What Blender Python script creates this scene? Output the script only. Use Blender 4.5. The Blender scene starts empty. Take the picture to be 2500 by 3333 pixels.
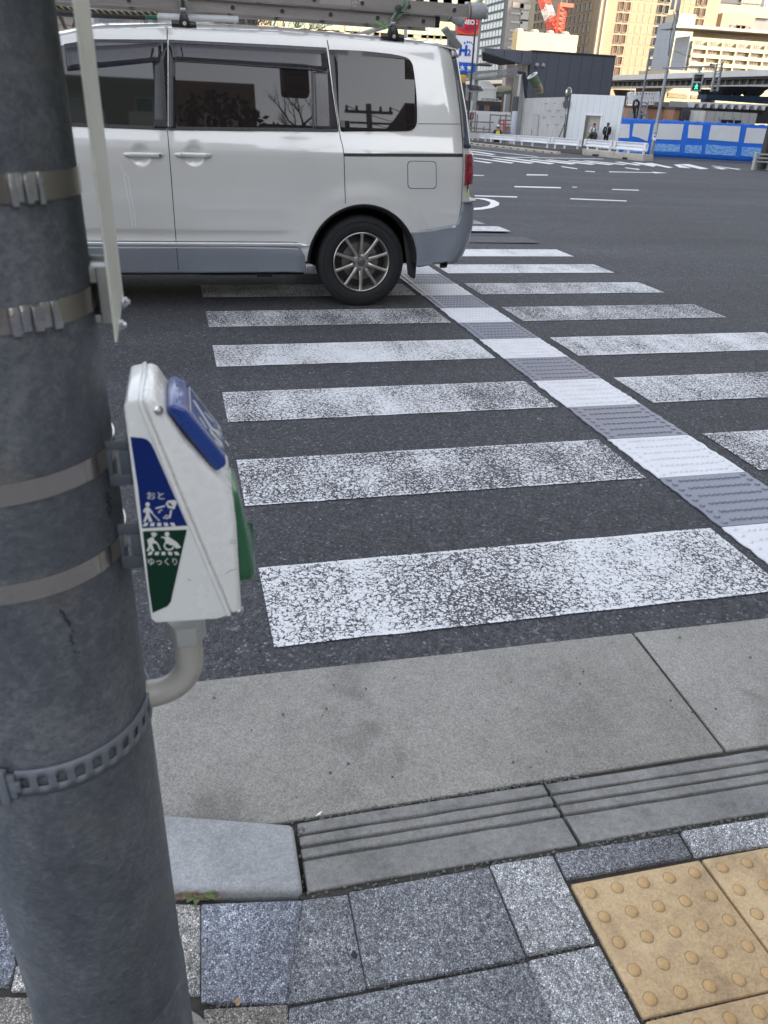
import bpy, bmesh, math, random
from math import radians as R, sin, cos, tan, atan2, sqrt, pi
from mathutils import Vector as V, Matrix
random.seed(7)
SC = bpy.context.scene
COL = SC.collection

# ------------------------------------------------------------------ camera
PITCH, ROLL, YAW, EYE = R(28.0196), R(2.6883), R(14.6044), 1.449
FPX, PW, PH = 2503.0, 2500.0, 3333.0
_f0 = V((sin(YAW), cos(YAW), 0)); _r0 = V((cos(YAW), -sin(YAW), 0)); _z = V((0, 0, 1))
FWD = _f0 * cos(PITCH) - _z * sin(PITCH)
_u = _f0 * sin(PITCH) + _z * cos(PITCH)
RIGHT = _r0 * cos(ROLL) + _u * sin(ROLL)
UP = -_r0 * sin(ROLL) + _u * cos(ROLL)
CAMPOS = V((0, 0, EYE))
cd = bpy.data.cameras.new('camera'); cam = bpy.data.objects.new('camera', cd); COL.objects.link(cam)
cd.sensor_fit = 'VERTICAL'; cd.sensor_height = 36.0; cd.lens = 36.0 * FPX / PH
cd.clip_start = 0.05; cd.clip_end = 3000
m = Matrix((RIGHT, UP, -FWD)).transposed().to_4x4(); m.translation = CAMPOS
cam.matrix_world = m
cd.dof.use_dof = True; cd.dof.focus_distance = 3.6; cd.dof.aperture_fstop = 11.0
SC.camera = cam

# ------------------------------------------------------------------ light
SUN_AZ, SUN_EL = R(50), R(27)          # azimuth measured from -Y towards +X
SUN_DIR = V((sin(SUN_AZ) * cos(SUN_EL), -cos(SUN_AZ) * cos(SUN_EL), sin(SUN_EL)))
w = bpy.data.worlds.new('World'); SC.world = w; w.use_nodes = True
nt = w.node_tree; bgn = nt.nodes['Background']
sky = nt.nodes.new('ShaderNodeTexSky'); sky.sky_type = 'NISHITA'; sky.sun_disc = False
sky.sun_elevation = SUN_EL; sky.sun_rotation = pi - SUN_AZ
sky.air_density = 1.0; sky.dust_density = 2.2; sky.ozone_density = 0.8
hs = nt.nodes.new('ShaderNodeHueSaturation'); hs.inputs['Saturation'].default_value = 0.36
nt.links.new(sky.outputs[0], hs.inputs['Color']); nt.links.new(hs.outputs[0], bgn.inputs[0])
bgn.inputs[1].default_value = 0.15
sl = bpy.data.lights.new('sun', 'SUN'); sl.energy = 2.0; sl.angle = R(0.5); sl.color = (1.0, 0.83, 0.61)
so = bpy.data.objects.new('sun', sl); COL.objects.link(so)
so.rotation_euler = SUN_DIR.to_track_quat('Z', 'Y').to_euler()
so.location = (30, -30, 60)
SC.view_settings.view_transform = 'Standard'; SC.view_settings.look = 'None'
SC.view_settings.exposure = 2.1; SC.view_settings.gamma = 1.0

# ------------------------------------------------------------------ helpers
def ray(u, v):
    return (RIGHT * ((u - PW / 2) / FPX) - UP * ((v - PH / 2) / FPX) + FWD)
def onz(u, v, z=0.0):
    d = ray(u, v); return CAMPOS + d * ((z - EYE) / d.z)
def ony(u, v, y):
    d = ray(u, v); return CAMPOS + d * (y / d.y)
def onx(u, v, x):
    d = ray(u, v); return CAMPOS + d * (x / d.x)
def at(u, v, dist):
    d = ray(u, v); return CAMPOS + d * (dist / sqrt(d.x * d.x + d.y * d.y))
def onplane(u, v, p, n):
    d = ray(u, v); return CAMPOS + d * ((V(p) - CAMPOS).dot(n) / d.dot(n))
GD = V((sin(R(25)), cos(R(25)), 0))
def gz(x, y):
    t = x * GD.x + y * GD.y
    return -0.0155 * min(max(0.0, t - 9.5), 55)
def gnd(u, v, dz=0.0):
    z = 0.0
    for _ in range(40):
        p = onz(u, v, z + dz)
        nz = gz(p.x, p.y); z = z * .4 + nz * .6
    return onz(u, v, z + dz)

# ---- materials
MATS = {}
def nd(nt, t, **kw):
    n = nt.nodes.new(t)
    for k, v in kw.items():
        if k.startswith('i_'):
            n.inputs[k[2:].replace('_', ' ')].default_value = v
        else: setattr(n, k, v)
    return n
def ln(nt, a, b): nt.links.new(a, b)
def base_mat(name):
    mt = bpy.data.materials.new(name); mt.use_nodes = True
    t = mt.node_tree; return mt, t, t.nodes['Principled BSDF']
def mixc(t, fac, a, b, mode='MIX'):
    n = t.nodes.new('ShaderNodeMix'); n.data_type = 'RGBA'; n.blend_type = mode
    for sock, val in ((n.inputs[0], fac), (n.inputs[6], a), (n.inputs[7], b)):
        if hasattr(val, 'node'): t.links.new(val, sock)
        elif isinstance(val, (int, float)): sock.default_value = val
        else: sock.default_value = (*val[:3], 1)
    return n.outputs[2]
def mth(t, op, a, b=None, clamp=False):
    n = t.nodes.new('ShaderNodeMath'); n.operation = op; n.use_clamp = clamp
    for i, val in enumerate((a, b)):
        if val is None: continue
        if hasattr(val, 'node'): t.links.new(val, n.inputs[i])
        else: n.inputs[i].default_value = val
    return n.outputs[0]
def ramp(t, val, pts, interp='LINEAR'):
    n = t.nodes.new('ShaderNodeValToRGB'); n.color_ramp.interpolation = interp
    e = n.color_ramp.elements
    while len(e) < len(pts): e.new(0.5)
    for i, (p, c) in enumerate(pts):
        e[i].position = p; e[i].color = (c, c, c, 1) if isinstance(c, (int, float)) else (*c[:3], 1)
    t.links.new(val, n.inputs[0]); return n.outputs[0]
def noise(t, vec, scale, detail=3, rough=.55, dist=0):
    n = t.nodes.new('ShaderNodeTexNoise'); n.inputs['Scale'].default_value = scale
    n.inputs['Detail'].default_value = detail; n.inputs['Roughness'].default_value = rough
    n.inputs['Distortion'].default_value = dist
    if vec is not None: t.links.new(vec, n.inputs['Vector'])
    return n
def voro(t, vec, scale, feature='F1', rnd=1.0):
    n = t.nodes.new('ShaderNodeTexVoronoi'); n.feature = feature
    n.inputs['Scale'].default_value = scale; n.inputs['Randomness'].default_value = rnd
    if vec is not None: t.links.new(vec, n.inputs['Vector'])
    return n
def coord(t, kind='Object'):
    return t.nodes.new('ShaderNodeTexCoord').outputs[kind]
def geo(t):
    return t.nodes.new('ShaderNodeNewGeometry').outputs['Position']
def mapping(t, vec, scale=(1, 1, 1), loc=(0, 0, 0), rot=(0, 0, 0)):
    n = t.nodes.new('ShaderNodeMapping'); n.inputs['Scale'].default_value = scale
    n.inputs['Location'].default_value = loc; n.inputs['Rotation'].default_value = rot
    t.links.new(vec, n.inputs['Vector']); return n.outputs[0]
def bump(t, b, h, strength=.3, dist=.01):
    n = t.nodes.new('ShaderNodeBump'); n.inputs['Strength'].default_value = strength
    n.inputs['Distance'].default_value = dist; t.links.new(h, n.inputs['Height'])
    t.links.new(n.outputs[0], b.inputs['Normal']); return n
def M(name, col, rough=.5, metal=0.0, var=.12, vs=3.0, bmp=0.0, bs=60, bd=.004, coat=0, emit=0, ecol=None, spec=None, stretch=(1, 1, 1), alpha=1.0):
    if name in MATS: return MATS[name]
    mt, t, b = base_mat(name)
    c = mapping(t, coord(t), stretch)
    b.inputs['Roughness'].default_value = rough; b.inputs['Metallic'].default_value = metal
    if var > 0:
        n1 = noise(t, c, vs, 4, .6); n2 = noise(t, c, vs * 11, 3, .6)
        s = mth(t, 'ADD', mth(t, 'MULTIPLY', n1.outputs[0], .65), mth(t, 'MULTIPLY', n2.outputs[0], .35))
        lo = tuple(x * (1 - var) for x in col); hi = tuple(min(1, x * (1 + var)) for x in col)
        ln(t, ramp(t, s, [(.32, lo), (.68, hi)]), b.inputs['Base Color'])
        ln(t, ramp(t, s, [(.3, max(0, rough - .08)), (.7, min(1, rough + .08))]), b.inputs['Roughness'])
    else: b.inputs['Base Color'].default_value = (*col, 1)
    if bmp > 0: bump(t, b, noise(t, c, bs, 4, .6).outputs[0], bmp, bd)
    if coat: b.inputs['Coat Weight'].default_value = coat; b.inputs['Coat Roughness'].default_value = .06
    if spec is not None: b.inputs['Specular IOR Level'].default_value = spec
    if emit:
        b.inputs['Emission Color'].default_value = (*(ecol or col), 1); b.inputs['Emission Strength'].default_value = emit
    if alpha < 1: b.inputs['Alpha'].default_value = alpha
    MATS[name] = mt; return mt

# ---- mesh builder
class MB:
    def __init__(s): s.v = []; s.f = []; s.m = []; s.uv = {}
    def vs(s, pts):
        i = len(s.v); s.v += [V(p) for p in pts]; return list(range(i, len(s.v)))
    def face(s, idx, m=0): s.f.append(list(idx)); s.m.append(m)
    def poly(s, pts, m=0): s.face(s.vs(pts), m); return s
    def hexa(s, b, t, m=0):      # bottom quad ccw from above, top quad
        i = s.vs(list(b) + list(t))
        for q in ((3, 2, 1, 0), (4, 5, 6, 7), (0, 1, 5, 4), (1, 2, 6, 5), (2, 3, 7, 6), (3, 0, 4, 7)):
            s.face([i[k] for k in q], m)
        return s
    def box(s, x0, x1, y0, y1, z0, z1, m=0):
        return s.hexa([(x0, y0, z0), (x1, y0, z0), (x1, y1, z0), (x0, y1, z0)], [(x0, y0, z1), (x1, y0, z1), (x1, y1, z1), (x0, y1, z1)], m)
    def obox(s, c, ax, ay, az, m=0):   # centre and half axes
        c, ax, ay, az = V(c), V(ax), V(ay), V(az)
        q = [c - ax - ay, c + ax - ay, c + ax + ay, c - ax + ay]
        return s.hexa([p - az for p in q], [p + az for p in q], m)
    def beam(s, a, b, w, h, up=(0, 0, 1), m=0):  # bar from a to b, width w (sideways) height h
        a, b = V(a), V(b); d = (b - a).normalized(); up = V(up)
        side = d.cross(up)
        if side.length < 1e-4: side = d.cross(V((1, 0, 0)))
        side.normalize(); u2 = side.cross(d).normalized()
        return s.obox((a + b) / 2, (b - a) / 2, side * w / 2, u2 * h / 2, m)
    def prism(s, pts, ext, m=0, cap=True):
        ext = V(ext); n = len(pts); a = s.vs(pts); b = s.vs([V(p) + ext for p in pts])
        if cap: s.face(list(reversed(a)), m); s.face(b, m)
        for k in range(n): s.face([a[k], a[(k + 1) % n], b[(k + 1) % n], b[k]], m)
        return s
    def tube(s, pts, r, n=10, cap=True, m=0, closed=False):
        pts = [V(p) for p in pts]; rs = r if isinstance(r, (list, tuple)) else [r] * len(pts)
        rings = []; prev = None; L = len(pts)
        for i, p in enumerate(pts):
            if closed: d = pts[(i + 1) % L] - pts[i - 1]
            else: d = pts[min(i + 1, L - 1)] - pts[max(i - 1, 0)]
            d.normalize()
            if prev is None:
                a = d.cross(V((0, 0, 1)));
                if a.length < 1e-3: a = d.cross(V((1, 0, 0)))
                a.normalize()
            else:
                a = prev - d * prev.dot(d); a.normalize()
            prev = a; b = d.cross(a)
            rings.append(s.vs([p + (a * cos(2 * pi * k / n) + b * sin(2 * pi * k / n)) * rs[i] for k in range(n)]))
        for i in range(L if closed else L - 1):
            A, B = rings[i], rings[(i + 1) % L]
            for k in range(n): s.face([A[k], A[(k + 1) % n], B[(k + 1) % n], B[k]], m)
        if cap and not closed: s.face(list(reversed(rings[0])), m); s.face(rings[-1], m)
        return s
    def lathe(s, prof, o, axis=(0, 0, 1), n=32, m=0, cap=True):   # prof: (radius, height along axis)
        o = V(o); ax = V(axis).normalized(); a = ax.cross(V((0, 0, 1)))
        if a.length < 1e-3: a = V((1, 0, 0))
        a.normalize(); b = ax.cross(a); rings = []
        for r, h in prof:
            rings.append(s.vs([o + ax * h + (a * cos(2 * pi * k / n) + b * sin(2 * pi * k / n)) * r for k in range(n)]))
        for i in range(len(rings) - 1):
            A, B = rings[i], rings[i + 1]
            for k in range(n): s.face([A[k], A[(k + 1) % n], B[(k + 1) % n], B[k]], m)
        if cap: s.face(list(reversed(rings[0])), m); s.face(rings[-1], m)
        return s
    def ball(s, c, r, n=10, m=0, sc=(1, 1, 1)):
        c = V(c); k = n // 2
        prof = [(max(1e-4, r * sin(pi * i / k)), -r * cos(pi * i / k)) for i in range(k + 1)]
        i0 = len(s.v); s.lathe(prof, (0, 0, 0), (0, 0, 1), n, m, cap=False)
        for i in range(i0, len(s.v)):
            p = s.v[i]; s.v[i] = V((p.x * sc[0], p.y * sc[1], p.z * sc[2])) + c
        return s
    def build(s, name, mats, parent=None, loc=None, smooth=False, bevel=0, bseg=2, angle=35, weld=False):
        me = bpy.data.meshes.new(name)
        org = V(loc) if loc is not None else V((0, 0, 0))
        if parent is not None:
            org = wloc(parent)
        me.from_pydata([tuple(p - org) for p in s.v], [], s.f)
        mats = mats if isinstance(mats, (list, tuple)) else [mats]
        for x in mats: me.materials.append(x)
        if len(mats) > 1: me.polygons.foreach_set('material_index', s.m)
        bm = bmesh.new(); bm.from_mesh(me)
        if weld: bmesh.ops.remove_doubles(bm, verts=bm.verts, dist=1e-4)
        bmesh.ops.recalc_face_normals(bm, faces=bm.faces)
        if bevel:
            ed = [e for e in bm.edges if len(e.link_faces) == 2 and e.calc_face_angle(0) > R(30)]
            bmesh.ops.bevel(bm, geom=ed, offset=bevel, segments=bseg, profile=.5, affect='EDGES', clamp_overlap=True)
        bm.to_mesh(me); bm.free()
        o = bpy.data.objects.new(name, me); COL.objects.link(o)
        if parent is not None: o.parent = parent
        else: o.location = org
        if smooth or bevel:
            me.polygons.foreach_set('use_smooth', [True] * len(me.polygons))
            me.set_sharp_from_angle(angle=R(angle))
        me.update(); return o
def wloc(o):
    p = V((0, 0, 0))
    while o is not None: p += o.location; o = o.parent
    return p
def tag(o, label=None, cat=None, group=None, kind=None):
    if label: o['label'] = label
    if cat: o['category'] = cat
    if group: o['group'] = group
    if kind: o['kind'] = kind
    return o
def thing(name, loc, label, cat, group=None):
    o = bpy.data.objects.new(name, None); COL.objects.link(o); o.location = loc
    o.empty_display_size = .2
    return tag(o, label, cat, group)
def struct(o): o['kind'] = 'structure'; return o
def copy_tree(o, parent=None, loc=None, label=None):
    c = o.copy(); COL.objects.link(c); c.parent = parent
    if loc is not None: c.location = loc
    if label: c['label'] = label
    for ch in list(o.children): copy_tree(ch, c)
    return c
def setuv(o, fn, name='UVMap'):
    me = o.data; uv = me.uv_layers.new(name=name)
    for l in me.loops:
        uv.data[l.index].uv = fn(me.vertices[l.vertex_index].co)
def text_mesh(name, body, size, mat, parent, origin, xdir, ydir, ext=.0006, align='CENTER', bold=0.0, loc=None):
    cu = bpy.data.curves.new(name, 'FONT'); cu.body = body; cu.size = size; cu.align_x = align; cu.align_y = 'CENTER'
    cu.extrude = ext; cu.offset = bold; cu.resolution_u = 3
    tmp = bpy.data.objects.new(name, cu); COL.objects.link(tmp)
    dg = bpy.context.evaluated_depsgraph_get(); dg.update()
    me = bpy.data.meshes.new_from_object(tmp.evaluated_get(dg))
    bpy.data.objects.remove(tmp); bpy.data.curves.remove(cu)
    x, y = V(xdir), V(ydir); zz = x.cross(y).normalized()
    org = wloc(parent) if parent is not None else V(loc or (0, 0, 0))
    for vv in me.vertices: vv.co = V(origin) + x * vv.co.x + y * vv.co.y + zz * vv.co.z - org
    me.materials.clear(); me.materials.append(mat)
    o = bpy.data.objects.new(name, me); COL.objects.link(o)
    if parent is not None: o.parent = parent
    else: o.location = org
    return o
# ================================================================== ground
def zc(ox, oy, s): return lambda x, y: (ox + x * s, oy + y * s)
Z5 = zc(0, 2600, .6028); Z6 = zc(900, 2400, .6028); Z7 = zc(1700, 2400, .4822)
A0 = zc(1450, 0, .6329); A1 = zc(1500, 0, .3014); A2 = zc(2000, 0, .3014); A3 = zc(1500, 280, .3014); A4 = zc(2000, 280, .3014)
B3 = zc(1480, 200, .1929); B4 = zc(1950, 200, .3315); B6 = zc(1850, 320, .1808); B8 = zc(1450, 60, .211)

def asphalt_nodes(t, P):
    big = noise(t, P, .35, 4, .6).outputs[0]; lane = noise(t, mapping(t, P, (.05, .9, 1)), 1.0, 4, .6).outputs[0]
    mid = noise(t, P, 7, 4, .65).outputs[0]
    v = voro(t, P, 150); v9 = voro(t, P, 75); sp = noise(t, P, 420, 2, .6).outputs[0]
    stone = ramp(t, v.outputs['Color'], [(.0, .026), (.5, .064), (.82, .102), (.94, .25), (1.0, .55)])
    lo = mixc(t, mth(t, 'MULTIPLY', sp, .55), stone, (.038, .039, .045))
    lo = mixc(t, .85, lo, ramp(t, v9.outputs['Color'], [(0, .38), (.6, .92), (.90, 1.3), (1, 3.4)]), 'MULTIPLY')
    tint = mixc(t, 1.0, lo, (1.0, 1.015, 1.11), 'MULTIPLY')
    c = mixc(t, 1.0, tint, ramp(t, mth(t, 'ADD', mth(t, 'MULTIPLY', big, .6), mth(t, 'MULTIPLY', mid, .4)), [(.3, .74), (.7, 1.25)]), 'MULTIPLY')
    c = mixc(t, 1.0, c, ramp(t, lane, [(.32, .82), (.5, 1.0), (.68, 1.22)]), 'MULTIPLY')
    h = mth(t, 'ADD', mth(t, 'MULTIPLY', v.outputs['Distance'], -1.0), mth(t, 'MULTIPLY', sp, .6))
    return c, h
def mat_asphalt():
    mt, t, b = base_mat('asphalt'); P = geo(t)
    c, h = asphalt_nodes(t, P)
    ln(t, c, b.inputs['Base Color']); b.inputs['Roughness'].default_value = .78
    b.inputs['Specular IOR Level'].default_value = .42
    bump(t, b, h, .9, .005); return mt
ASPH = mat_asphalt()
def mat_paint(name, wear, tone=.72, fine=1.0):
    """worn road paint: flakes over asphalt; uv = metres from the stripe's lower left corner"""
    mt, t, b = base_mat(name); P = geo(t)
    uv = t.nodes.new('ShaderNodeUVMap').outputs[0]
    sep = t.nodes.new('ShaderNodeSeparateXYZ'); ln(t, uv, sep.inputs[0])
    dist = noise(t, P, 60, 3, .6)
    pv = t.nodes.new('ShaderNodeVectorMath'); pv.operation = 'ADD'
    sc = t.nodes.new('ShaderNodeVectorMath'); sc.operation = 'SCALE'; sc.inputs['Scale'].default_value = .022
    ln(t, dist.outputs['Color'], sc.inputs[0]); ln(t, P, pv.inputs[0]); ln(t, sc.outputs[0], pv.inputs[1])
    e = voro(t, pv.outputs[0], 74 * fine, 'DISTANCE_TO_EDGE')
    e2 = voro(t, pv.outputs[0], 34 * fine, 'DISTANCE_TO_EDGE')
    big = noise(t, P, 1.6, 4, .65).outputs[0]
    mid = noise(t, mapping(t, P, (5.5, .9, 1)), 1.0, 3, .6).outputs[0]
    fin = noise(t, P, 120 * fine, 3, .7).outputs[0]
    # distance to the long edges, kept whiter
    d1 = mth(t, 'SUBTRACT', .225, mth(t, 'ABSOLUTE', mth(t, 'SUBTRACT', sep.outputs[1], .225)))
    rim = ramp(t, d1, [(.0, .02), (.006, .14), (.018, .0)])
    loc = mth(t, 'ADD', mth(t, 'MULTIPLY', big, .75), mth(t, 'MULTIPLY', mid, .45))
    th = mth(t, 'ADD', mth(t, 'MULTIPLY', mth(t, 'SUBTRACT', loc, .60), .75), wear + .075)
    th = mth(t, 'SUBTRACT', th, mth(t, 'MULTIPLY', rim, .9))
    val = mth(t, 'ADD', mth(t, 'MULTIPLY', e.outputs['Distance'], 1.15), mth(t, 'MULTIPLY', fin, .75))
    val = mth(t, 'ADD', val, mth(t, 'MULTIPLY', e2.outputs['Distance'], .55))
    mask = ramp(t, mth(t, 'SUBTRACT', val, mth(t, 'SUBTRACT', th, .0)), [(.0, 0), (.07, 1)])
    ac, ah = asphalt_nodes(t, P)
    wc = ramp(t, noise(t, P, 30, 3, .6).outputs[0], [(.3, (tone * .86, tone * .86, tone * .88)), (.7, (tone, tone, tone * 1.02))])
    ln(t, mixc(t, mask, ac, wc), b.inputs['Base Color'])
    b.inputs['Roughness'].default_value = .7
    bump(t, b, mth(t, 'ADD', mth(t, 'MULTIPLY', mask, 1.2), mth(t, 'MULTIPLY', ah, .5)), .55, .004)
    return mt

def sheet_ground():
    mb = MB(); side = V((GD.y, -GD.x, 0))
    ts = [-400, 9.5, 64.5, 1500]; L = 1200
    rows = []
    for t_ in ts:
        p = [GD * t_ + side * s for s in (-L, L)]
        rows.append(mb.vs([(q.x, q.y, -0.0155 * min(max(0, t_ - 9.5), 55)) for q in p]))
    for a, b in zip(rows, rows[1:]): mb.face([a[0], a[1], b[1], b[0]])
    return mb.build('road', ASPH)
struct(sheet_ground())

# ---- crosswalk
CY0, CW, CP, CSK = 1.84577, .45, .91742, -.01706
CX = (.16348, 1.95161, 2.54172, 4.33714)
WEAR = {1: .44, 2: .50, 3: .46, 4: .37, 5: .50, 6: .44, 7: .34, 8: .28, 9: 1.02, 10: .40, 11: .56, 12: .45}
PAINT = {k: mat_paint('worn_paint_%s' % 'abcdefghijkl'[k - 1], wv) for k, wv in WEAR.items()}
for k in range(1, 13):
    ya = CY0 + (k - 1) * CP; yb = ya + CW
    for (xa, xb) in ((CX[0], CX[1]), (CX[2], CX[3])):
        mb = MB(); pts = []
        n = 24
        for j in range(n + 1):
            for yy in (ya, yb):
                x = xa + (xb - xa) * j / n + CSK * (yy - CY0)
                pts.append((x + random.uniform(-.002, .002), yy + random.uniform(-.003, .003), 0.004))
        ids = mb.vs(pts)
        for j in range(n): mb.face([ids[2 * j], ids[2 * j + 2], ids[2 * j + 3], ids[2 * j + 1]])
        o = mb.build('crosswalk_stripe', PAINT[k]); struct(o)
        if k >= 11:
            for vv in o.data.vertices: vv.co.z += gz(vv.co.x, vv.co.y)
        setuv(o, lambda co, xa=xa, ya=ya: (co.x - xa, co.y - ya))

# ---- tactile guide strip across the crosswalk
M_TW = M('tactile_white', (.62, .62, .645), .45, var=.10, vs=6, bmp=.25, bs=90)
M_TG = M('tactile_grey', (.135, .145, .19), .36, var=.16, vs=5, bmp=.25, bs=90)
M_TB = M('bitumen_edge', (.018, .018, .02), .6, var=.2)
strip = thing('tactile_strip', (2.24, 1.2, 0), 'raised guide strip of alternating white and grey dotted tiles running across the crosswalk', 'tactile strip')
sx0, sx1 = 1.998, 2.450
tl = .4565
y = 1.50 - 1 * tl + .02
ystart = y
for k in range(22):
    ya = 2.289 + (k - 3) * tl; yb = ya + tl - .005
    white = (k % 2 == 0)
    if k < 2: continue
    mb = MB(); jag = lambda: random.uniform(-.006, .006)
    nn = 16; L = []; Rr = []
    for j in range(nn + 1):
        yy = ya + (yb - ya) * j / nn; s = CSK * (yy - CY0)
        L.append(V((sx0 + s + jag(), yy, .004))); Rr.append(V((sx1 + s + jag(), yy, .004)))
    up = V((0, 0, .005))
    mb.prism(L + Rr[::-1], up, 0)
    zt = .009
    def dome(cx, cy, r, hh):
        nv = 8; a = [mb.vs([(cx + r * q * cos(2 * pi * i / nv), cy + r * q * sin(2 * pi * i / nv), zt - .001 + z_) for i in range(nv)]) for q, z_ in ((1, 0), (.8, hh * .75), (.35, hh))]
        for A, B in zip(a, a[1:]):
            for i in range(nv): mb.face([A[i], A[(i + 1) % nv], B[(i + 1) % nv], B[i]])
        mb.face(a[-1])
    for r_ in range(6):
        yy = ya + .045 + r_ * .073
        for q in range(12):
            dome(sx0 + .085 + q * .0265 + CSK * (yy - CY0), yy + random.uniform(-.002, .002), .0125, .006)
    for q in range(9):
        yy = ya + .028 + q * .050
        for xx in (sx0 + .035, sx1 - .035): dome(xx + CSK * (yy - CY0), yy, .0155, .006)
    o = mb.build('strip_tile', M_TW if white else M_TG, strip, smooth=True, angle=50)

# ---- far markings (each sheet 4 mm above the road)
M_LINE = mat_paint('line_paint', .42, .78, 1.0)
def mark(pts, name='road_marking', mat=None, dz=.006):
    mb = MB(); mb.poly([gnd(u, v, dz) for u, v in pts])
    o = mb.build(name, mat or M_LINE); setuv(o, lambda co: (.2, .2)); return struct(o)
M_LINEW = M('line_white', (.72, .72, .72), .7, var=.12, vs=2.5)
ZE = zc(1500, 450, .6028)
def markz(Z, pts, **k): return mark([Z(*p) for p in pts], mat=M_LINEW, **k)
# dashes and lines in the junction
for pts in ([(290, 258), (540, 264), (542, 270), (290, 264)], [(590, 324), (893, 336), (896, 341), (592, 329)],
            [(355, 194), (470, 196), (470, 201), (355, 200)], [(55, 197), (125, 200), (125, 203), (55, 201)],
            [(815, 274), (960, 278), (962, 283), (818, 278)], [(600, 262), (628, 263), (628, 266), (602, 265)],
            [(75, 308), (304, 314), (305, 320), (75, 313)], [(540, 150), (630, 163), (626, 167), (545, 155)],
            [(670, 176), (725, 179), (724, 183), (674, 180)], [(885, 157), (965, 166), (962, 171), (890, 161)],
            [(800, 179), (1040, 184), (1030, 180), (1118, 187), (1040, 190), (1050, 187), (800, 183)]):
    markz(ZE, pts)
# curved stop arc beside the van
out = []; inn = []
for i in range(15):
    a = -pi / 2 + pi * i / 14
    out.append((130 + 80 * cos(a) , 352 - 34 * sin(-a) * -1)); inn.append((100 + 62 * cos(a), 350 + 24 * sin(a)))
oo = [(75, 322), (130, 324), (180, 334), (208, 348), (205, 362), (170, 376), (120, 384), (62, 388)]
ii = [(62, 377), (110, 373), (145, 366), (160, 355), (158, 344), (130, 334), (100, 328), (75, 326)]
markz(ZE, oo + ii)
# far crosswalk and lines by the barriers
for pts in ([(112, 775), (150, 773), (580, 828), (540, 836)], [(330, 783), (380, 780), (800, 830), (745, 838)], [(430, 770), (480, 768), (1020, 836), (960, 844)],
            [(735, 792), (790, 790), (1250, 838), (1190, 846)], [(905, 796), (960, 794), (1460, 843), (1410, 850)], [(1150, 803), (1200, 801), (1659, 848), (1600, 853)],
            [(1310, 806), (1370, 805), (1800, 846), (1750, 852)],
            [(110, 805), (150, 802), (350, 828), (300, 834)],
            [(108, 680), (108, 684), (820, 764), (835, 761)], [(108, 724), (108, 732), (460, 775), (470, 770)], [(400, 764), (400, 769), (1540, 789), (1540, 785)],
            [(108, 697), (108, 706), (330, 742), (380, 738), (250, 718)]):
    markz(A3, pts)
for pts in ([(0, 820), (60, 818), (300, 852), (250, 858)], [(180, 825), (240, 823), (470, 850), (420, 872), (310, 866)][:4], [(330, 832), (400, 830), (640, 880), (580, 884)],
            [(640, 848), (690, 846), (830, 888), (700, 880)], [(690, 845), (800, 842), (1020, 893), (930, 898)], [(1065, 880), (1130, 878), (1220, 895), (1160, 900)],
            [(1040, 862), (1060, 860), (1370, 898), (1330, 902)]):
    markz(A4, pts)

# ---- aprons (gutter slabs) and kerbs
def mat_concrete(name, col, sc=1.0, var=.22, spots=.5, bmpk=.5):
    mt, t, b = base_mat(name); P = geo(t)
    n1 = noise(t, P, 2.6 * sc, 5, .65).outputs[0]; n2 = noise(t, P, 26 * sc, 4, .7).outputs[0]
    fine = noise(t, P, 270, 4, .8).outputs[0]; v = voro(t, P, 280).outputs['Color']
    k = mth(t, 'ADD', mth(t, 'MULTIPLY', n1, .45), mth(t, 'ADD', mth(t, 'MULTIPLY', n2, .30), mth(t, 'MULTIPLY', fine, .25)))
    c = ramp(t, k, [(.28, tuple(x * (1 - var * 1.6) for x in col)), (.5, col), (.72, tuple(min(1, x * (1 + var * 1.4)) for x in col))])
    c = mixc(t, spots, c, ramp(t, v, [(0, .25), (.5, .8), (1, 1.5)]), 'MULTIPLY')
    st = ramp(t, noise(t, P, 4.5 * sc, 3, .5, .6).outputs[0], [(.28, .62), (.40, 1.0)])
    c = mixc(t, .75, c, st, 'MULTIPLY')
    ln(t, c, b.inputs['Base Color']); b.inputs['Roughness'].default_value = .82
    bump(t, b, mth(t, 'ADD', fine, mth(t, 'MULTIPLY', n2, .4)), bmpk, .004); return mt
CONC = mat_concrete('gutter_concrete', (.285, .272, .246), 1.0, .24, .5, .55)
KERB = mat_concrete('kerb_concrete', (.205, .200, .188), 2.2, .42, .25, .35)
KERBL = mat_concrete('kerb_stone', (.335, .34, .345), 2.4, .30, .30, .4)
DIRT = M('joint_dirt', (.040, .037, .030), .95, var=.6, vs=22, bmp=.8, bs=160)
def slab(name, pts, ztop, zbot, mat, bev=.006):
    mb = MB(); ps = [V(p) for p in pts]
    mb.prism([V((p.x, p.y, zbot)) for p in ps], (0, 0, ztop - zbot))
    return struct(mb.build(name, mat, bevel=bev, bseg=2))
def uvp(Z, pts, z): return [onz(*Z(*p), z) for p in pts]
# road / apron line and apron / kerb line in world coordinates
e0, e1 = onz(487, 2236, .004), onz(2500, 2012, .004)
k0, k1 = onz(960, 2674, .01), onz(2500, 2427, .01)
def lerpx(a, b, x): return a + (b - a) * ((x - a.x) / (b.x - a.x))
jt, jb = onz(*zc(1400, 1900, .6631)(995, 243), .004), onz(*zc(1400, 1900, .6631)(1450, 822), .01)
def gutter(xl, xr, jl, jr):
    mb = MB(); n = 12
    a = [];
    A = [jl[0] + (jr[0] - jl[0]) * i / n for i in range(n + 1)]
    B = [jl[1] + (jr[1] - jl[1]) * i / n for i in range(n + 1)]
    pts = [(p.x, p.y + random.uniform(-.002, .002), .006) for p in A] + [(p.x, p.y, .012) for p in B[::-1]]
    mb.prism([V((x, y_, z - .08)) for x, y_, z in pts], (0, 0, .08))
    return struct(mb.build('gutter_slab', CONC, bevel=.005))
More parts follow.
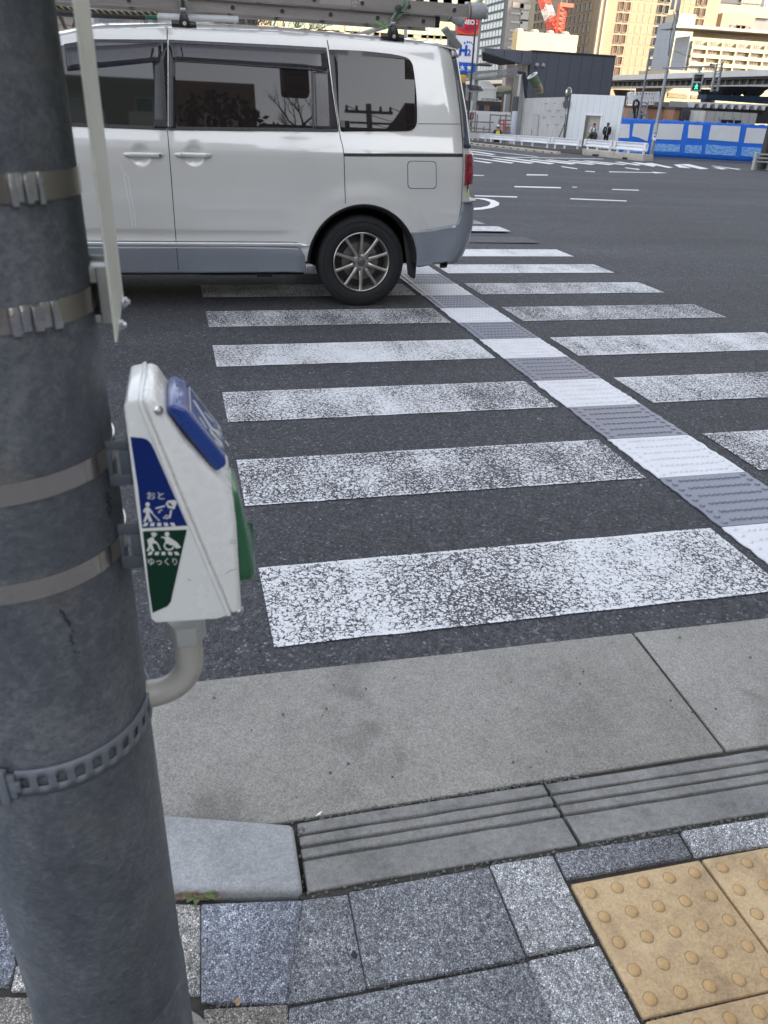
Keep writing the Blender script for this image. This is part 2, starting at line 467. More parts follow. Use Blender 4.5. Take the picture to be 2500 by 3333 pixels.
g = .004
gutter(0, 0, (lerpx(e0, e1, -2.2), lerpx(k0, k1, -2.2)), (jt - V((g, 0, 0)), jb - V((g, 0, 0))))
gutter(0, 0, (jt + V((g, 0, 0)), jb + V((g, 0, 0))), (lerpx(e0, e1, 4.6), lerpx(k0, k1, 4.6)))
mb = MB(); mb.poly([(-6, lerpx(e0, e1, -6).y - .02, .0045), (6, lerpx(e0, e1, 6).y - .02, .0045), (6, -3, .0045), (-6, -3, .0045)])
struct(mb.build('joint_bed', DIRT))

# (joint sand is laid after the kerbs)
# grooved kerb blocks: profile with three grooves, swept along their length
def grooved(bl, br, tr, tl_, z0, z1):
    mb = MB()
    fr = [0, .0, .170, .180, .210, .220, .350, .360, .393, .403, .530, .540, .575, .585, 1.0, 1.0]
    zz = [-.05, 0, 0, -.012, -.012, 0, 0, -.012, -.012, 0, 0, -.012, -.012, 0, 0, -.05]
    ra, rb = [], []
    nseg = 10; rings = []
    for s in range(nseg + 1):
        q = s / nseg
        near = bl + (br - bl) * q; far = tl_ + (tr - tl_) * q; ring = []
        for f_, dz in zip(fr, zz):
            p = far + (near - far) * f_
            ring.append((p.x + random.uniform(-.0012, .0012), p.y + random.uniform(-.0012, .0012), z0 + (z1 - z0) * f_ + dz))
        rings.append(mb.vs(ring))
    for a, b in zip(rings, rings[1:]):
        for i in range(len(a) - 1): mb.face([a[i], a[i + 1], b[i + 1], b[i]])
    mb.face(rings[0]); mb.face(rings[-1][::-1])
    return struct(mb.build('kerb_block', KERB, bevel=.003, bseg=1))
Kz0, Kz1 = .020, .042
kTL, kTR = onz(*Z6(110, 462), Kz0), onz(*Z6(1437, 250), Kz0)
kBL, kBR = onz(*Z6(170, 832), Kz1), onz(*Z6(1628, 577), Kz1)
grooved(kBL, kBR, kTR, kTL, Kz0, Kz1)
k2TL, k2BL = onz(*Z7(157, 312), Kz0), onz(*Z7(402, 710), Kz1)
k2TR, k2BR = onz(*Z7(1640, 82), Kz0), onz(*Z7(2010, 437), Kz1)
grooved(k2BL, k2BR, k2TR, k2TL, Kz0, Kz1)
dx = V((.006, 0, 0)); step = (k2TR - k2TL); stepb = k2BR - k2BL
for i in range(1, 5):
    grooved(k2BL + stepb * i + dx * i, k2BR + stepb * i + dx * (i - 1), k2TR + step * i + dx * (i - 1), k2TL + step * i + dx * i, Kz0, Kz1)
# raised stone kerb at the left, rising away from the dropped kerb
ks = [onz(*Z5(100, 60), .03), onz(*Z5(1583, 136), .03), onz(*Z5(1636, 503), .047), onz(*Z5(100, 425), .10)]
def kerbstone(q, zs):
    mb = MB(); mb.hexa([V((p.x, p.y, -.05)) for p in (q[3], q[2], q[1], q[0])], [V((p.x, p.y, z)) for p, z in zip((q[3], q[2], q[1], q[0]), (zs[3], zs[2], zs[1], zs[0]))])
    return struct(mb.build('kerb_stone', KERBL, bevel=.012, bseg=3))
kerbstone(ks, (.055, .032, .052, .072))
d_ = (ks[0] - ks[1])
kerbstone([ks[0] + d_, ks[0] - V((.008, 0, 0)), ks[3] - V((.008, 0, 0)), ks[3] + d_], (.11, .055, .072, .12))
kerbstone([ks[0] + d_ * 4, ks[0] + d_ - V((.008, 0, 0)), ks[3] + d_ - V((.008, 0, 0)), ks[3] + d_ * 4], (.13, .11, .12, .13))

# ---- paving slabs
mb = MB(); zj = .037
kl = lambda x: kBL + (k2BL - kBL) * ((x - kBL.x) / (k2BL.x - kBL.x))
mb.poly([(kBL.x - .02, kBL.y - .004, zj), (kl(6).x, kl(6).y - .004, zj), (6, -3, zj), (-6, -3, zj), (-6, ks[3].y - .012, zj), (ks[3].x, ks[3].y - .012, zj), (ks[2].x, ks[2].y - .012, zj)])
struct(mb.build('joint_sand', DIRT))
def mat_aggregate(name, lo, hi, tint):
    mt, t, b = base_mat(name); P = geo(t)
    dn = noise(t, P, 90, 2, .5)
    v = voro(t, P, 255); v2 = voro(t, P, 255, 'DISTANCE_TO_EDGE'); vb = voro(t, P, 120); f = noise(t, P, 700, 2, .6).outputs[0]
    big = noise(t, P, 5, 4, .6).outputs[0]
    c = ramp(t, v.outputs['Color'], [(0, lo), (.35, tuple(.5 * (a + b_) for a, b_ in zip(lo, hi))), (.8, hi), (1, tuple(min(1, x * 1.5) for x in hi))])
    gap = ramp(t, v2.outputs['Distance'], [(.02, .10), (.16, 1.0)])
    c = mixc(t, 1, c, gap, 'MULTIPLY'); c = mixc(t, 1, c, tuple(1.42 * q for q in tint), 'MULTIPLY')
    c = mixc(t, .8, c, ramp(t, big, [(.3, .7), (.7, 1.25)]), 'MULTIPLY'); c = mixc(t, .7, c, ramp(t, vb.outputs['Color'], [(0, .5), (.5, .95), (1, 1.6)]), 'MULTIPLY')
    ln(t, c, b.inputs['Base Color']); b.inputs['Roughness'].default_value = .6
    bump(t, b, mth(t, 'ADD', ramp(t, v2.outputs['Distance'], [(0, 0), (.3, 1)]), mth(t, 'MULTIPLY', f, .2)), .8, .004); return mt
AG_BLUE = mat_aggregate('aggregate_blue_grey', (.11, .12, .145), (.42, .44, .49), (1, 1.01, 1.06))
AG_MID = mat_aggregate('aggregate_grey', (.09, .09, .10), (.40, .41, .43), (1, 1, 1.02))
AG_LT = mat_aggregate('aggregate_light', (.16, .16, .165), (.66, .66, .66), (1, 1, 1.02))
AG_DK = mat_aggregate('aggregate_dark', (.075, .077, .088), (.35, .355, .375), (1, 1, 1.02))
AG_BR = mat_aggregate('aggregate_brown', (.14, .125, .115), (.42, .39, .36), (1, .98, .95))
AG_PK = mat_aggregate('aggregate_pale', (.2, .195, .19), (.72, .69, .66), (1, .99, .98))
ZP = .046
def paver(Z, pts, mat, dz=0.0):
    ps = uvp(Z, pts, ZP); c = sum(ps, V((0, 0, 0))) / len(ps); ps = [p + (p - c).normalized() * .0022 for p in ps]
    return slab('paving_slab', ps, ZP + dz, -.02, mat, .0045)
paver(Z5, [(700, 560), (1078, 566), (1078, 1050), (720, 1030)], AG_PK, -.003)
paver(Z5, [(1090, 568), (1630, 548), (1540, 1098), (1090, 1092)], AG_BLUE)
paver(Z6, [(143, 872), (385, 842), (484, 1348), (48, 1430)], AG_MID, -.004)
paver(Z6, [(396, 836), (1143, 702), (1343, 1188), (494, 1342)], AG_MID, .001)
paver(Z6, [(1156, 690), (1489, 637), (1717, 1098), (1354, 1166)], AG_LT)
paver(Z7, [(226, 778), (1048, 648), (1143, 800), (300, 948)], AG_DK)
paver(Z7, [(1078, 630), (1900, 500), (2010, 670), (1174, 798)], AG_LT, .001)
paver(Z7, [(46, 1502), (520, 1402), (1010, 2330), (330, 2480)], AG_LT, -.002)
paver(Z6, [(72, 1462), (1350, 1214), (1640, 1880), (60, 2240)], AG_MID, .001)
paver(Z5, [(1104, 1138), (1550, 1112), (1570, 1560), (1104, 1560)], AG_BR, .001)
paver(Z5, [(-400, 430), (20, 470), (80, 880), (45, 1005), (-380, 970)], AG_BLUE)
paver(Z5, [(88, 890), (700, 910), (700, 1010), (60, 1030)], AG_PK, -.004)
paver(Z5, [(-300, 1060), (700, 1075), (700, 1560), (-300, 1560)], AG_BR, -.002)
# tactile warning tiles
def mat_yellow():
    mt, t, b = base_mat('tactile_yellow'); P = geo(t)
    n1 = noise(t, P, 9, 4, .65).outputs[0]; n2 = noise(t, P, 160, 3, .75).outputs[0]; st = noise(t, P, 6.5, 3, .6, .8).outputs[0]
    k = mth(t, 'ADD', mth(t, 'MULTIPLY', n1, .5), mth(t, 'MULTIPLY', n2, .5))
    c = ramp(t, k, [(.30, (.30, .205, .11)), (.5, (.47, .33, .18)), (.72, (.59, .445, .27))])
    c = mixc(t, .85, c, ramp(t, st, [(.28, (.66, .64, .66)), (.42, (1, 1, 1))]), 'MULTIPLY')
    c = mixc(t, .5, c, ramp(t, voro(t, P, 300).outputs['Color'], [(0, .45), (.25, .95), (1, 1.1)]), 'MULTIPLY')
    # studs a touch more orange (worn down to the body colour)
    sx = t.nodes.new('ShaderNodeSeparateXYZ'); ln(t, P, sx.inputs[0])
    hmask = ramp(t, mth(t, 'MULTIPLY', mth(t, 'SUBTRACT', sx.outputs[2], ZP), 100), [(.12, 0), (.3, 1)])
    c = mixc(t, mth(t, 'MULTIPLY', hmask, .6), c, (.45, .275, .105))
    ln(t, c, b.inputs['Base Color']); b.inputs['Roughness'].default_value = .75
    bump(t, b, n2, .5, .003); return mt
YEL = mat_yellow()
M_STUD_SHADE = M('stud_shade_ring', (.27, .18, .085), .9)  # dark ring painted round each stud to stand in for its shading
def tile(c4, label):
    TL, TR, BR, BL = c4
    o = thing('tactile_tile', ((TL + BR) / 2).to_tuple()[:2] + (ZP - .03,), label, 'tactile tile', 'yellow studded warning tiles')
    mb = MB(); mb.prism([V((p.x, p.y, ZP - .05)) for p in (BL, BR, TR, TL)], (0, 0, .05))
    mb.build('tile_slab', YEL, o, bevel=.004)
    for i in range(5):
        for j in range(5):
            a = .1 + .2 * i; b_ = .1 + .2 * j
            p = (TL * (1 - a) + TR * a) * (1 - b_) + (BL * (1 - a) + BR * a) * b_
            MB().lathe([(.0122, -.003), (.0118, .0012), (.0100, .0032), (.0068, .0044), (.0020, .0050)], (p.x, p.y, ZP), n=18).lathe([(.0121, .0001), (.0131, .0004), (.0134, .0001)], (p.x, p.y, ZP), n=18, m=1, cap=False).build('stud', [YEL, M_STUD_SHADE], o, smooth=True, angle=60)
    return o
T1 = uvp(Z7, [(328, 988), (1195, 826), (1822, 1672), (818, 1892)], ZP)
tile(T1, 'yellow studded paving tile seen whole, with all its 25 round studs')
r_ = (T1[1] - T1[0]); d2 = (T1[3] - T1[0]); gp = 1.022
tile([T1[0] + r_ * gp, T1[1] + r_ * gp, T1[2] + r_ * gp, T1[3] + r_ * gp], 'yellow studded paving tile cut by the right photo edge, right of the whole tile')
tile([p + d2 * gp for p in T1], 'yellow studded paving tile at the bottom edge, directly in front of the whole tile')
tile([p + d2 * gp + r_ * gp for p in T1], 'yellow studded paving tile in the bottom right corner')
# the rest of the pavement, outside the picture
mb = MB()
def kerb_back(x):
    if x < ks[2].x: return ks[3].y + (ks[2].y - ks[3].y) * (x - ks[3].x) / (ks[2].x - ks[3].x) - .012
    return kl(x).y - .012
for i in range(-18, 18):
    x0 = i * .3 + .05; x1 = x0 + .292
    if x0 < 4.7: yt = min(kerb_back(x0), kerb_back(x1))
    for j in range(0, 15):
        y1 = yt - j * .3; y0_ = y1 - .292
        if -.70 < x0 < 1.25 and y1 > .24: continue
        mb.box(x0, x1, y0_, y1, -.02, ZP - .002)
o = struct(mb.build('pavement', AG_MID))

# grit in the joints
GRIT = M('grit', (.11, .108, .10), .8, var=.5, vs=60)
mb = MB(); rnd = random.Random(3)
def scatter(a, b, n, w, z, smax=.0042):
    for _ in range(int(n * .8)):
        q = rnd.random(); p = a + (b - a) * q + V((rnd.uniform(-w, w), rnd.uniform(-w, w), 0)); s = rnd.uniform(.0015, smax)
        mb.ball((p.x, p.y, z + s * .5), s, 6, sc=(rnd.uniform(.8, 1.3), rnd.uniform(.8, 1.3), .7))
P_ = lambda Z, x, y, z=.04: onz(*Z(x, y), z)
scatter(P_(Z6, 160, 850), P_(Z6, 1640, 590), 130, .010, .037); scatter(P_(Z7, 400, 730), P_(Z7, 1659, 510), 150, .010, .037)
scatter(P_(Z6, 490, 1355), P_(Z6, 1340, 1200), 70, .006, .037); scatter(P_(Z6, 1345, 1180), P_(Z7, 500, 1385), 60, .006, .037)
scatter(P_(Z6, 130, 480, .01), P_(Z6, 150, 830), 40, .006, .022); scatter(P_(Z6, 100, 450, .01), P_(Z6, 1659, 205, .01), 260, .008, .008, .004)
scatter(P_(Z7, 820, 1905), P_(Z7, 1659, 1720), 60, .006, .037); scatter(P_(Z7, 340, 990), P_(Z7, 810, 1900), 30, .004, .037)
scatter(P_(Z6, 130, 528, .02), P_(Z6, 1480, 318, .02), 70, .003, .012, .0035); scatter(P_(Z6, 145, 597, .03), P_(Z6, 1510, 380, .03), 70, .003, .018, .0035); scatter(P_(Z6, 150, 665, .03), P_(Z6, 1545, 440, .03), 70, .003, .022, .004)
scatter(P_(Z5, 1105, 1115), P_(Z5, 1540, 1105), 40, .006, .037)
for _ in range(60):
    p = onz(rnd.uniform(560, 2500), rnd.uniform(2060, 2600), .01); s = rnd.uniform(.001, .004)
    if p.y < e0.y and p.y > k1.y - .15: mb.ball((p.x, p.y, .012 + s * .3), s, 6)
tag(mb.build('grit', GRIT), 'grit and small pebbles lying in the paving joints', 'grit', kind='stuff')
# weed and dry stalks in the joint by the pole
LEAF = M('weed_leaf', (.085, .12, .035), .6, var=.3, vs=40); DRY = M('dry_stalk', (.22, .16, .10), .85, var=.3, vs=30)
def weed(px, n, size, label):
    c = onz(*Z5(*px), .045)
    o = thing('weed', (c.x, c.y, .03), label, 'weed')
    for i in range(n):
        a = 2 * pi * i / n + rnd.uniform(-.3, .3); L = size * rnd.uniform(.7, 1.2); d = V((cos(a), sin(a), 0)); s = V((-sin(a), cos(a), 0))
        mb = MB(); pts = []
        for q, wd, hz in ((0, .10, .0), (.35, .22, .35), (.7, .20, .42), (1, .02, .28)):
            p = V((c.x, c.y, .036)) + d * L * q + V((0, 0, L * hz)); pts.append((p - s * L * wd, p + V((0, 0, -.1 * L * wd)), p + s * L * wd))
        ids = [mb.vs(t_) for t_ in pts]
        for A, B in zip(ids, ids[1:]):
            mb.face([A[0], A[1], B[1], B[0]]); mb.face([A[1], A[2], B[2], B[1]])
        mb.build('leaf', LEAF, o, smooth=True, angle=80)
weed((1080, 505), 11, .034, 'small green weed with broad leaves growing by the kerb stone')
weed((952, 495), 7, .020, 'tiny green weed sprouting beside the pole, left of the broad leaved weed')
mb = MB()
for i in range(150):
    p = onz(*Z5(rnd.uniform(950, 1170), rnd.uniform(488, 548)), .045); a = rnd.uniform(0, pi); L = rnd.uniform(.006, .022)
    mb.tube([p, p + V((cos(a) * L, sin(a) * L * .5, rnd.uniform(0, .008)))], .0009, 4)
tag(mb.build('dry_stalks', DRY), 'tangle of dry brown stalks in the paving joint by the kerb', 'dry stalks', kind='stuff')
# litter
mb = MB(); c = onz(*Z6(228, 418), .02); mb.prism([c + V((-.009, -.003, 0)), c + V((.003, -.0015, .002)), c + V((.010, .006, .004)), c + V((.0, .003, .002))], (0, 0, .0008))
tag(mb.build('paper_scrap', M('paper', (.75, .75, .72), .8, var=.05), loc=c), 'torn white paper scrap at the foot of the grooved kerb', 'paper scrap')
for (Z, x, y, sz, lab, colr, nm) in ((Z6, 420, 1180, .010, 'crumpled dark leaf lying on the cracked grey slab', (.02, .022, .03), 'fallen_leaf'), (Z5, 1285, 1100, .009, 'dry tan leaf caught in the joint in front of the blue grey slab', (.30, .21, .12), 'fallen_leaf')):
    c = onz(*Z(x, y), .052); mb = MB(); n = 8
    ring = mb.vs([c + V((cos(2 * pi * i / n) * sz * (.5 if i % 2 else .7), sin(2 * pi * i / n) * sz * .9, rnd.uniform(0, .005))) for i in range(n)])
    mid = mb.vs([c + V((0, 0, .004))])[0]
    for i in range(n): mb.face([ring[i], ring[(i + 1) % n], mid])
    tag(mb.build(nm, M(nm + lab[:3], colr, .7, var=.3, vs=40), loc=c), lab, 'leaf')
# ================================================================== pole, sign plate, push button box
PX, PY, PR = -.1794, .6973, .0989
def mat_pole():
    mt, t, b = base_mat('pole_coating'); c = coord(t)
    n0 = noise(t, mapping(t, c, (1, 1, .45)), 9, 4, .65, .5).outputs[0]
    n1 = noise(t, mapping(t, c, (1, 1, 1.3)), 95, 4, .75, .25).outputs[0]
    n2 = noise(t, mapping(t, c, (1, 1, 1.2)), 230, 3, .75, .2).outputs[0]
    k = mth(t, 'ADD', mth(t, 'MULTIPLY', n0, .45), mth(t, 'ADD', mth(t, 'MULTIPLY', n1, .35), mth(t, 'MULTIPLY', n2, .2)))
    col = ramp(t, k, [(.34, (.042, .049, .058)), (.5, (.095, .105, .120)), (.66, (.205, .213, .222))])
    br = ramp(t, noise(t, mapping(t, c, (1, 1, .8)), 14, 3, .6, .8).outputs[0], [(.58, 0), (.75, .55)])
    col = mixc(t, br, col, (.135, .12, .095))
    sc = ramp(t, noise(t, mapping(t, c, (8, 8, 1.0)), 6, 5, .75, 1.5).outputs[0], [(.70, 0), (.74, .5)])
    col = mixc(t, sc, col, (.24, .25, .26))
    ln(t, col, b.inputs['Base Color']); b.inputs['Roughness'].default_value = .5
    b.inputs['Specular IOR Level'].default_value = .42
    bump(t, b, mth(t, 'ADD', mth(t, 'MULTIPLY', n1, .8), mth(t, 'MULTIPLY', n2, .5)), .42, .004); return mt
MPOLE = mat_pole()
zcol = .372
pole = thing('steel_pole', (PX, PY, .04), 'thick dark grey steel pole standing on the pavement, filling the left of the photo', 'pole')
mb = MB(); mb.lathe([(PR, zcol + (6.2 - zcol) * i / 60) for i in range(61)], (PX, PY, 0), n=96)
mb.build('shaft', MPOLE, pole, smooth=True)
mb = MB(); mb.lathe([(PR + .0022, 0), (PR + .0022, zcol - .003), (PR + .0005, zcol + .0015)], (PX, PY, 0), n=96)
mb.build('base_sleeve', MPOLE, pole, smooth=True)
mb = MB(); mb.lathe([(PR + .05, 0), (PR + .045, .052), (PR, .06)], (PX, PY, 0), n=40)
mb.build('mortar_collar', CONC, pole, smooth=True)
mb = MB(); mb.tube([(PX + (PR - .0005) * cos(a), PY + (PR - .0005) * sin(a), 1.0) for a in ()] or [(PX, PY, 6.2), (PX, PY, 6.24)], [PR, PR * .6], 40)
mb.build('cap', MPOLE, pole, smooth=True)
# dark mould-like stain marks on the coating
MST = M('tar_streak', (.028, .031, .045), .7, var=.2)
def on_pole(u, v, off=.0006):
    d = ray(u, v); o = V((CAMPOS.x - PX, CAMPOS.y - PY)); dd = V((d.x, d.y)); r = PR + off
    A = dd.dot(dd); B = 2 * o.dot(dd); Cc = o.dot(o) - r * r; D = max(0, B * B - 4 * A * Cc)
    return CAMPOS + d * ((-B - sqrt(D)) / (2 * A))
Zq = zc(0, 1300, .3617); Zr = zc(0, 2000, .3617)
mb = MB(); rr = random.Random(5)
def smear(Z, pts, n, s, sp):
    for i in range(n):
        q = rr.random() * (len(pts) - 1); k = int(q); f_ = q - k
        x = pts[k][0] * (1 - f_) + pts[k + 1][0] * f_ + rr.gauss(0, sp); y = pts[k][1] * (1 - f_) + pts[k + 1][1] * f_ + rr.gauss(0, sp)
        a = rr.uniform(0, pi); w_, h_ = s * rr.uniform(.5, 1.4), s * rr.uniform(.5, 1.4); mb.poly([on_pole(*Z(x + w_ * cos(t_) , y + h_ * sin(t_)), .0004 + .0003 * rr.random()) for t_ in (0, 1, 2.2, 3.1, 4.2, 5.3)])
smear(Zq, [(545, 1900), (600, 1980), (650, 2100)], 26, 9, 8); smear(Zr, [(630, 180), (660, 270)], 16, 9, 8); smear(Zr, [(640, 320), (735, 350)], 12, 7, 7); smear(Zr, [(565, 15), (640, 90)], 10, 9, 7)
smear(Zq, [(965, 830), (985, 950), (1000, 1070)], 60, 9, 14)
mb.build('tar_mark', MST, pole)

MSTEEL = M('strap_steel', (.52, .475, .435), .20, .95, var=.10, vs=8, bmp=.06, bs=30)
MSTEELD = M('buckle_steel', (.55, .55, .55), .30, 1.0, var=.15, vs=30, bmp=.25, bs=70, bd=.006)
def ring_strap(mb, zf, w, r, a0, a1, n=64, th=.0012):
    A = []
    for i in range(n + 1):
        a = a0 + (a1 - a0) * i / n; z = zf(a); dv = V((cos(a), sin(a), 0))
        A.append(mb.vs([V((PX, PY, z - w / 2)) + dv * r, V((PX, PY, z + w / 2)) + dv * r, V((PX, PY, z + w / 2)) + dv * (r + th), V((PX, PY, z - w / 2)) + dv * (r + th)]))
    for p, q in zip(A, A[1:]):
        for k in range(4): mb.face([p[k], p[(k + 1) % 4], q[(k + 1) % 4], q[k]])
    mb.face(A[0]); mb.face(A[-1][::-1])
def block_on_pole(mb, a, z, wa, h, th, r0):
    r = r0; dv = V((cos(a), sin(a), 0)); tv = V((-sin(a), cos(a), 0))
    mb.obox(V((PX, PY, z)) + dv * (r + th / 2), dv * th / 2, tv * wa / 2, V((0, 0, h / 2)))
ang = lambda u, v: (lambda p: atan2(p.y - PY, p.x - PX))(on_pole(u, v))

# --- thin sign plate seen almost edge on, held by two straps
MPLATE = M('sign_plate_edge', (.52, .53, .45), .5, var=.16, vs=7, bmp=.1, bs=40)
MBRK = M('bracket_galvanised', (.50, .49, .46), .45, .35, var=.12, vs=12)
sign = thing('sign_plate', (-.06, .69, 1.28), 'weathered flat cream sign plate strapped to the pole and seen almost edge on', 'sign')
mb = MB(); mb.prism([(-.0585, .617, 1.2765), (-.063, .778, 1.2765), (-.063, .778, 2.05), (-.0585, .617, 2.05)], (-.002, 0, 0))
mb.build('plate', MPLATE, sign, bevel=.0006, bseg=1)
def strap_part(parent, u, v, w, buckle, zslope=0.0, dz=0):
    p = on_pole(u, v); z0 = p.z; a_ref = ang(u, v); mb = MB()
    zf = lambda a: z0 + zslope * (cos(a - a_ref) - 1)
    ring_strap(mb, zf, w, PR + .0003, -pi + .02, pi + .0, 128)
    s_ = mb.build('strap', MSTEEL, parent, smooth=True, angle=40)
    if buckle:
        mb = MB(); ub, ue = buckle; a0, a1 = ang(ub, v), ang(ue, v); n = 5
        for i in range(n):
            a = a0 + (a1 - a0) * (i + .5) / n
            block_on_pole(mb, a, z0 + (.0008 if i % 2 else -.0005), abs(a1 - a0) * PR / n * .93, w * (1.12 if i in (0, 4) else .98), (.0042, .0026, .0050, .0030, .0045)[i], PR + .0012)
        mb.build('buckle', MSTEELD, s_, bevel=.0009)
    return z0
zs1 = strap_part(sign, 50, 613, .0195, (22, 132))
zs2 = strap_part(sign, 100, 1034, .0195, (24, 190))
def c_bracket(parent, name, x0, x1, y, th, z0, z1, slot, mat):
    mb = MB(); sx0, sx1, sz0, sz1 = slot
    mb.box(x0, x1, y, y + th, sz1, z1); mb.box(x0, x1, y, y + th, z0, sz0); mb.box(sx1, x1, y, y + th, sz0, sz1); mb.box(x0, sx0, y, y + th, sz0, sz1)
    return mb.build(name, mat, parent, bevel=.0012)
zb = zs2
yk = .690; pl_, ph_ = ony(278, 1000, yk), ony(362, 1000, yk); k0z, k1z = ony(320, 1054, yk).z, ony(320, 868, yk).z; ktop = ony(320, 850, yk + .02).z
xL, xR = pl_.x, -.0612; hk = k1z - k0z
mb = MB(); mb.box(xL + .012, xR, yk, yk + .002, k0z, k1z); mb.box(xL, xL + .0118, yk, yk + .002, k0z + hk * .72, k1z - .001); mb.box(xL, xL + .0118, yk, yk + .002, k0z + .001, k0z + hk * .16)
mb.box(xL + .001, xR - .002, yk + .0022, yk + .030, k1z - .0022, k1z - .0002); mb.box(xL + .001, xR - .002, yk + .030, yk + .032, k0z, k1z + .004); mb.box(xL + .001, xR - .002, yk + .0022, yk + .030, k0z + .0002, k0z + .0022)
mb.build('bracket', MBRK, sign, bevel=.0012)
mb = MB(); mb.box(-.0865, -.0612, .640, .6425, 1.80, 1.86); mb.box(-.0635, -.0612, .6425, .70, 1.80, 1.86); mb.box(-.1015, -.0865, .640, .6425, 1.80, 1.86)
mb.build('bracket', MBRK, sign, bevel=.0012)
for yy in (.664, .728):
    mb = MB(); p = V((-.0605, yy, zb - .018 + (.004 if yy > .7 else 0)))
    mb.lathe([(.0058, 0), (.0058, .0012), (.0042, .0013), (.0042, .0034), (.0034, .0042), (.0022, .0043), (.0022, .0062), (.001, .0066)], p, (1, 0, 0), 12)
    mb.build('bolt', MSTEELD, sign, smooth=True, angle=30)

# --- grey perforated plastic band
MBAND = M('band_plastic', (.135, .150, .170), .42, var=.10, vs=14)
zband = on_pole(60, 2546).z
band = thing('perforated_band', (PX, PY, zband), 'grey perforated plastic band clipped round the pole below the conduit', 'cable band')
mb = MB(); h2 = .0165; pitch = .17; a_start = ang(Zr(225, 1500)[0], 2546)
hw = .048; zz = [zband - h2, zband - .0062, zband + .0066, zband + h2]
def cell(a0, a1, z0, z1, r=PR + .0035):
    n = 3
    for i in range(n):
        b0 = a0 + (a1 - a0) * i / n; b1 = a0 + (a1 - a0) * (i + 1) / n
        q = lambda a, z, rr_: (PX + rr_ * cos(a), PY + rr_ * sin(a), z)
        mb.poly([q(b0, z0, r), q(b1, z0, r), q(b1, z1, r), q(b0, z1, r)])
na = int(2 * pi / pitch)
for k in range(na):
    a0 = a_start - hw - .02 + k * pitch; ah = (a0 + .02, a0 + .02 + 2 * hw); a1 = a0 + pitch
    for (p, q) in ((a0, ah[0]), (ah[0], ah[1]), (ah[1], a1)):
        for i in range(3):
            if i == 1 and p == ah[0]: continue
            cell(p, q, zz[i], zz[i + 1])
bo = mb.build('band', MBAND, band, weld=True, smooth=True, angle=12)
md = bo.modifiers.new('thickness', 'SOLIDIFY'); md.thickness = .0032; md.offset = -1
mb = MB(); ac = ang(5, 2550)
for i, (da, hh, th) in enumerate(((-.12, .040, .006), (-.03, .044, .009), (.06, .042, .0075), (.125, .030, .005), (.17, .012, .006))):
    block_on_pole(mb, ac + da, zband, .0105, hh, th, PR + .003)
mb.build('clip', MBAND, band, bevel=.0015)

# --- push button box
MW = M('box_white', (.74, .74, .71), .28, var=.02, vs=12, coat=.25, bmp=.03, bs=25)
MWS = M('box_shell', (.72, .73, .70), .25, var=.02, vs=12, coat=.25)
MBL = M('panel_blue', (.012, .045, .22), .30, var=.06, vs=20, coat=.3)
MDB = M('label_blue', (.004, .018, .125), .35, var=.03, vs=20, spec=.25); MDG = M('label_green', (.003, .030, .015), .35, var=.03, vs=20, spec=.25)
MLW = M('label_white', (.62, .63, .60), .4, var=.05, vs=20)
MGB = M('button_green', (.028, .125, .058), .32, var=.08, vs=15, coat=.35)
MBKG = M('bracket_grey', (.066, .076, .090), .5, var=.1, vs=20); MBKD = M('bracket_dark', (.012, .013, .016), .8, var=.1, spec=.15)
MPIPE = M('conduit_beige', (.38, .37, .33), .30, var=.06, vs=8); MPIPE_N = M('conduit_nut', (.36, .37, .35), .35, var=.05)
YS, YE = .645, .748
Zb = zc(300, 1150, .4973); Zt = zc(420, 1150, .20494)
bx = lambda x, y, yy=YS: ony(*Zb(x, y), yy)
box = thing('push_button_box', (-.02, .70, .99), 'white pedestrian push button box with blue panel and green button fixed to the pole', 'button box')
mb = MB(); side = [bx(*q) for q in ((206, 345), (222, 322), (302, 304), (345, 400), (897, 1716), (820, 1742), (415, 1768), (386, 1742), (300, 1090))]
mb.prism(side, (0, YE - YS, 0)); mb.build('back_shell', MWS, box, bevel=.0042, bseg=4)
# cover
cs = [bx(*q) for q in ((312, 300), (398, 296), (490, 425), (600, 585), (850, 855), (925, 960), (945, 1120), (978, 1690), (905, 1718))]
mb = MB(); mb.prism([p + V((0, -.0008, 0)) for p in cs], (0, YE - YS + .0016, 0)); cover = mb.build('front_cover', MW, box, bevel=.0062, bseg=4)
# flange rib along the joint
mb = MB()
rib = [(311, 300), (335, 372), (600, 1010), (897, 1712)]
for (p, q) in zip(rib, rib[1:]): mb.beam(bx(*p) + V((0, (YE - YS) / 2, 0)), bx(*q) + V((0, (YE - YS) / 2, 0)), YE - YS + .0044, .0050, (0, 1, 0)) if False else None
seam = [bx(*q) for q in rib]; nrm = V((cos(R(22)), 0, sin(R(22))))
rb = [p + nrm * .0022 for p in seam] + [p - nrm * .0022 for p in seam[::-1]]
mb = MB(); mb.prism([p + V((0, -.0030, 0)) for p in rb], (0, YE - YS + .0060, 0)); mb.build('joint_rib', MW, cover, bevel=.0014, bseg=3)
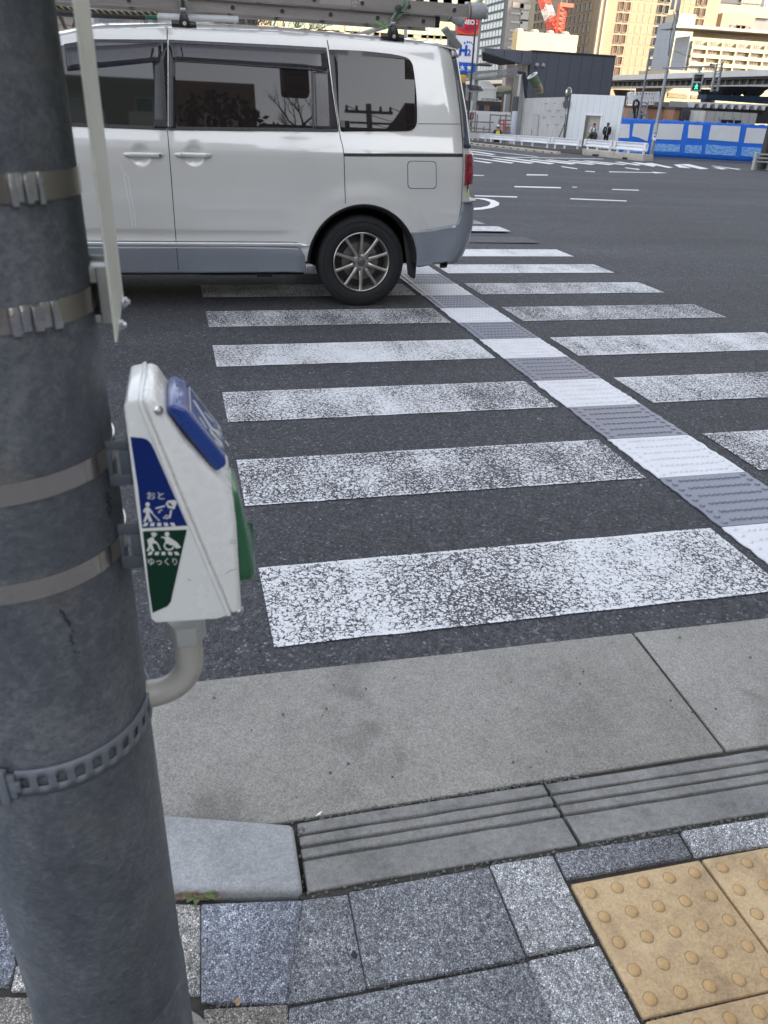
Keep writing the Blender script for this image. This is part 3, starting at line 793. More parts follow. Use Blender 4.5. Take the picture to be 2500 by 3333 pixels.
# second fine rib on the cover edge
# labels on the near side
def decal(pts, mat, off, name, parent, th=.0003):
    mb = MB(); mb.prism([bx(*q, YS - off) for q in pts], (0, th, 0)); return mb.build(name, mat, parent)
lab = decal([(250, 547), (335, 556), (362, 566), (386, 592), (410, 640), (622, 1128), (328, 1146), (300, 880)], MDB, .0006, 'blue_label', box)
labg = decal([(331, 1166), (620, 1155), (515, 1625), (495, 1655), (396, 1700), (375, 1560)], MDG, .0006, 'green_label', box)
sx = (bx(600, 1140) - bx(330, 1150)).normalized(); zx = V((0, 0, 1))
Zl = zc(450, 1550, .22592)
lx = lambda x, y, off=.0010: ony(*Zl(x, y), YS - off)
def glyphs(body, x0, x1, y, h, parent, nm):
    a, b = lx(x0, y), lx(x1, y); L = (b - a).length
    o = text_mesh(nm, body, 1.0, MLW, parent, (0, 0, 0), (1, 0, 0), (0, 0, 1), .0002, 'CENTER', 0.0)
    xs = [vv.co.x for vv in o.data.vertices]; zs = [vv.co.z for vv in o.data.vertices]
    org = wloc(parent); w0 = max(xs) - min(xs); h0 = max(zs) - min(zs); hz = (lx(x0, y - h / 2) - lx(x0, y + h / 2)).length
    d = (b - a) / w0; mx, mz = (max(xs) + min(xs)) / 2, (max(zs) + min(zs)) / 2; c = (a + b) / 2
    for vv in o.data.vertices:
        p = c + d * (vv.co.x - mx) + V((0, 0, 1)) * (vv.co.z - mz) * hz / h0; p.y = YS - .0009 + (vv.co.y + org.y) * .5
        vv.co = p - org
    return o
glyphs('おと', 125, 375, 280, 105, lab, 'lettering')
glyphs('ゆっくり', 140, 560, 1232, 105, labg, 'lettering')
def strokes(parent, nm, polys):
    mb = MB()
    for pts in polys: mb.prism([lx(x, y, .0010) for x, y in pts], (0, .0003, 0))
    return mb.build(nm, MLW, parent)
def disc(cx, cy, r, ry=None, n=14): return [(cx + r * cos(2 * pi * i / n), cy + (ry or r) * sin(2 * pi * i / n)) for i in range(n)]
def bar(x0, y0, x1, y1, w): 
    d = sqrt((x1 - x0) ** 2 + (y1 - y0) ** 2); nx, ny = -(y1 - y0) / d * w / 2, (x1 - x0) / d * w / 2
    return [(x0 + nx, y0 + ny), (x1 + nx, y1 + ny), (x1 - nx, y1 - ny), (x0 - nx, y0 - ny)]
def zeb(x0, x1, y, h, n=5):
    out = []
    for i in range(n):
        q = (i + .5) / n; cx = x0 + (x1 - x0) * q; w_ = (x1 - x0) / n * .30; sk = -(q - .5) * h * -1.6
        out.append([(cx - w_ - sk * .0 + (q - .5) * -28, y - h / 2), (cx + w_ + (q - .5) * -28, y - h / 2), (cx + w_ + (q - .5) * 38, y + h / 2), (cx - w_ + (q - .5) * 38, y + h / 2)])
    return out
strokes(lab, 'pictogram', [disc(135, 408, 32), [(105, 450), (150, 447), (212, 520), (200, 545), (160, 505), (165, 560), (205, 650), (160, 662), (135, 595), (105, 660), (72, 655), (110, 560), (108, 500), (90, 530), (68, 505)],
    bar(200, 535, 305, 645, 14), [(395, 395), (430, 352), (530, 345), (555, 380), (520, 478), (430, 455)], bar(250, 465, 385, 430, 18), bar(475, 490, 452, 605, 26),
    disc(300, 518, 15, 11), bar(315, 518, 318, 480, 8), bar(316, 484, 350, 492, 9), disc(375, 600, 16, 13), disc(415, 605, 16, 13), bar(388, 600, 392, 560, 8), bar(428, 605, 432, 570, 8), bar(390, 562, 434, 572, 9)] + zeb(60, 545, 697, 48))
mbh = MB(); mbh.prism([lx(x, y, .0013) for x, y in ((425, 380), (470, 395), (505, 440), (440, 420))], (0, .0003, 0)); mbh.build('speaker_hole', MDB, lab)
strokes(labg, 'pictogram', [disc(225, 843, 34), [(180, 815), (262, 822), (275, 842), (190, 840)], [(190, 880), (225, 890), (232, 930), (272, 945), (265, 975), (212, 965), (205, 1000), (235, 1080), (190, 1080), (178, 1030), (150, 1085), (118, 1075), (150, 1010), (140, 960), (128, 915), (160, 900)],
    bar(275, 965, 318, 1065, 18), disc(415, 835, 34), [(385, 880), (430, 870), (560, 955), (618, 1028), (545, 1045), (520, 1005), (440, 985), (425, 960)], bar(330, 880, 385, 885, 16), bar(380, 885, 420, 975, 20)]
    + [bar(445 + 68 * cos(a), 1000 + 62 * sin(a), 445 + 68 * cos(a + .46), 1000 + 62 * sin(a + .46), 22) for a in [.2 + .42 * i for i in range(9)]] + zeb(128, 600, 1115, 46))
# sloping blue panel
pa, pb = bx(508, 352, YS + .010), bx(838, 765, YS + .010)
ax = (pb - pa).normalized(); n_ = V((-ax.z, 0, ax.x)); 
if n_.x < 0: n_ = -n_
L = (pb - pa).length; y0, y1 = YS + .010, YE - .010
def sl(s, y, h): return pa + ax * s + V((0, y - pa.y, 0)) + n_ * h
mb = MB(); prof = [(0, -.004), (0, .0035), (.010, .0098), (L - .004, .0098), (L, .006), (L, -.004)]
mb.prism([sl(s, y0, h) for s, h in prof], (0, y1 - y0, 0)); panel = mb.build('blue_panel', MBL, box, bevel=.0028, bseg=3)
MFR = M('panel_line', (.50, .52, .50), .35, var=.05)
mb = MB()
def pquad(s0, s1, f0, f1, h=.0100, th=.0004):
    ya, yb = y0 + (y1 - y0) * f0, y0 + (y1 - y0) * f1
    mb.hexa([sl(s0, ya, h), sl(s1, ya, h), sl(s1, yb, h), sl(s0, yb, h)], [sl(s0, ya, h + th), sl(s1, ya, h + th), sl(s1, yb, h + th), sl(s0, yb, h + th)])
def pline(a, b, w):
    (s0, f0), (s1, f1) = a, b; P0, P1 = sl(s0, y0 + (y1 - y0) * f0, .0102), sl(s1, y0 + (y1 - y0) * f1, .0102); mb.beam(P0, P1, w, .0005, n_)
for a, b in (((.016, .10), (L - .008, .10)), ((.016, .90), (L - .008, .90)), ((.016, .10), (.016, .90))): pline(a, b, .0012)
# finger pressing pictogram with sound strokes
pline((.022, .62), (.050, .42), .0075); pline((.046, .30), (.066, .34), .009); pline((.05, .45), (.062, .60), .005); pline((.030, .30), (.040, .22), .004)
pline((.040, .70), (.052, .74), .004); pline((.072, .62), (.078, .60), .004); pline((.064, .68), (.067, .67), .004)
for i in range(5): pline((L - .021 + .002 * i, .16 + .16 * i), (L - .012 + .001 * i, .22 + .15 * i), .0042)
mb.build('panel_pictogram', MFR, panel)
mb = MB(); rr = random.Random(2)   # braille dots on the upper bevel
for col_ in range(9):
    for row in range(3):
        for hcol in range(2):
            if rr.random() < .5: continue
            f_ = .14 + col_ * .085 + hcol * .028; s = .0028 + row * .0021
            mb.ball(sl(s, y0 + (y1 - y0) * f_, .0035 + (.0063) * s / .010 + .0001), .0008, 6)
mb.build('braille_dots', M('braille', (.10, .13, .22), .4, var=0), panel)
# screw, button, brackets, conduit
mb = MB(); c = bx(436, 372, YS - .0005); mb.lathe([(.0042, -.001), (.0042, .0004), (.0032, .0010), (.001, .0011)], c, (.35, -.85, .3), 16); mb.build('screw', MSTEELD, cover, smooth=True, angle=40)
mb = MB(); c = bx(968, 1683, YS + .003); mb.lathe([(.0042, -.002), (.0042, .0015), (.003, .0028), (.001, .003)], c, (.9, -.4, .0), 14); mb.build('screw', MSTEELD, cover, smooth=True, angle=40)
gx0, gt, gb = bx(930, 1200).x - .002, bx(925, 895, YS + .02).z, bx(985, 1520, YS + .02).z
MGRIM = M('button_rim', (.10, .11, .11), .4, var=.05)
mb = MB(); zc_, hz, hy, yc_ = (gt + gb) / 2, (gt - gb) / 2, .036, (YS + YE) / 2
tilt = .0115
ring = []
for i in range(40):
    a = 2 * pi * i / 40; e = .38; cy_, sz_ = cos(a), sin(a)
    ring.append((yc_ + hy * (abs(cy_) ** e) * (1 if cy_ > 0 else -1), zc_ + hz * (abs(sz_) ** e) * (1 if sz_ > 0 else -1)))
def gring(sc_, x): return [(gx0 + x + (zc_ - z) / hz * tilt * .55, yc_ + (y - yc_) * sc_, zc_ + (z - zc_) * sc_) for y, z in ring]
rs = [mb.vs(gring(s_, x)) for s_, x in ((1, -.01), (1, .010), (.965, .0135), (.88, .0158), (.5, .0168), (.02, .017))]
for A, B in zip(rs, rs[1:]):
    for k in range(40): mb.face([A[k], A[(k + 1) % 40], B[(k + 1) % 40], B[k]])
mb.build('green_button', MGB, box, smooth=True, angle=60)
for (q0, q1, zsl) in (((80, 580), (225, 868), .0), ((160, 1125), (300, 1408), .0)):
    a, b = bx(*q0, .653), bx(*q1, .653); xm = b.x + .006
    zm = (a.z + b.z) / 2
    c_bracket(box, 'bracket', a.x, xm, .653, .003, b.z, a.z, (a.x + .004, a.x + .0105, zm - .010, zm + .013), MBKG)
    mb = MB(); mb.box(xm - .004, xm, .656, .740, zm + .010, zm + .0125)
    mb.box(a.x + .012, xm, .7405, .7435, zm + .002, a.z + .004); mb.box(a.x + .012, xm, .7405, .7435, b.z, zm - .010); mb.box(xm - .005, xm, .7405, .7435, b.z, a.z + .004)
    mb.build('mounting_frame', MBKD, box, bevel=.0008)
for (u, v) in ((50, 1607), (50, 1932)):
    strap_part(box, u, v, .0192, None)
cn = bx(618, 1790, .70); cn.y = .70
mb = MB(); zt = bx(600, 1765, .70).z + .004; mb.lathe([(.0205, zt - .024), (.0205, zt)], (cn.x, cn.y, 0), n=6); mb.build('conduit_nut', MPIPE_N, box, bevel=.0012)
r_ = .0150; path = []; zb_ = zt - .022; rc = .043
for i in range(4): path.append((cn.x, cn.y, zb_ - .03 * i / 3))
zk = zb_ - .03
for i in range(1, 13):
    a = pi / 2 * i / 12; path.append((cn.x - rc * (1 - cos(a)), cn.y, zk - rc * sin(a)))
xe = path[-1][0]; 
for i in range(1, 15): path.append((xe - .0055 * i, cn.y, path[15][2] + .0006 * i * i * .12))
mb = MB(); mb.tube(path, [r_ * (1 + (.035 if (i % 2 and i > 13) else 0)) for i in range(len(path))], 28)
mb.build('conduit', MPIPE, box, smooth=True, angle=50)
# scuffs on the cover
mb = MB(); sc_ = lambda *q: [bx(x, y, YS - .0011) for x, y in q]
mb.prism(sc_((905, 1222), (940, 1228), (941, 1231), (906, 1226)), (0, .0002, 0)); mb.prism(sc_((898, 1238), (942, 1244), (942, 1247), (900, 1242)), (0, .0002, 0)); mb.prism(sc_((868, 1445), (905, 1420), (952, 1412), (906, 1424)), (0, .0002, 0)); mb.prism(sc_((622, 1478), (648, 1486), (650, 1489), (624, 1482)), (0, .0002, 0))
mb.build('scuff', M('scuff_brown', (.22, .17, .15), .6), cover)

# beige post in the bottom left corner
pp = onz(2, 3290, .06)
post = thing('beige_post', (-.315, .40, .04), 'blurred beige post in the bottom left corner beside the pole', 'post')
mb = MB(); mb.lathe([(.019, .04), (.019, .33), (.016, .342), (.004, .346)], (-.338, .47, 0), n=24); mb.build('tube', M('post_beige', (.36, .31, .26), .5, var=.06), post, smooth=True)
mb = MB(); mb.lathe([(.03, .04), (.028, .055), (.019, .058)], (-.338, .47, 0), n=24); mb.build('foot', M('post_beige', (.36, .31, .26), .5), post, smooth=True)
# ================================================================== background
def bmat(name, col, sx, sz, line=.03, dark=.72, var=.10, rough=.75):
    """wall with panel joints on a grid of sx by sz metres"""
    if name in MATS: return MATS[name]
    mt, t, b = base_mat(name); P = coord(t)
    s = t.nodes.new('ShaderNodeSeparateXYZ'); ln(t, P, s.inputs[0])
    def joint(val, size):
        q = mth(t, 'FRACT', mth(t, 'DIVIDE', mth(t, 'ADD', val, 1000.0), size))
        return mth(t, 'MULTIPLY', mth(t, 'GREATER_THAN', q, line / size), mth(t, 'LESS_THAN', q, 1.0))
    h = joint(mth(t, 'ADD', s.outputs[0], s.outputs[1]), sx); vv = joint(s.outputs[2], sz)
    g_ = mth(t, 'MULTIPLY', h, vv)
    n = noise(t, P, .22, 4, .6).outputs[0]; n2 = noise(t, mapping(t, P, (1, 1, .12)), 1.2, 4, .65).outputs[0]
    k = mth(t, 'ADD', mth(t, 'MULTIPLY', n, .5), mth(t, 'MULTIPLY', n2, .5))
    c = ramp(t, k, [(.3, tuple(x * (1 - var) for x in col)), (.7, tuple(min(1, x * (1 + var)) for x in col))])
    c = mixc(t, mth(t, 'SUBTRACT', 1.0, g_), c, tuple(x * dark for x in col))
    ln(t, c, b.inputs['Base Color']); b.inputs['Roughness'].default_value = rough
    MATS[name] = mt; return mt
GLASS = M('window_glass', (.035, .04, .045), .08, var=.2, vs=.3, spec=.6)
GLASSW = M('window_glass_warm', (.14, .085, .06), .15, var=.35, vs=.4)
GLASSL = M('window_glass_pale', (.30, .32, .31), .2, var=.3, vs=.25)
FRW = M('window_surround', (.42, .36, .28), .7, var=.08)
def xy(p): return V((p.x, p.y, 0))
def window_obj(name, parent, c, ax, n, w, h, gl, fr, reveal=.25, border=.12, mull=0):
    """c centre on the wall, ax unit along the wall, n outward normal"""
    mb = MB(); z = V((0, 0, 1)); c = V(c)
    mb.obox(c + n * .03, ax * w / 2, n * .03, z * h / 2, 0)
    for s in (-1, 1):
        mb.obox(c + ax * s * (w / 2 + border / 2) + n * reveal / 2, ax * border / 2, n * reveal / 2, z * (h / 2 + border), 1)
        mb.obox(c + z * s * (h / 2 + border / 2) + n * reveal / 2, ax * w / 2, n * reveal / 2, z * border / 2, 1)
    for i in range(mull):
        q = -w / 2 + w * (i + 1) / (mull + 1); mb.obox(c + ax * q + n * .07, ax * .04, n * .07, z * h / 2, 1)
    return mb.build(name, [gl, fr], parent)
XP, XN, YN = V((1, 0, 0)), V((-1, 0, 0)), V((0, -1, 0))
YP = V((0, 1, 0))
# ---------- beige office tower with a lit front and a shaded flank
C = at(1960, 0, 260); zt = 95
tw = thing('office_tower', (C.x, C.y, -1), 'tall beige office tower with a sunlit front, shaded flank and square recessed windows', 'office tower')
wall_lit = bmat('beige_panels', (.35, .262, .165), 4.1, 3.6, .05, .86)
xr = ony(2000 + 1150 * .3014, 0, C.y).x; yl = onx(1716, 40, C.x).y
mb = MB(); mb.box(C.x, xr, C.y, yl + 30, -1, zt); mb.build('wall', wall_lit, tw)
mb = MB(); mb.box(C.x - .35, C.x + .0, C.y - .5, C.y + .45, -1, zt); mb.box(C.x + 1.2, C.x + 1.6, C.y - .45, C.y - .003, -1, zt); mb.build('corner_pilaster', M('pilaster_pale', (.55, .46, .34), .7, var=.1), tw)
rows_v = [onx(*A1(1395, y), C.x).z for y in (65, 180, 298, 413, 535)]
dz = (rows_v[0] - rows_v[-1]) / 4
zr0 = rows_v[0] + 2 * dz
flank = [onx(*A1(x, 120), C.x).y for x in (822, 862, 902, 945, 1160, 1208, 1258, 1306, 1356, 1405)]
flank = [(onx(*A1(x, y), C.x).y) for x, y in ((815, 158), (855, 153), (895, 148), (940, 141), (1165, 105), (1212, 97), (1260, 88), (1307, 80), (1357, 72), (1406, 64))]
MSUR = M('flank_reveal', (.40, .33, .25), .75, var=.08)
for r in range(9):
    z = zr0 - r * dz
    for y in flank:
        if z < 2: continue
        window_obj('window', tw, (C.x, y, z), YP, XN, 1.7, 2.0, GLASS, MSUR, .30, .1, 1)
front = [(75, 'w'), (145, 'w'), (215, 'p'), (285, 'p'), (350, 'p'), (420, 'p'), (490, 'g'), (556, 'g'), (690, 'p'), (758, 'p'), (824, 'p'), (888, 'w'), (950, 'w')]
fr0 = [ony(*A2(x, 64 + (x - 75) * .11), C.y) for x, _ in front]
fz = [ony(*A2(60, y), C.y).z for y in (62, 178, 297, 415, 540)]
dzf = (fz[0] - fz[-1]) / 4
for r in range(8):
    z = fz[0] + dzf - r * dzf
    for (x_, kind), p in zip(front, fr0):
        if z < 6: continue
        w_ = 1.35
        if kind == 'p':
            if p.x > fr0[8].x - 1 and r > 2: continue
            window_obj('wall_panel', tw, (p.x, C.y, z), XP, YN, w_, 1.9, wall_lit, wall_lit, .07, .07)
        else:
            window_obj('window', tw, (p.x, C.y, z), XP, YN, w_, 1.9, GLASSW if kind == 'w' else GLASS, FRW, .30, .07)
# ---------- grey tower with ribbon windows
C = at(1652, 30, 235); zt = 90
tg = thing('grey_tower', (C.x, C.y, -1), 'grey office block with long ribbon windows behind the fuel station sign', 'office tower')
gw = bmat('grey_panels', (.125, .118, .112), 5.0, 3.2, .05, .82)
xr = ony(1719, 30, C.y).x; yl = onx(1480, 40, C.x).y
mb = MB(); mb.box(C.x, xr, C.y, yl, -1, zt); mb.build('wall', gw, tg)
ya = onx(*A1(222, 270), C.x).y; yb = onx(*A1(472, 60), C.x).y
zs = [onx(*A1(470, y), C.x).z for y in (60, 158, 256, 347, 436)]
dzg = (zs[0] - zs[-1]) / 4
for r in range(10):
    z = zs[0] + dzg - r * dzg
    if z < 4: continue
    window_obj('ribbon_window', tg, (C.x, (ya + yb) / 2, z), YP, XN, abs(ya - yb), 1.35, GLASSL, M('ribbon_frame', (.20, .19, .18), .6), .18, .10, 6)
for i, (x, y, ww) in enumerate(((600, 145, 3.2), (600, 240, 3.2), (560, 330, 1.8), (550, 420, 1.8), (530, 512, 1.5))):
    p = ony(*A1(x, y), C.y); window_obj('slot_window', tg, p, XP, YN, ww, .45, GLASS, gw, .1, .1)
for x, y in ((690, 172), (683, 268)):
    p = ony(*A1(x, y), C.y); window_obj('slot_window', tg, p, XP, YN, 2.2, 2.2, GLASS, gw, .12, .1)
for x, y in ((620, 55), (700, 72)):
    p = ony(*A1(x, y), C.y); window_obj('slot_window', tg, p, XP, YN, 3.0, 1.2, M('pale_louvre', (.22, .20, .165), .6), gw, .12, .1)
p = onx(*A1(375, 915), C.x); window_obj('window', tg, p, YP, XN, 4, 2.0, GLASS, gw, .15, .15)
p = ony(*A1(490, 905), C.y); window_obj('slot_window', tg, p, XP, YN, 2.2, 1.2, GLASS, gw, .12, .1)
# ---------- tower at the right with a dark lattice crown
C = at(*A2(1172, 140), 330); 
tr_ = thing('tan_tower', (C.x, C.y, -1), 'tan office tower with a dark gridded crown at the top right of the photo', 'office tower')
xr = ony(*A2(1525, 180), C.y).x; zt = C.z
tanw = bmat('tan_panels', (.29, .225, .165), 6, 4, .06, .9)
mb = MB(); mb.box(C.x, xr, C.y, C.y + 60, -1, zt); mb.build('wall', tanw, tr_)
mb = MB(); x2 = ony(*A2(1900, 200), C.y + 6).x; zg = ony(*A2(1560, 185), C.y + 6).z
mb.box(xr + .02, x2, C.y + 6, C.y + 60, -1, zg); mb.build('annex', bmat('annex_panels', (.22, .19, .175), 6, 4, .06, .9), tr_)
a, b = ony(*A2(1240, 70), C.y + 8), ony(*A2(1625, 95), C.y + 8)
MCR = M('crown_dark', (.05, .05, .055), .6, var=.15); MCL = M('crown_tan', (.50, .40, .28), .7, var=.1)
mb = MB(); mb.box(a.x - 14, b.x, C.y + 9, C.y + 55, zt, zt + 45); mb.build('crown', MCR, tr_)
mb = MB()
for i in range(16):
    x = a.x + (b.x - a.x) * (i + .5) / 16
    if 5 <= i < 14: mb.box(x - (b.x - a.x) / 50, x + (b.x - a.x) / 50, C.y + 8.2, C.y + 8.997, zt + 3, zt + 44)
mb.build('crown_fins', MCL, tr_)
mb = MB()
for k in range(5): mb.box(a.x - 14, b.x + .5, C.y + 8.1, C.y + 8.19, zt + 4 + k * 4, zt + 4.4 + k * 4)
mb.build('crown_rails', MCR, tr_)
mb = MB(); mb.box(a.x - 18, b.x + 1.2, C.y + 5, C.y + 8.0, zt + .02, zt + 3.2); mb.build('terrace', M('terrace_tan', (.30, .25, .19), .7), tr_)
for i in range(3):
    p = ony(*A2(1300 + i * 55, 308 + i * 4), C.y); window_obj('window', tr_, p, XP, YN, 3.6, 1.6, GLASSW, tanw, .3, .2)
# ---------- pale hotel with balconies
C = at(*A2(826, 395), 170); zt = C.z
ho = thing('balcony_block', (C.x, C.y, -1), 'pale sunlit hotel block with rows of balconies and a grey panelled side', 'building')
how = bmat('hotel_wall', (.42, .355, .225), 30, 3.0, .04, .9); hos = bmat('hotel_side', (.30, .315, .34), 60, 1.6, .06, .78)
xr = ony(2700, 170, C.y).x
yl = onx(*A2(672, 440), C.x).y
mb = MB(); mb.box(C.x + .02, xr, C.y, yl, -1, zt); mb.build('wall', how, ho)
mb = MB(); mb.box(C.x - .3, C.x, C.y - .25, yl, -1, zt + .05); mb.build('side_wall', hos, ho)
mb = MB(); q = ony(*A2(868, 330), C.y + 4); mb.box(q.x, xr, C.y + 4, yl, zt + .02, q.z); mb.build('penthouse', bmat('hotel_pent', (.36, .29, .20), 8, 2, .04, .9), ho)
rz = ony(*A2(870, 300), C.y - 1).z
mb = MB(); mb.prism([(C.x - 4, C.y - 1.2, rz - .2), (C.x + 2, C.y - 1.2, rz + .35), (xr, C.y - 1.2, rz + .35), (xr, C.y - 1.2, rz), (C.x + 2, C.y - 1.2, rz - .1)], (0, 6, 0)); mb.build('roof_canopy', M('canopy_pale', (.32, .28, .23), .6, var=.08), ho)
mb = MB()
for i in range(24):
    x = C.x + 2 + i * 2.6
    mb.box(x, x + .12, C.y - .9, C.y - .78, q.z + .01, rz)
mb.beam((C.x + 2, C.y - .84, q.z + .3), (xr, C.y - .84, q.z + .3), .12, .12); mb.build('canopy_struts', M('strut_grey', (.25, .22, .20), .6), ho)
bayx = [ony(*A2(x, 470 + (x - 830) * .1), C.y).x for x in (832, 975, 1132, 1287, 1442, 1602)]
bw = (bayx[-1] - bayx[0]) / 5
hz = [ony(*A2(900, y), C.y).z for y in (438, 528, 618, 706, 795, 880)]
BAL = M('balcony_pale', (.43, .37, .24), .7, var=.05); BRN = M('window_brown', (.24, .13, .08), .3, var=.25, vs=1); YLW = M('curtain_yellow', (.70, .55, .28), .7, var=.2)
for r in range(5):
    za, zb = hz[r + 1], hz[r]
    mb = MB(); mb.box(C.x + .3, xr, C.y - .7, C.y - .004, za - .10, za + .22); mb.build('floor_slab', BAL, ho)
    for k in range(8):
        x0 = bayx[0] + k * bw
        mb = MB(); mb.box(x0 - .18, x0 + .18, C.y - .65, C.y - .004, za + .225, zb - .105); mb.build('bay_wall', BAL, ho)
        cx = x0 + bw * .5; zc2 = (za + zb) / 2
        window_obj('window', ho, (cx - bw * .05, C.y, zc2 + .22), XP, YN, bw * .38, (zb - za) * .56, BRN, BAL, .10, .06, 2)
        mb = MB(); mb.box(x0 + .18, x0 + bw - .18, C.y - .62, C.y - .58, za + .225, za + .5); mb.build('balustrade', M('balustrade_cream', (.39, .33, .21), .6, var=.08), ho)
        if (r + k) % 2 == 0 and r > 0:
            mb = MB(); mb.box(cx + bw * .20, cx + bw * .38, C.y - .06, C.y - .003, za + .24, zb - .25); mb.build('door_panel', YLW if k % 3 else BRN, ho)
        if r >= 2 or k >= 4:
            mb = MB(); mb.box(cx - bw * .42, cx - bw * .28, C.y - .06, C.y - .003, za + .24, zb - .25); mb.build('door_panel', BRN if k % 2 else GLASS, ho)
# stair tower beside it
Cs = at(*A2(655, 255), 190)
st = thing('stair_block', (Cs.x, Cs.y, -1), 'grey panelled service block with one sunlit face, left of the balcony hotel', 'building')
xl = ony(*A2(490, 270), Cs.y + .01).x; xr2 = ony(*A2(960, 270), Cs.y).x
yl2 = onx(*A2(494, 270), Cs.x).y
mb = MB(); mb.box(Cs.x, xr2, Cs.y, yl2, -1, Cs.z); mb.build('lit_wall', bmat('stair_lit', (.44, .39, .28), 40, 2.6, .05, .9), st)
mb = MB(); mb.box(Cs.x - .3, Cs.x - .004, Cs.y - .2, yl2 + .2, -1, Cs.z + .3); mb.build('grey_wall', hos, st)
mb = MB(); mb.box(Cs.x + 1.2, Cs.x + 5, Cs.y + 1, Cs.y + 6, Cs.z + .01, Cs.z + 1.9); mb.build('roof_room', M('roomtop', (.40, .35, .26), .7), st)
# ---------- yellow tiled building behind the van
Yb = 120.0
a, b = ony(830, 90, Yb), ony(1482, 90, Yb)
yb_ = thing('tiled_building', (b.x, Yb, -1), 'sunlit cream tiled building with small pale green windows, seen between ladders and van roof', 'building')
tile_m = bmat('cream_tiles', (.52, .44, .28), 1.15, 1.15, .09, .80, .06)
ztop = ony(1400, -60, Yb).z
mb = MB(); mb.box(a.x, b.x, Yb, Yb + 30, -1, ztop + 8); mb.build('wall', tile_m, yb_)
GRN = M('window_greenish', (.42, .52, .38), .25, var=.15)
for (y0, xs) in ((110, range(-1400, 1150, 68)), (20, range(-1400, 1150, 68)), (200, range(-1400, 1150, 68))):
    for i, x in enumerate(xs):
        px_ = zc(1080, 0, .3255)(x + 10, 255 + y0 + x * .05 - 0)
        p = ony(*px_, Yb)
        if p.x < a.x + 2 or i % 9 in (4,): continue
        window_obj('window', yb_, p, XP, YN, .95, 1.45, GRN, tile_m, .10, .06)
for x in (-500, -330, -160, 10, 180, 350, 520, 690, 800, 935, 1075, 1215):
    p = ony(*zc(1080, 0, .3255)(x, 20 + x * .05), Yb)
    mb = MB(); mb.box(p.x - .35, p.x + .35, Yb - .5, Yb - .004, p.z - 1.2, ztop + 8); mb.build('pilaster', M('pilaster_cream', (.56, .49, .36), .7), yb_)
    mb = MB(); mb.box(p.x + .5, p.x + 4.4, Yb - .12, Yb - .004, p.z - .8, ztop + 8); mb.build('louvre', bmat('louvre_tan', (.42, .33, .22), 90, .35, .12, .5), yb_)
# ---------- cream box building, and the tower crane on it
C = at(*A1(618, 335), 140); zt = C.z
cb = thing('cream_box_building', (C.x, C.y, -1), 'blank cream sunlit box of a building under the red crane', 'building')
xr = ony(*A1(1273, 372), C.y).x; yl = onx(*A1(565, 345), C.x).y
mb = MB(); mb.box(C.x, xr, C.y, yl, -1, zt); mb.build('wall', bmat('cream_panels', (.40, .35, .25), 1.7, 5.0, .03, .88, .05), cb)
for i in range(4):
    x = C.x + .8 + (xr - C.x - 1.6) * i / 3.3; mb = MB(); mb.lathe([(.62, 0), (.62, .30), (.5, .45), (.2, .5)], (x, C.y + 1.6, zt), n=16); mb.build('roof_vent', M('vent_cream', (.46, .42, .33), .6), cb)
RED = M('crane_red', (.62, .075, .035), .5, var=.1); CWH = M('crane_white', (.75, .70, .62), .5, var=.1)
def lattice(mb, a, b, w, n, r, up=(0, 0, 1), m=0):
    a, b = V(a), V(b); d = (b - a).normalized(); s = d.cross(V(up)).normalized() * w / 2; u2 = s.cross(d).normalized() * w / 2
    cs = [s + u2, -s + u2, -s - u2, s - u2]
    for c_ in cs: mb.beam(a + c_, b + c_, r, r, up, m)
    for i in range(n):
        p0 = a + (b - a) * i / n; p1 = a + (b - a) * (i + 1) / n
        for k in range(4):
            c0, c1 = cs[k], cs[(k + 1) % 4]
            mb.beam(p0 + c0, p1 + c1, r * .7, r * .7, up, m); mb.beam(p0 + c0, p0 + c1, r * .6, r * .6, up, m); mb.beam(p0 + c1, p1 + c0, r * .6, r * .6, up, m)
D = 165
cr = thing('tower_crane', at(*A1(1000, 345), D), 'red and white lattice crane standing behind the cream box building', 'crane')
base_ = at(*A1(1010, 360), D); p1 = at(*A1(965, 200), D + 1); p2 = at(*A1(925, 85), D + 2); p3 = at(*A1(860, -120), D + 4)
cr.location = (base_.x, base_.y, base_.z - 8)
mb = MB(); lattice(mb, base_, p1, 1.35, 5, .12); mb.build('boom_foot', RED, cr)
mb = MB(); lattice(mb, p1 + (p2 - p1) * .02, p2, 1.35, 4, .11); mb.build('boom_section', CWH, cr)
mb = MB(); lattice(mb, p2 + (p3 - p2) * .02, p3, 1.35, 6, .11); mb.build('boom_section', RED, cr)
mb = MB(); a0, a1 = at(*A1(1062, 80), D - 1), at(*A1(1040, 360), D - 1); b0, b1 = at(*A1(1140, 90), D + 1), at(*A1(1095, 360), D + 1)
for p, q in ((a0, a1), (b0, b1)): mb.beam(p, q + V((0, 0, -6)), .36, .36)
for k in range(5):
    mb.beam(a0 + (a1 - a0) * k / 5, b0 + (b1 - b0) * (k + .8) / 5, .18, .18); mb.beam(a0 + (a1 - a0) * k / 5, b0 + (b1 - b0) * k / 5, .18, .18)
c_ = (a0 + b0) / 2; mb.obox(c_ + V((.5, 0, .4)), V((1.3, 0, 0)), V((0, .5, 0)), V((0, 0, .28))); mb.build('gantry_frame', RED, cr)
mb = MB(); mb.tube([at(*A1(1075, 60), D), p3 + V((6, 0, 8))], .08, 5); mb.tube([at(*A1(1130, 60), D), p3 + V((9, 0, 9))], .08, 5); mb.build('pendant_cable', M('cable', (.1, .1, .1), .6), cr)
mb = MB(); lattice(mb, base_ + V((1.5, 0, -.2)), V((base_.x + 1.5, base_.y, -1)), 1.6, 8, .2); mb.build('mast', RED, cr)
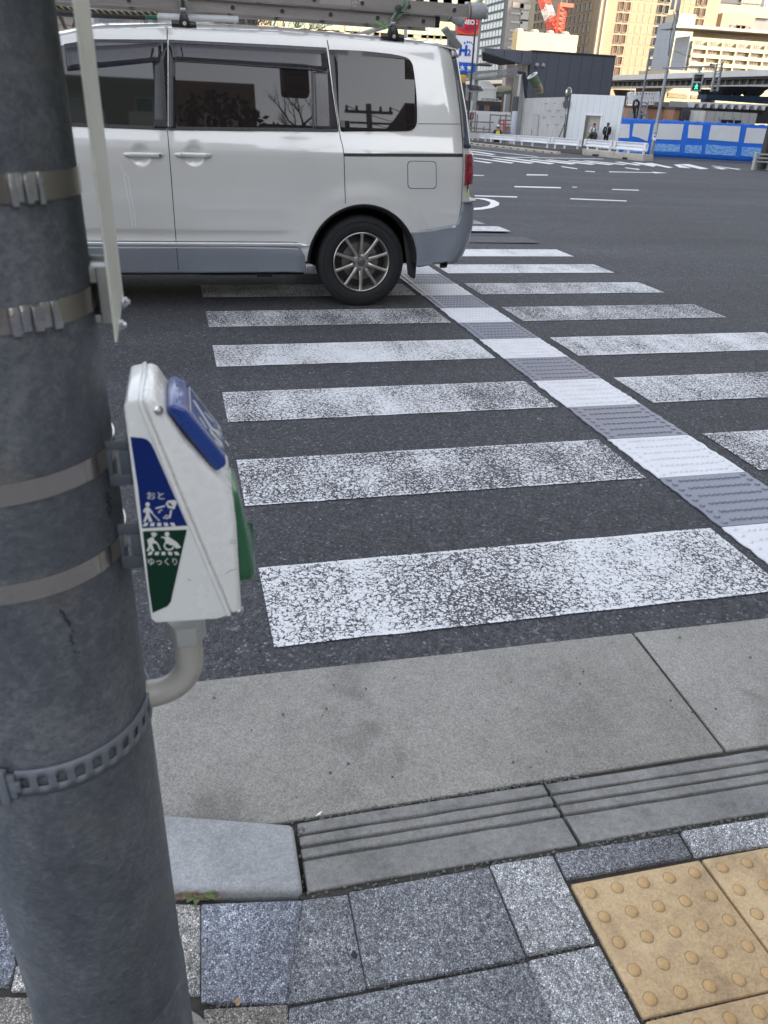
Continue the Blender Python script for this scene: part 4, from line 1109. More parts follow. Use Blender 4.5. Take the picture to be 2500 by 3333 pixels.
# ---------- dark panel building with wedge canopy
Cd = at(*A0(445, 266), 84); Yd = Cd.y
db = thing('dark_panel_building', (Cd.x, Yd, -1), 'dark slate grey building of tall metal panels with a sharp wedge canopy', 'building')
DK = bmat('dark_panels', (.085, .094, .118), 1.15, 60, .05, .45, .06, .45); DKF = M('dark_fascia', (.098, .107, .135), .42, var=.06)
xr = ony(*A0(876, 298), Yd).x; ztd = Cd.z
mb = MB(); ybk = onx(*B8(1075, 900), Cd.x).y; mb.box(Cd.x, xr, Yd, ybk, -1, ztd); mb.build('wall', DK, db)
F8 = lambda x, y, yy: ony(*B8(x, y), yy)
tip, tipb, fb, fr = F8(600, 456, Yd - .5), F8(600, 518, Yd - .5), F8(1165, 696, Yd - .5), F8(1334, 700, Yd - .5); ft = F8(1334, 502, Yd - .5)
mb = MB(); mb.prism([tip, ft, fr, fb, tipb], (0, .497, 0)); mb.build('canopy_fascia', DKF, db)
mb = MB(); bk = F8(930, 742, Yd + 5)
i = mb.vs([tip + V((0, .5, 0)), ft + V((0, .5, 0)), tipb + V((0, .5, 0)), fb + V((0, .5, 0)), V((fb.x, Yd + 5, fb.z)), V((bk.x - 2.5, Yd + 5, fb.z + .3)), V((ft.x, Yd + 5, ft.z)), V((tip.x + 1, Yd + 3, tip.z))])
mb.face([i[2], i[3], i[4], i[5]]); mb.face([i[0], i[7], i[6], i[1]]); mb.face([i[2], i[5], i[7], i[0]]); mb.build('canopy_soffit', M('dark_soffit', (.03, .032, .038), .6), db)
for x in (915, 1185):
    p, q = F8(x, 480, Yd - .504), F8(x, 700, Yd - .504); zlo = tipb.z + (fb.z - tipb.z) * max(0, (p.x - tipb.x) / (fb.x - tipb.x))
    mb = MB(); mb.box(p.x - .03, p.x + .03, Yd - .506, Yd - .501, zlo + .05, ft.z + (tip.z - ft.z) * (ft.x - p.x) / (ft.x - tip.x) - .05); mb.build('fascia_joint', M('joint_black', (.012, .012, .014), .6), db)
MSL = M('slat_pale', (.36, .34, .31), .5, var=.1); mb = MB()
nsl = 8
for k in range(nsl):
    y = Yd + .25 + (ybk - Yd - .5) * (k + .5) / nsl; mb = MB(); mb.box(Cd.x - .22, Cd.x - .05, y - .09, y + .09, -1, fb.z); mb.build('slat', MSL, db)
mb = MB(); mb.box(Cd.x - .03, Cd.x - .004, Yd + .05, ybk, -1, fb.z - .02); mb.build('recess_lining', M('recess_dark', (.035, .035, .04), .6), db)
p = F8(1010, 760, ybk + 1.0); mb = MB(); mb.box(p.x - .45, p.x + .45, ybk + .9, ybk + 1.8, -1, fb.z + .2); mb.build('pink_column', M('column_pink', (.50, .42, .38), .6), db)
for x, y in ((470, 336), (503, 336)):
    c = ony(*A0(x, y), Yd); mb = MB(); mb.lathe([(.21, 0), (.21, .05), (.16, .13), (.05, .16)], c, YN, 16); mb.build('round_lamp', M('lamp_grey', (.45, .45, .47), .25, .6), db, smooth=True)
mb = MB(); mb.box(Cd.x - .02, xr + .02, Yd - .06, ybk, ztd + .003, ztd + .14); mb.build('coping', M('coping_dark', (.03, .03, .036), .4), db)
# ---------- viaduct
Xv = 55.0
vi = thing('viaduct', (Xv, 80, -1.1), 'elevated railway viaduct with a pale parapet and dark ribbed girders crossing behind the site', 'viaduct')
zp = onx(*A2(1000, 775), Xv).z; zq = onx(*A2(1000, 838), Xv).z; zg = onx(*A2(1000, 930), Xv).z
y0, y1 = 30, 190
VP_ = bmat('parapet', (.60, .585, .57), 6.0, 30, .05, .8, .10); VGI = M('girder_dark', (.045, .045, .05), .6, var=.2); VFL = M('girder_flange', (.42, .40, .38), .6, var=.1)
mb = MB(); mb.box(Xv, Xv + .3, y0, y1, zq, zp); mb.build('parapet', VP_, vi)
mb = MB(); mb.box(Xv + .3, Xv + 11, y0, y1, zq - .2, zq + .3); mb.build('deck', VGI, vi)
mb = MB(); mb.box(Xv + .9, Xv + 1.1, y0, y1, zg + .1, zq - .2); mb.build('girder_web', VGI, vi)
mb = MB(); mb.box(Xv + .5, Xv + 1.5, y0, y1, zg - .08, zg + .1); mb.build('girder_flange', VFL, vi)
for k in range(70):
    y = 45 + k * 1.2; mb = MB(); mb.box(Xv + .62, Xv + .895, y, y + .09, zg + .11, zq - .21); mb.build('stiffener', M('stiffener_grey', (.24, .235, .225), .6, var=.2), vi)
for y in (52, 71, 90, 110, 130):
    mb = MB(); mb.lathe([(.8, -1.2), (.8, zg - 1.2), (1.5, zg - .1)], (Xv + 5, y, 0), n=16); mb.build('pier', M('pier_dark', (.09, .09, .095), .7, var=.2), vi)
# lit building under the viaduct
C = at(*A2(560, 945), 125)
lb = thing('louvred_building', (C.x, C.y, -1), 'tan sunlit building with louvres glimpsed under the viaduct', 'building')
xr = ony(*A2(1060, 960), C.y).x
mb = MB(); mb.box(C.x, xr, C.y, C.y + 8, -1, zg + 2.5); mb.build('wall', bmat('lb_wall', (.46, .38, .26), 5, 2, .04, .85), lb)
mb = MB(); p = ony(*B4(680, 300), C.y); q = ony(*B4(870, 360), C.y)
for k in range(6): mb = MB(); mb.box(p.x, q.x, C.y - .12, C.y - .003, q.z + (p.z - q.z) * k / 6, q.z + (p.z - q.z) * (k + .5) / 6); mb.build('louvre', M('louvre_lit', (.50, .42, .28), .6), lb)
p = ony(*B4(905, 330), C.y); q = ony(*B4(1040, 370), C.y); mb = MB(); mb.box(p.x, q.x, C.y - .1, C.y - .003, q.z, p.z); mb.build('shutter', M('shutter_rust', (.36, .22, .14), .7, var=.3, vs=3), lb)
# ================================================================== street level, far side
WPAN = bmat('hoarding_white', (.76, .77, .79), .52, 60, .02, .62, .05, .45)
WPAN2 = bmat('hoarding_grey', (.46, .455, .45), .42, 60, .02, .85, .10, .4)
WHT = M('painted_white', (.80, .80, .82), .45, var=.06, vs=3)
STL = M('galvanised', (.34, .35, .36), .45, .5, var=.12, vs=6)
STLD = M('dark_steel', (.05, .05, .055), .5, var=.15)
def vplane(p, q):      # vertical plane through two ground points: returns (point, normal, along)
    a = V((q.x - p.x, q.y - p.y, 0)).normalized(); n = V((a.y, -a.x, 0))
    if n.dot(V((0, 0, 0)) - V((p.x, p.y, 0))) < 0: n = -n
    return V((p.x, p.y, 0)), n, a
def on(pl, uv, off=0.0): return onplane(uv[0], uv[1], pl[0] + pl[1] * off, pl[1])
def vpanel(mb, pl, uvs, off, th):
    pts = [on(pl, q, off) for q in uvs]; mb.prism(pts, -pl[1] * th); return mb
def tubes(name, pts_list, r, mat, parent, n=6):
    out = None
    for pts in pts_list:
        mb = MB(); mb.tube(pts, r, n); out = mb.build(name, mat, parent)
    return out
# ---- white hoarding with the doorway
h0, h1 = gnd(*A0(612, 745)), gnd(*A0(886, 770)); PL2 = vplane(h0, h1)
ho2 = thing('hoarding', (h0.x, h0.y, h0.z), 'bright white hoarding of tall steel panels with an open doorway behind two standing men', 'hoarding', )
zt = [on(PL2, A0(635, 483)), on(PL2, A0(921, 493))]
dl, dr = on(PL2, A3(1345, 315)), on(PL2, A3(1528, 320))
dbot = V((0, 0, h0.z - .3))
def col(p, z): return V((p.x, p.y, z))
xl_, xr_ = on(PL2, A0(612, 745)), on(PL2, A0(886, 770))
Lx = on(PL2, A0(628, 560)); Rx = on(PL2, A0(905, 600))
L_, R_ = col(h0, 0), col(Rx, 0)
mb = MB()
def hz2(p): f = (p - h0).dot(PL2[2]) / (Rx - h0).dot(PL2[2]); return zt[0].z + (zt[1].z - zt[0].z) * f
for a, b, z0 in ((h0, dl, -1.2), (dr, Rx, -1.2), (dl, dr, dl.z)):
    mb.prism([col(a, z0), col(b, z0), col(b, hz2(b)), col(a, hz2(a))], -PL2[1] * .05)
mb.build('panels', WPAN, ho2)
mb = MB(); mb.prism([col(dl - PL2[2] * .06, -1.2), col(dl + PL2[2] * .10, -1.2), col(dl + PL2[2] * .10, dl.z), col(dl - PL2[2] * .06, dl.z)], PL2[1] * .04)
mb.prism([col(dr - PL2[2] * .10, -1.2), col(dr + PL2[2] * .10, -1.2), col(dr + PL2[2] * .10, dr.z), col(dr - PL2[2] * .10, dr.z)], PL2[1] * .04)
mb.prism([col(dl - PL2[2] * .1, dl.z), col(dr + PL2[2] * .1, dl.z), col(dr + PL2[2] * .1, dl.z + .07), col(dl - PL2[2] * .1, dl.z + .07)], PL2[1] * .042)
mb.build('door_frame', WHT, ho2)
mb = MB(); mb.prism([col(dl - PL2[1] * .35 - PL2[2] * 1.4, -1.2), col(dr - PL2[1] * .35 + PL2[2] * .9, -1.2), col(dr - PL2[1] * .35 + PL2[2] * .9, dl.z + .3), col(dl - PL2[1] * .35 - PL2[2] * 1.4, dl.z + .3)], -PL2[1] * .04); mb.build('inner_screen', M('plywood_beige', (.50, .46, .40), .7, var=.1), ho2)
tubes('brace', [[on(PL2, A3(1500, 410), -.3), on(PL2, A3(1478, 480), -.2)]], .02, STLD, ho2)
# ---- greyish corrugated hoarding to its left
g0 = gnd(*A0(366, 720)); P1p = V((h0.x, h0.y, 0)); PL1 = vplane(V((g0.x, g0.y, 0)), P1p - PL2[1] * .05)
ho1 = thing('hoarding', (g0.x, g0.y, g0.z), 'dull grey white corrugated hoarding with a shut flush door, left of the bright hoarding', 'hoarding')
mb = MB(); a, b = on(PL1, A0(372, 600)), on(PL1, A0(624, 600)); n = 90
za, zb = on(PL1, A0(384, 506)).z, on(PL1, A0(624, 498)).z
rows = []
for i in range(n + 1):
    q = i / n; p = a + (b - a) * q + PL1[1] * (.018 if (i % 4) in (1, 2) else -.018); rows.append(mb.vs([col(p, -1.3), col(p, za + (zb - za) * q)]))
for r0_, r1_ in zip(rows, rows[1:]): mb.face([r0_[0], r1_[0], r1_[1], r0_[1]])
o = mb.build('panels', M('hoarding_dull', (.53, .52, .505), .35, var=.12, vs=.7), ho1); md = o.modifiers.new('thickness', 'SOLIDIFY'); md.thickness = .02
mb = MB(); vpanel(mb, PL1, [A3(780, 312), A3(845, 312), A3(823, 560), A3(760, 560)], .05, .02); mb.build('flush_door', M('door_dull', (.50, .495, .48), .45, var=.05), ho1)
for pts in ([(778, 312), (845, 310)], [(845, 312), (822, 555)]):
    mb = MB(); mb.beam(on(PL1, A3(*pts[0]), .055), on(PL1, A3(*pts[1]), .055), .02, .03); mb.build('door_edge', STL, ho1)
for x, y in ((900, 190), (995, 184), (1090, 180), (935, 269), (1030, 266), (880, 337), (975, 333), (1070, 332), (920, 418), (1015, 415)):
    mb = MB(); mb.beam(on(PL1, A3(x, y), .03), on(PL1, A3(x + 40, y - 1), .03), .03, .025); mb.build('rail_slot', M('slot_grey', (.16, .16, .16), .6), ho1)
tubes('handle', [[on(PL1, A3(764, 470), .08), on(PL1, A3(760, 525), .08)]], .015, STLD, ho1)
# props at the corner
tubes('prop', [[on(PL2, A3(1125, 400), .2), on(PL2, A3(1055, 565), .8)], [on(PL2, A3(1135, 300), .1), on(PL2, A3(1108, 565), .12)]], .035, STLD, ho1)
# round mirror stack on the corner
mr = thing('traffic_mirror', col(on(PL2, A3(1150, 560), .3), -1.0), 'round traffic mirror with a lower disc on a pole where the two hoardings meet', 'traffic mirror')
c = on(PL2, A3(1168, 70), -.1); mb = MB(); mb.lathe([(.33, 0), (.36, .03), (.33, .06), (.1, .10)], c, PL2[1], 20); mb.build('mirror', M('mirror_grey', (.5, .51, .52), .1, .9, var=.05), mr, smooth=True)
c2 = on(PL1, A3(1138, 195), .3); mb = MB(); mb.lathe([(.31, 0), (.31, .03)], c2, (-1, -.35, 0), 20); mb.build('disc', M('disc_back', (.09, .095, .10), .5), mr)
mb = MB(); mb.tube([col(c - PL2[1] * .05, c.z), col(c - PL2[1] * .05, -1.2)], .035, 8); mb.build('post', STL, mr)
mb = MB(); c3 = on(PL2, A3(1140, 128), .1); mb.obox(c3, PL2[2] * .16, PL2[1] * .02, V((0, 0, .12))); mb.build('plate', STLD, mr)
# ---- blue sheet fence
f0, f1 = gnd(*A4(410, 768)), gnd(*A4(1480, 826)); PLF = vplane(f0, f1)
BLU = M('blue_sheet', (.018, .165, .72), .5, var=.12, vs=1.3, bmp=.3, bs=5, bd=.05)
PATCH = M('clear_sheet', (.72, .725, .74), .35, var=.07, vs=1.2, bmp=.2, bs=7, bd=.02)
def mat_brick_print():
    mt, t, b = base_mat('brick_print'); P = coord(t)
    sx_ = t.nodes.new('ShaderNodeSeparateXYZ'); ln(t, P, sx_.inputs[0])
    cx_ = t.nodes.new('ShaderNodeCombineXYZ'); ln(t, mth(t, 'SUBTRACT', sx_.outputs[0], sx_.outputs[1]), cx_.inputs[0]); ln(t, sx_.outputs[2], cx_.inputs[1])
    br = t.nodes.new('ShaderNodeTexBrick'); ln(t, cx_.outputs[0], br.inputs['Vector']); br.inputs['Scale'].default_value = 5.5
    br.inputs['Color1'].default_value = (.07, .28, .75, 1); br.inputs['Color2'].default_value = (.40, .58, .85, 1); br.inputs['Mortar'].default_value = (.12, .34, .78, 1)
    br.inputs['Mortar Size'].default_value = .035; br.inputs['Brick Width'].default_value = .9; br.inputs['Row Height'].default_value = .32
    ln(t, br.outputs[0], b.inputs['Base Color']); b.inputs['Roughness'].default_value = .5; return mt
BRP = mat_brick_print()
fe = thing('blue_sheet_fence', f0, 'site fence wrapped in bright blue sheeting with white windows and pale brick prints below', 'fence')
mb = MB(); rows = []; n = 140
La, Rb = on(PLF, A4(48, 560)), on(PLF, A4(2300, 800))
topz = lambda q: on(PLF, A4(470, 370)).z + .02
rnd = random.Random(11)
tz = on(PLF, A4(900, 385)).z; bz = [on(PLF, A4(60, 760)).z, on(PLF, A4(1480, 826)).z]
for i in range(n + 1):
    q = i / n; p = La + (Rb - La) * q; w_ = .035 * sin(i * 1.7) + .02 * sin(i * .6 + 1)
    t_ = tz + .02 * sin(i * .9) + .012 * sin(i * 2.7); zb_ = gz(p.x, p.y) + .03
    zz_ = [zb_, zb_ + .25, zb_ + .6, zb_ + .75, zb_ + 1.2, t_ - .1, t_]
    rows.append(mb.vs([V((p.x, p.y, z)) + PLF[1] * (.012 * sin(i * 2.1 + k * 1.3) + (.0 if k != 3 else .02)) for k, z in enumerate(zz_)]))
for A, B in zip(rows, rows[1:]):
    for k in range(6): mb.face([A[k], B[k], B[k + 1], A[k + 1]])
o = mb.build('blue_sheet', BLU, fe, smooth=True, angle=70); md = o.modifiers.new('thickness', 'SOLIDIFY'); md.thickness = .01
for pts in ([(62, 408), (168, 412), (158, 562), (45, 560)], [(210, 405), (392, 410), (357, 598), (270, 560), (190, 540)], [(468, 405), (752, 412), (718, 583), (400, 572), (432, 408)], [(805, 417), (955, 425), (935, 570), (790, 562)], [(1045, 420), (1365, 435), (1338, 605), (1015, 580)], [(1430, 450), (1760, 466), (1730, 628), (1398, 615)], [(1830, 470), (2100, 482), (2070, 640), (1800, 630)]):
    mb = MB(); vpanel(mb, PLF, [A4(*p) for p in pts], .05, .02); mb.build('white_window', PATCH, fe)
for pts in ([(410, 620), (712, 635), (700, 713), (400, 700)], [(768, 635), (945, 645), (935, 730), (758, 722)], [(990, 630), (1327, 655), (1308, 755), (978, 735)], [(1380, 658), (1700, 672), (1690, 770), (1366, 755)], [(100, 690), (360, 700), (350, 720), (90, 712)]):
    mb = MB(); vpanel(mb, PLF, [A4(*p) for p in pts], .05, .02); mb.build('brick_print', BRP, fe)
mb = MB()
for k in range(11):
    p = La + (Rb - La) * (k / 10.); mb.tube([V((p.x, p.y, -1.2)) - PLF[1] * .06, V((p.x, p.y, tz + .06)) - PLF[1] * .06], .03, 6)
    mb.build('post', STL, fe); mb = MB()
# ---- barriers: concrete foot blocks and white beams
CB = mat_concrete('barrier_concrete', (.46, .42, .36), .6, .18, .2, .4); CBD = mat_concrete('barrier_dark', (.115, .10, .085), .6, .2, .2, .4)
b0, b1 = gnd(*B6(245, 1015)), gnd(*B6(1340, 1136)); PLB = vplane(b0, b1)
ORD = ['left', 'right']
def barrier(pl, beam_tl, beam_tr, beam_br, beam_bl, blk, label, mat, slot=None, end=None, depth=.45, bdepth=.22, group='white guard rail barriers on concrete feet'):
    P = [on(pl, q) for q in blk]
    base = V(((P[0] + P[1]) / 2)); base.z = min(p.z for p in P)
    o = thing('barrier', base, label, 'barrier', group)
    n = pl[1]
    mb = MB(); mb.prism([P[0], P[1], P[2], P[3]], -n * depth); mb.build('foot_block', mat, o, bevel=.012)
    if slot:
        mb = MB(); vpanel(mb, pl, slot, .004, .002); mb.build('lifting_slot', M('slot_black', (.012, .012, .012), .8), o)
    q = [on(pl, beam_tl, -bdepth + .14), on(pl, beam_tr, -bdepth + .14), on(pl, beam_br, -bdepth + .14), on(pl, beam_bl, -bdepth + .14)]
    prof = [(0, 0), (0, .05), (.11, .05), (.26, .0), (.42, .0), (.5, .03), (.6, .0), (.74, .0), (.89, .05), (1, .05), (1, 0)]
    mb = MB(); ends = []
    for (t_, b_) in ((q[0], q[3]), (q[1], q[2])):
        ends.append(mb.vs([t_ + (b_ - t_) * f + n * d for f, d in prof]))
    for i in range(len(prof) - 1): mb.face([ends[0][i], ends[1][i], ends[1][i + 1], ends[0][i + 1]])
    ob = mb.build('beam', WHT, o); md = ob.modifiers.new('thickness', 'SOLIDIFY'); md.thickness = .012
    al = (q[1] - q[0])
    for f in (.02, .98):
        c = q[0] + al * f; d_ = q[3] - q[0]; mb = MB(); mb.prism([c + n * .06, c + al.normalized() * (.20 if f < .5 else -.20) + n * .06 + d_ * .12, c + al.normalized() * (.26 if f < .5 else -.26) + d_ * .5 + n * .06, c + al.normalized() * (.20 if f < .5 else -.20) + n * .06 + d_ * .88, c + d_ + n * .06], n * .012); mb.build('end_plate', WHT, o)
    for f in (.12, .45, .88):
        c = (q[0] + al * f + q[3] + (q[2] - q[3]) * f) / 2; mb = MB(); mb.obox(V((c.x, c.y, (c.z + P[0].z + .05) / 2)) - n * .05, al.normalized() * .045, n * .04, V((0, 0, abs(c.z - P[3].z) / 2 + .02))); mb.build('post', WHT, o)
    return o
barrier(PLB, B6(830, 765), B6(1450, 805), B6(1425, 958), B6(805, 905), [B6(768, 1075), B6(1340, 1136), B6(1352, 1010), B6(772, 962)], 'white guard rail barrier on a pale concrete foot, nearest the signal pole', CB, [B6(980, 1055), B6(1070, 1068), B6(1058, 1103), B6(965, 1092)], depth=.55)
barrier(PLB, B6(300, 732), B6(828, 765), B6(803, 905), B6(280, 855), [B6(247, 1016), B6(762, 1074), B6(768, 961), B6(255, 906)], 'white guard rail barrier on a pale foot, in front of the two standing men', CB, [B6(435, 1003), B6(560, 1014), B6(522, 1048), B6(425, 1040)], depth=.55)
c0, c1 = gnd(*A3(108, 606)), gnd(*A3(1310, 742)); PLC = vplane(c0, c1)
segs = [(105, 290), (290, 620), (620, 985), (985, 1305)]
ty = lambda x: 500 + (x - 105) * (572 - 500) / 1200; by = lambda x: 556 + (x - 105) * (650 - 556) / 1195
dt = lambda x: 583 + (x - 105) * (672 - 583) / 875 if x < 985 else 674 + (x - 985) * .02; dbm = lambda x: 612 + (x - 108) * (742 - 612) / 1200
for (x0, x1), lb_ in zip(segs, ('white guard rail barrier on a dark foot, nearest the back of the van', 'white guard rail barrier on a dark foot, before the worker in yellow', 'white guard rail barrier on a dark foot, in front of the corrugated hoarding', 'white guard rail barrier on a dark foot, ending at the bright hoarding doorway')):
    barrier(PLC, A3(x0, ty(x0)), A3(x1 - 3, ty(x1)), A3(x1 - 6, by(x1)), A3(x0 - 4, by(x0)), [A3(x0, dbm(x0)), A3(x1 - 2, dbm(x1)), A3(x1 - 2, dt(x1)), A3(x0, dt(x0))], lb_, CBD, None, depth=.5)
k0_, k1_ = gnd(*A3(108, 642)), gnd(*A3(1035, 738)); PLK = vplane(k0_, k1_)
kb = thing('kerb_barrier', k0_, 'low pale concrete kerb barrier with a row of dark slots lying along the road edge', 'barrier')
mb = MB(); vpanel(mb, PLK, [A3(60, 638), A3(1035, 739), A3(1035, 708), A3(60, 604)], 0, .25); mb.build('kerb_body', CB, kb, bevel=.01)
for x in (118, 180, 247, 317, 388, 462, 539, 620, 704, 792, 884, 982):
    y = 622 + (x - 118) * (723 - 622) / 864; mb = MB(); vpanel(mb, PLK, [A3(x - 11, y - 6), A3(x + 11, y - 4), A3(x + 11, y + 6), A3(x - 11, y + 4)], .004, .002); mb.build('slot', M('slot_black', (.012, .012, .012), .8), kb)
# ---- signal pole with boxes, arm, pedestrian signal
sp = gnd(*A4(384, 812)); R0 = .085
po = thing('signal_pole', sp, 'tall grey signal pole with side arm and two control boxes before the blue fence', 'pole')
PGR = M('pole_grey', (.28, .295, .31), .45, var=.12, vs=3)
PLS = (V((sp.x, sp.y, 0)), V((-sin(R(31)), -cos(R(31)), 0)), V((cos(R(31)), -sin(R(31)), 0)))
ztop = on(PLS, A2(665, -60)).z
mb = MB(); mb.lathe([(R0 * 1.12, sp.z), (R0 * 1.1, sp.z + .35), (R0, sp.z + .4), (R0 * .62, ztop)], (sp.x, sp.y, 0), n=24); mb.build('shaft', PGR, po, smooth=True)
mb = MB(); mb.lathe([(R0 * 1.2, sp.z), (R0 * 1.2, sp.z + .09)], (sp.x, sp.y, 0), n=24); mb.build('yellow_band', M('band_yellow', (.55, .42, .10), .6), po)
a, b = on(PLS, A2(520, 736)), on(PLS, A2(1072, 716)); mb = MB(); mb.tube([a + PLS[1] * .12, b + PLS[1] * .12], .038, 10); arm = mb.build('arm', PGR, po, smooth=True)
mb = MB(); mb.tube([on(PLS, A2(560, 700), .1), on(PLS, A2(572, 720), .12), on(PLS, A2(575, 750), .12), on(PLS, A2(560, 770), .1)], .03, 8); mb.build('clamp', STL, po)
mb = MB(); mb.tube([on(PLS, A2(640, 545), .05), on(PLS, A2(1000, 695), .1)], .008, 5); mb.build('stay_wire', STLD, po)
c = on(PLS, A2(1045, 700), .1); mb = MB(); mb.ball(c, .06, 10); mb.obox(c + V((.05, 0, -.02)), V((.1, -.06, 0)), V((.02, .03, 0)), V((0, 0, .05))); mb.build('detector', M('detector_dark', (.06, .06, .065), .5), po)
for q, w_, h_ in (((632, 35), .15, .26), ((690, 55), .17, .30)):
    c = on(PLS, A2(*q), .18); mb = MB(); mb.obox(c, PLS[2] * w_ / 2, PLS[1] * .09, V((0, 0, h_ / 2 + .1))); mb.build('control_box', M('box_grey', (.30, .31, .32), .5, var=.1), po, bevel=.02)
mb = MB(); mb.tube([on(PLS, A2(640, 120), .1), on(PLS, A2(650, 200), .12), on(PLS, A2(620, 300), .12), on(PLS, A2(600, 420), .12), on(PLS, A2(590, 540), .12), on(PLS, A2(580, 600), .11)], .02, 6); mb.build('cable', STLD, po)
mb = MB(); 
for q in ((600, 440), (560, 600), (510, 735)):
    p = on(PLS, A2(q[0] + 10, q[1])); mb = MB(); mb.lathe([(R0 * .95, p.z - .02), (R0 * .95, p.z + .02)], (sp.x, sp.y, 0), n=20); mb.build('strap', STL, po)
sg = thing('pedestrian_signal', on(PLS, A2(900, 980), .12), 'grey pedestrian signal hanging from the arm, its lower lamp showing a green walking man', 'pedestrian signal')
SGB = M('signal_body', (.36, .38, .39), .45, var=.08)
cn_, up_ = on(PLS, A2(893, 890), .12), V((0, 0, 1)); hw_ = .23; hh = (on(PLS, A2(893, 790), .12).z - on(PLS, A2(893, 990), .12).z) / 2
tx = PLS[2]; nS = PLS[1]
tl_ = V((tx.x, tx.y, 0)).normalized()
mb = MB(); mb.obox(cn_, tl_ * hw_, nS * .10, up_ * hh); mb.build('housing', SGB, sg, bevel=.04, bseg=3)
nq = nS * .105
mb = MB(); mb.tube([cn_ + up_ * hh, cn_ + up_ * (hh + .12)], .05, 10); mb.lathe([(.09, 0), (.09, .06)], cn_ + up_ * (hh + .1), n=12); mb.build('hanger', STL, sg)
for s, nm, mt_ in ((.46, 'upper_lens', M('lens_dark', (.018, .012, .012), .25)), (-.46, 'lower_lens', M('lens_green_dark', (.003, .02, .012), .3))):
    c = cn_ + up_ * hh * s + nq
    mb = MB(); mb.obox(c, tl_ * .165, nS * .012, up_ * hh * .36); lens = mb.build(nm, mt_, sg, bevel=.008)
    mb = MB(); mb.obox(c + up_ * hh * .40 + nS * .05, tl_ * .18, nS * .07, up_ * .012); mb.build('visor', SGB, sg)
    if s < 0:
        MG = M('green_man', (.05, .75, .38), .4, var=0, emit=.55, ecol=(.05, .85, .42)); g = lambda x, y: c + nS * .014 + tl_ * x * .165 + up_ * y * hh * .36
        mb = MB(); mb.prism([g(.16 * cos(t_ * .7), .68 + .19 * sin(t_ * .7)) for t_ in range(9)], nS * .004)
        mb.prism([g(*q) for q in ((-.15, .42), (.18, .42), (.22, -.05), (.12, -.1), (.50, -.72), (.30, -.85), (-.02, -.30), (-.25, -.85), (-.45, -.75), (-.16, -.1))], nS * .004)
        mb.prism([g(*q) for q in ((-.13, .42), (-.42, .0), (-.32, -.12), (-.05, .25))], nS * .004); mb.prism([g(*q) for q in ((.15, .42), (.42, .08), (.34, -.06), (.08, .22))], nS * .004)
        mb.build('walking_man', MG, lens)
sgn = thing('notice_plate', on(PLS, A4(447, 500), .1), 'small cream notice plate strapped to the far signal pole', 'sign')
mb = MB(); mb.prism([on(PLS, A4(*q), .14) for q in ((444, 392), (468, 396), (455, 500), (430, 497))], -PLS[1] * .02); mb.build('plate', M('plate_cream', (.48, .46, .36), .5, var=.15, vs=9), sgn)
bb = thing('push_button_box', on(PLS, A4(432, 592), .12), 'small white push button box with a dark display on the far signal pole', 'button box')
mb = MB(); mb.prism([on(PLS, A4(*q), .20) for q in ((422, 525), (453, 528), (446, 592), (415, 588))], -PLS[1] * .10); mb.build('case', WHT, bb, bevel=.015)
mb = MB(); mb.prism([on(PLS, A4(*q), .205) for q in ((428, 532), (446, 534), (443, 556), (425, 553))], PLS[1] * .003); mb.build('display', MBL, bb)
mb = MB(); mb.tube([on(PLS, A4(424, 592), .15), on(PLS, A4(424, 620), .15), on(PLS, A4(418, 640), .12)], .03, 8); mb.build('conduit', PGR, bb)
# ---- slender pole behind the fence
q0 = on((PLF[0] - PLF[1] * 4, PLF[1]), A4(258, 360)); q1 = on((PLF[0] - PLF[1] * 4, PLF[1]), A2(350, 545))
mb = MB(); mb.lathe([(.075, -1.2), (.05, q1.z - .15), (.056, q1.z - .14), (.056, q1.z)], (q0.x, q0.y, 0), n=14)
tag(mb.build('slender_post', M('post_violet', (.26, .26, .31), .5, var=.1), loc=(q0.x, q0.y, -1.2), smooth=True), 'slender plain grey post standing up behind the blue fence', 'post')
# ---- dark pole and pipe rail at the right edge
dp = gnd(*A4(1582, 908)); pd = (V((dp.x, dp.y, 0)), V((-sin(R(38)), -cos(R(38)), 0)), V((cos(R(38)), -sin(R(38)), 0)))
lp = thing('dark_pole', dp, 'thick dark brown pole at the right edge beside the pipe railing', 'pole')
mb = MB(); mb.lathe([(.185, dp.z), (.175, dp.z + 2.5), (.15, 8)], (dp.x, dp.y, 0), n=20); mb.build('shaft', M('pole_dark_brown', (.030, .026, .026), .5, var=.15), lp, smooth=True)
mb = MB(); mb.lathe([(.3, dp.z), (.3, dp.z + .03), (.19, dp.z + .05)], (dp.x, dp.y, 0), n=16); mb.build('base_plate', STLD, lp)
gr = gnd(*A4(1492, 908)); rl = thing('pipe_railing', gr, 'pale steel pipe railing with three rails at the right edge by the dark pole', 'railing')
PIP = M('railing_pale', (.42, .41, .38), .45, var=.08)
pr_ = (V((gr.x, gr.y, 0)), pd[1], pd[2]); zt_ = on(pr_, A4(1525, 716)).z
alr = V((.97, -.25, 0))
for k in range(3):
    c = V((gr.x, gr.y, 0)) + alr * 2.0 * k; mb = MB(); mb.lathe([(.075, gr.z), (.07, zt_ - .06), (.085, zt_ - .05), (.085, zt_ - .02), (.05, zt_)], c, n=14); mb.build('post', PIP, rl, smooth=True)
for y in (735, 776, 816):
    z = on(pr_, A4(1510, y)).z; p = V((gr.x, gr.y, z)); tubes('rail', [[p - alr * .1, p + alr * 4.3]], .032, PIP, rl, 10)
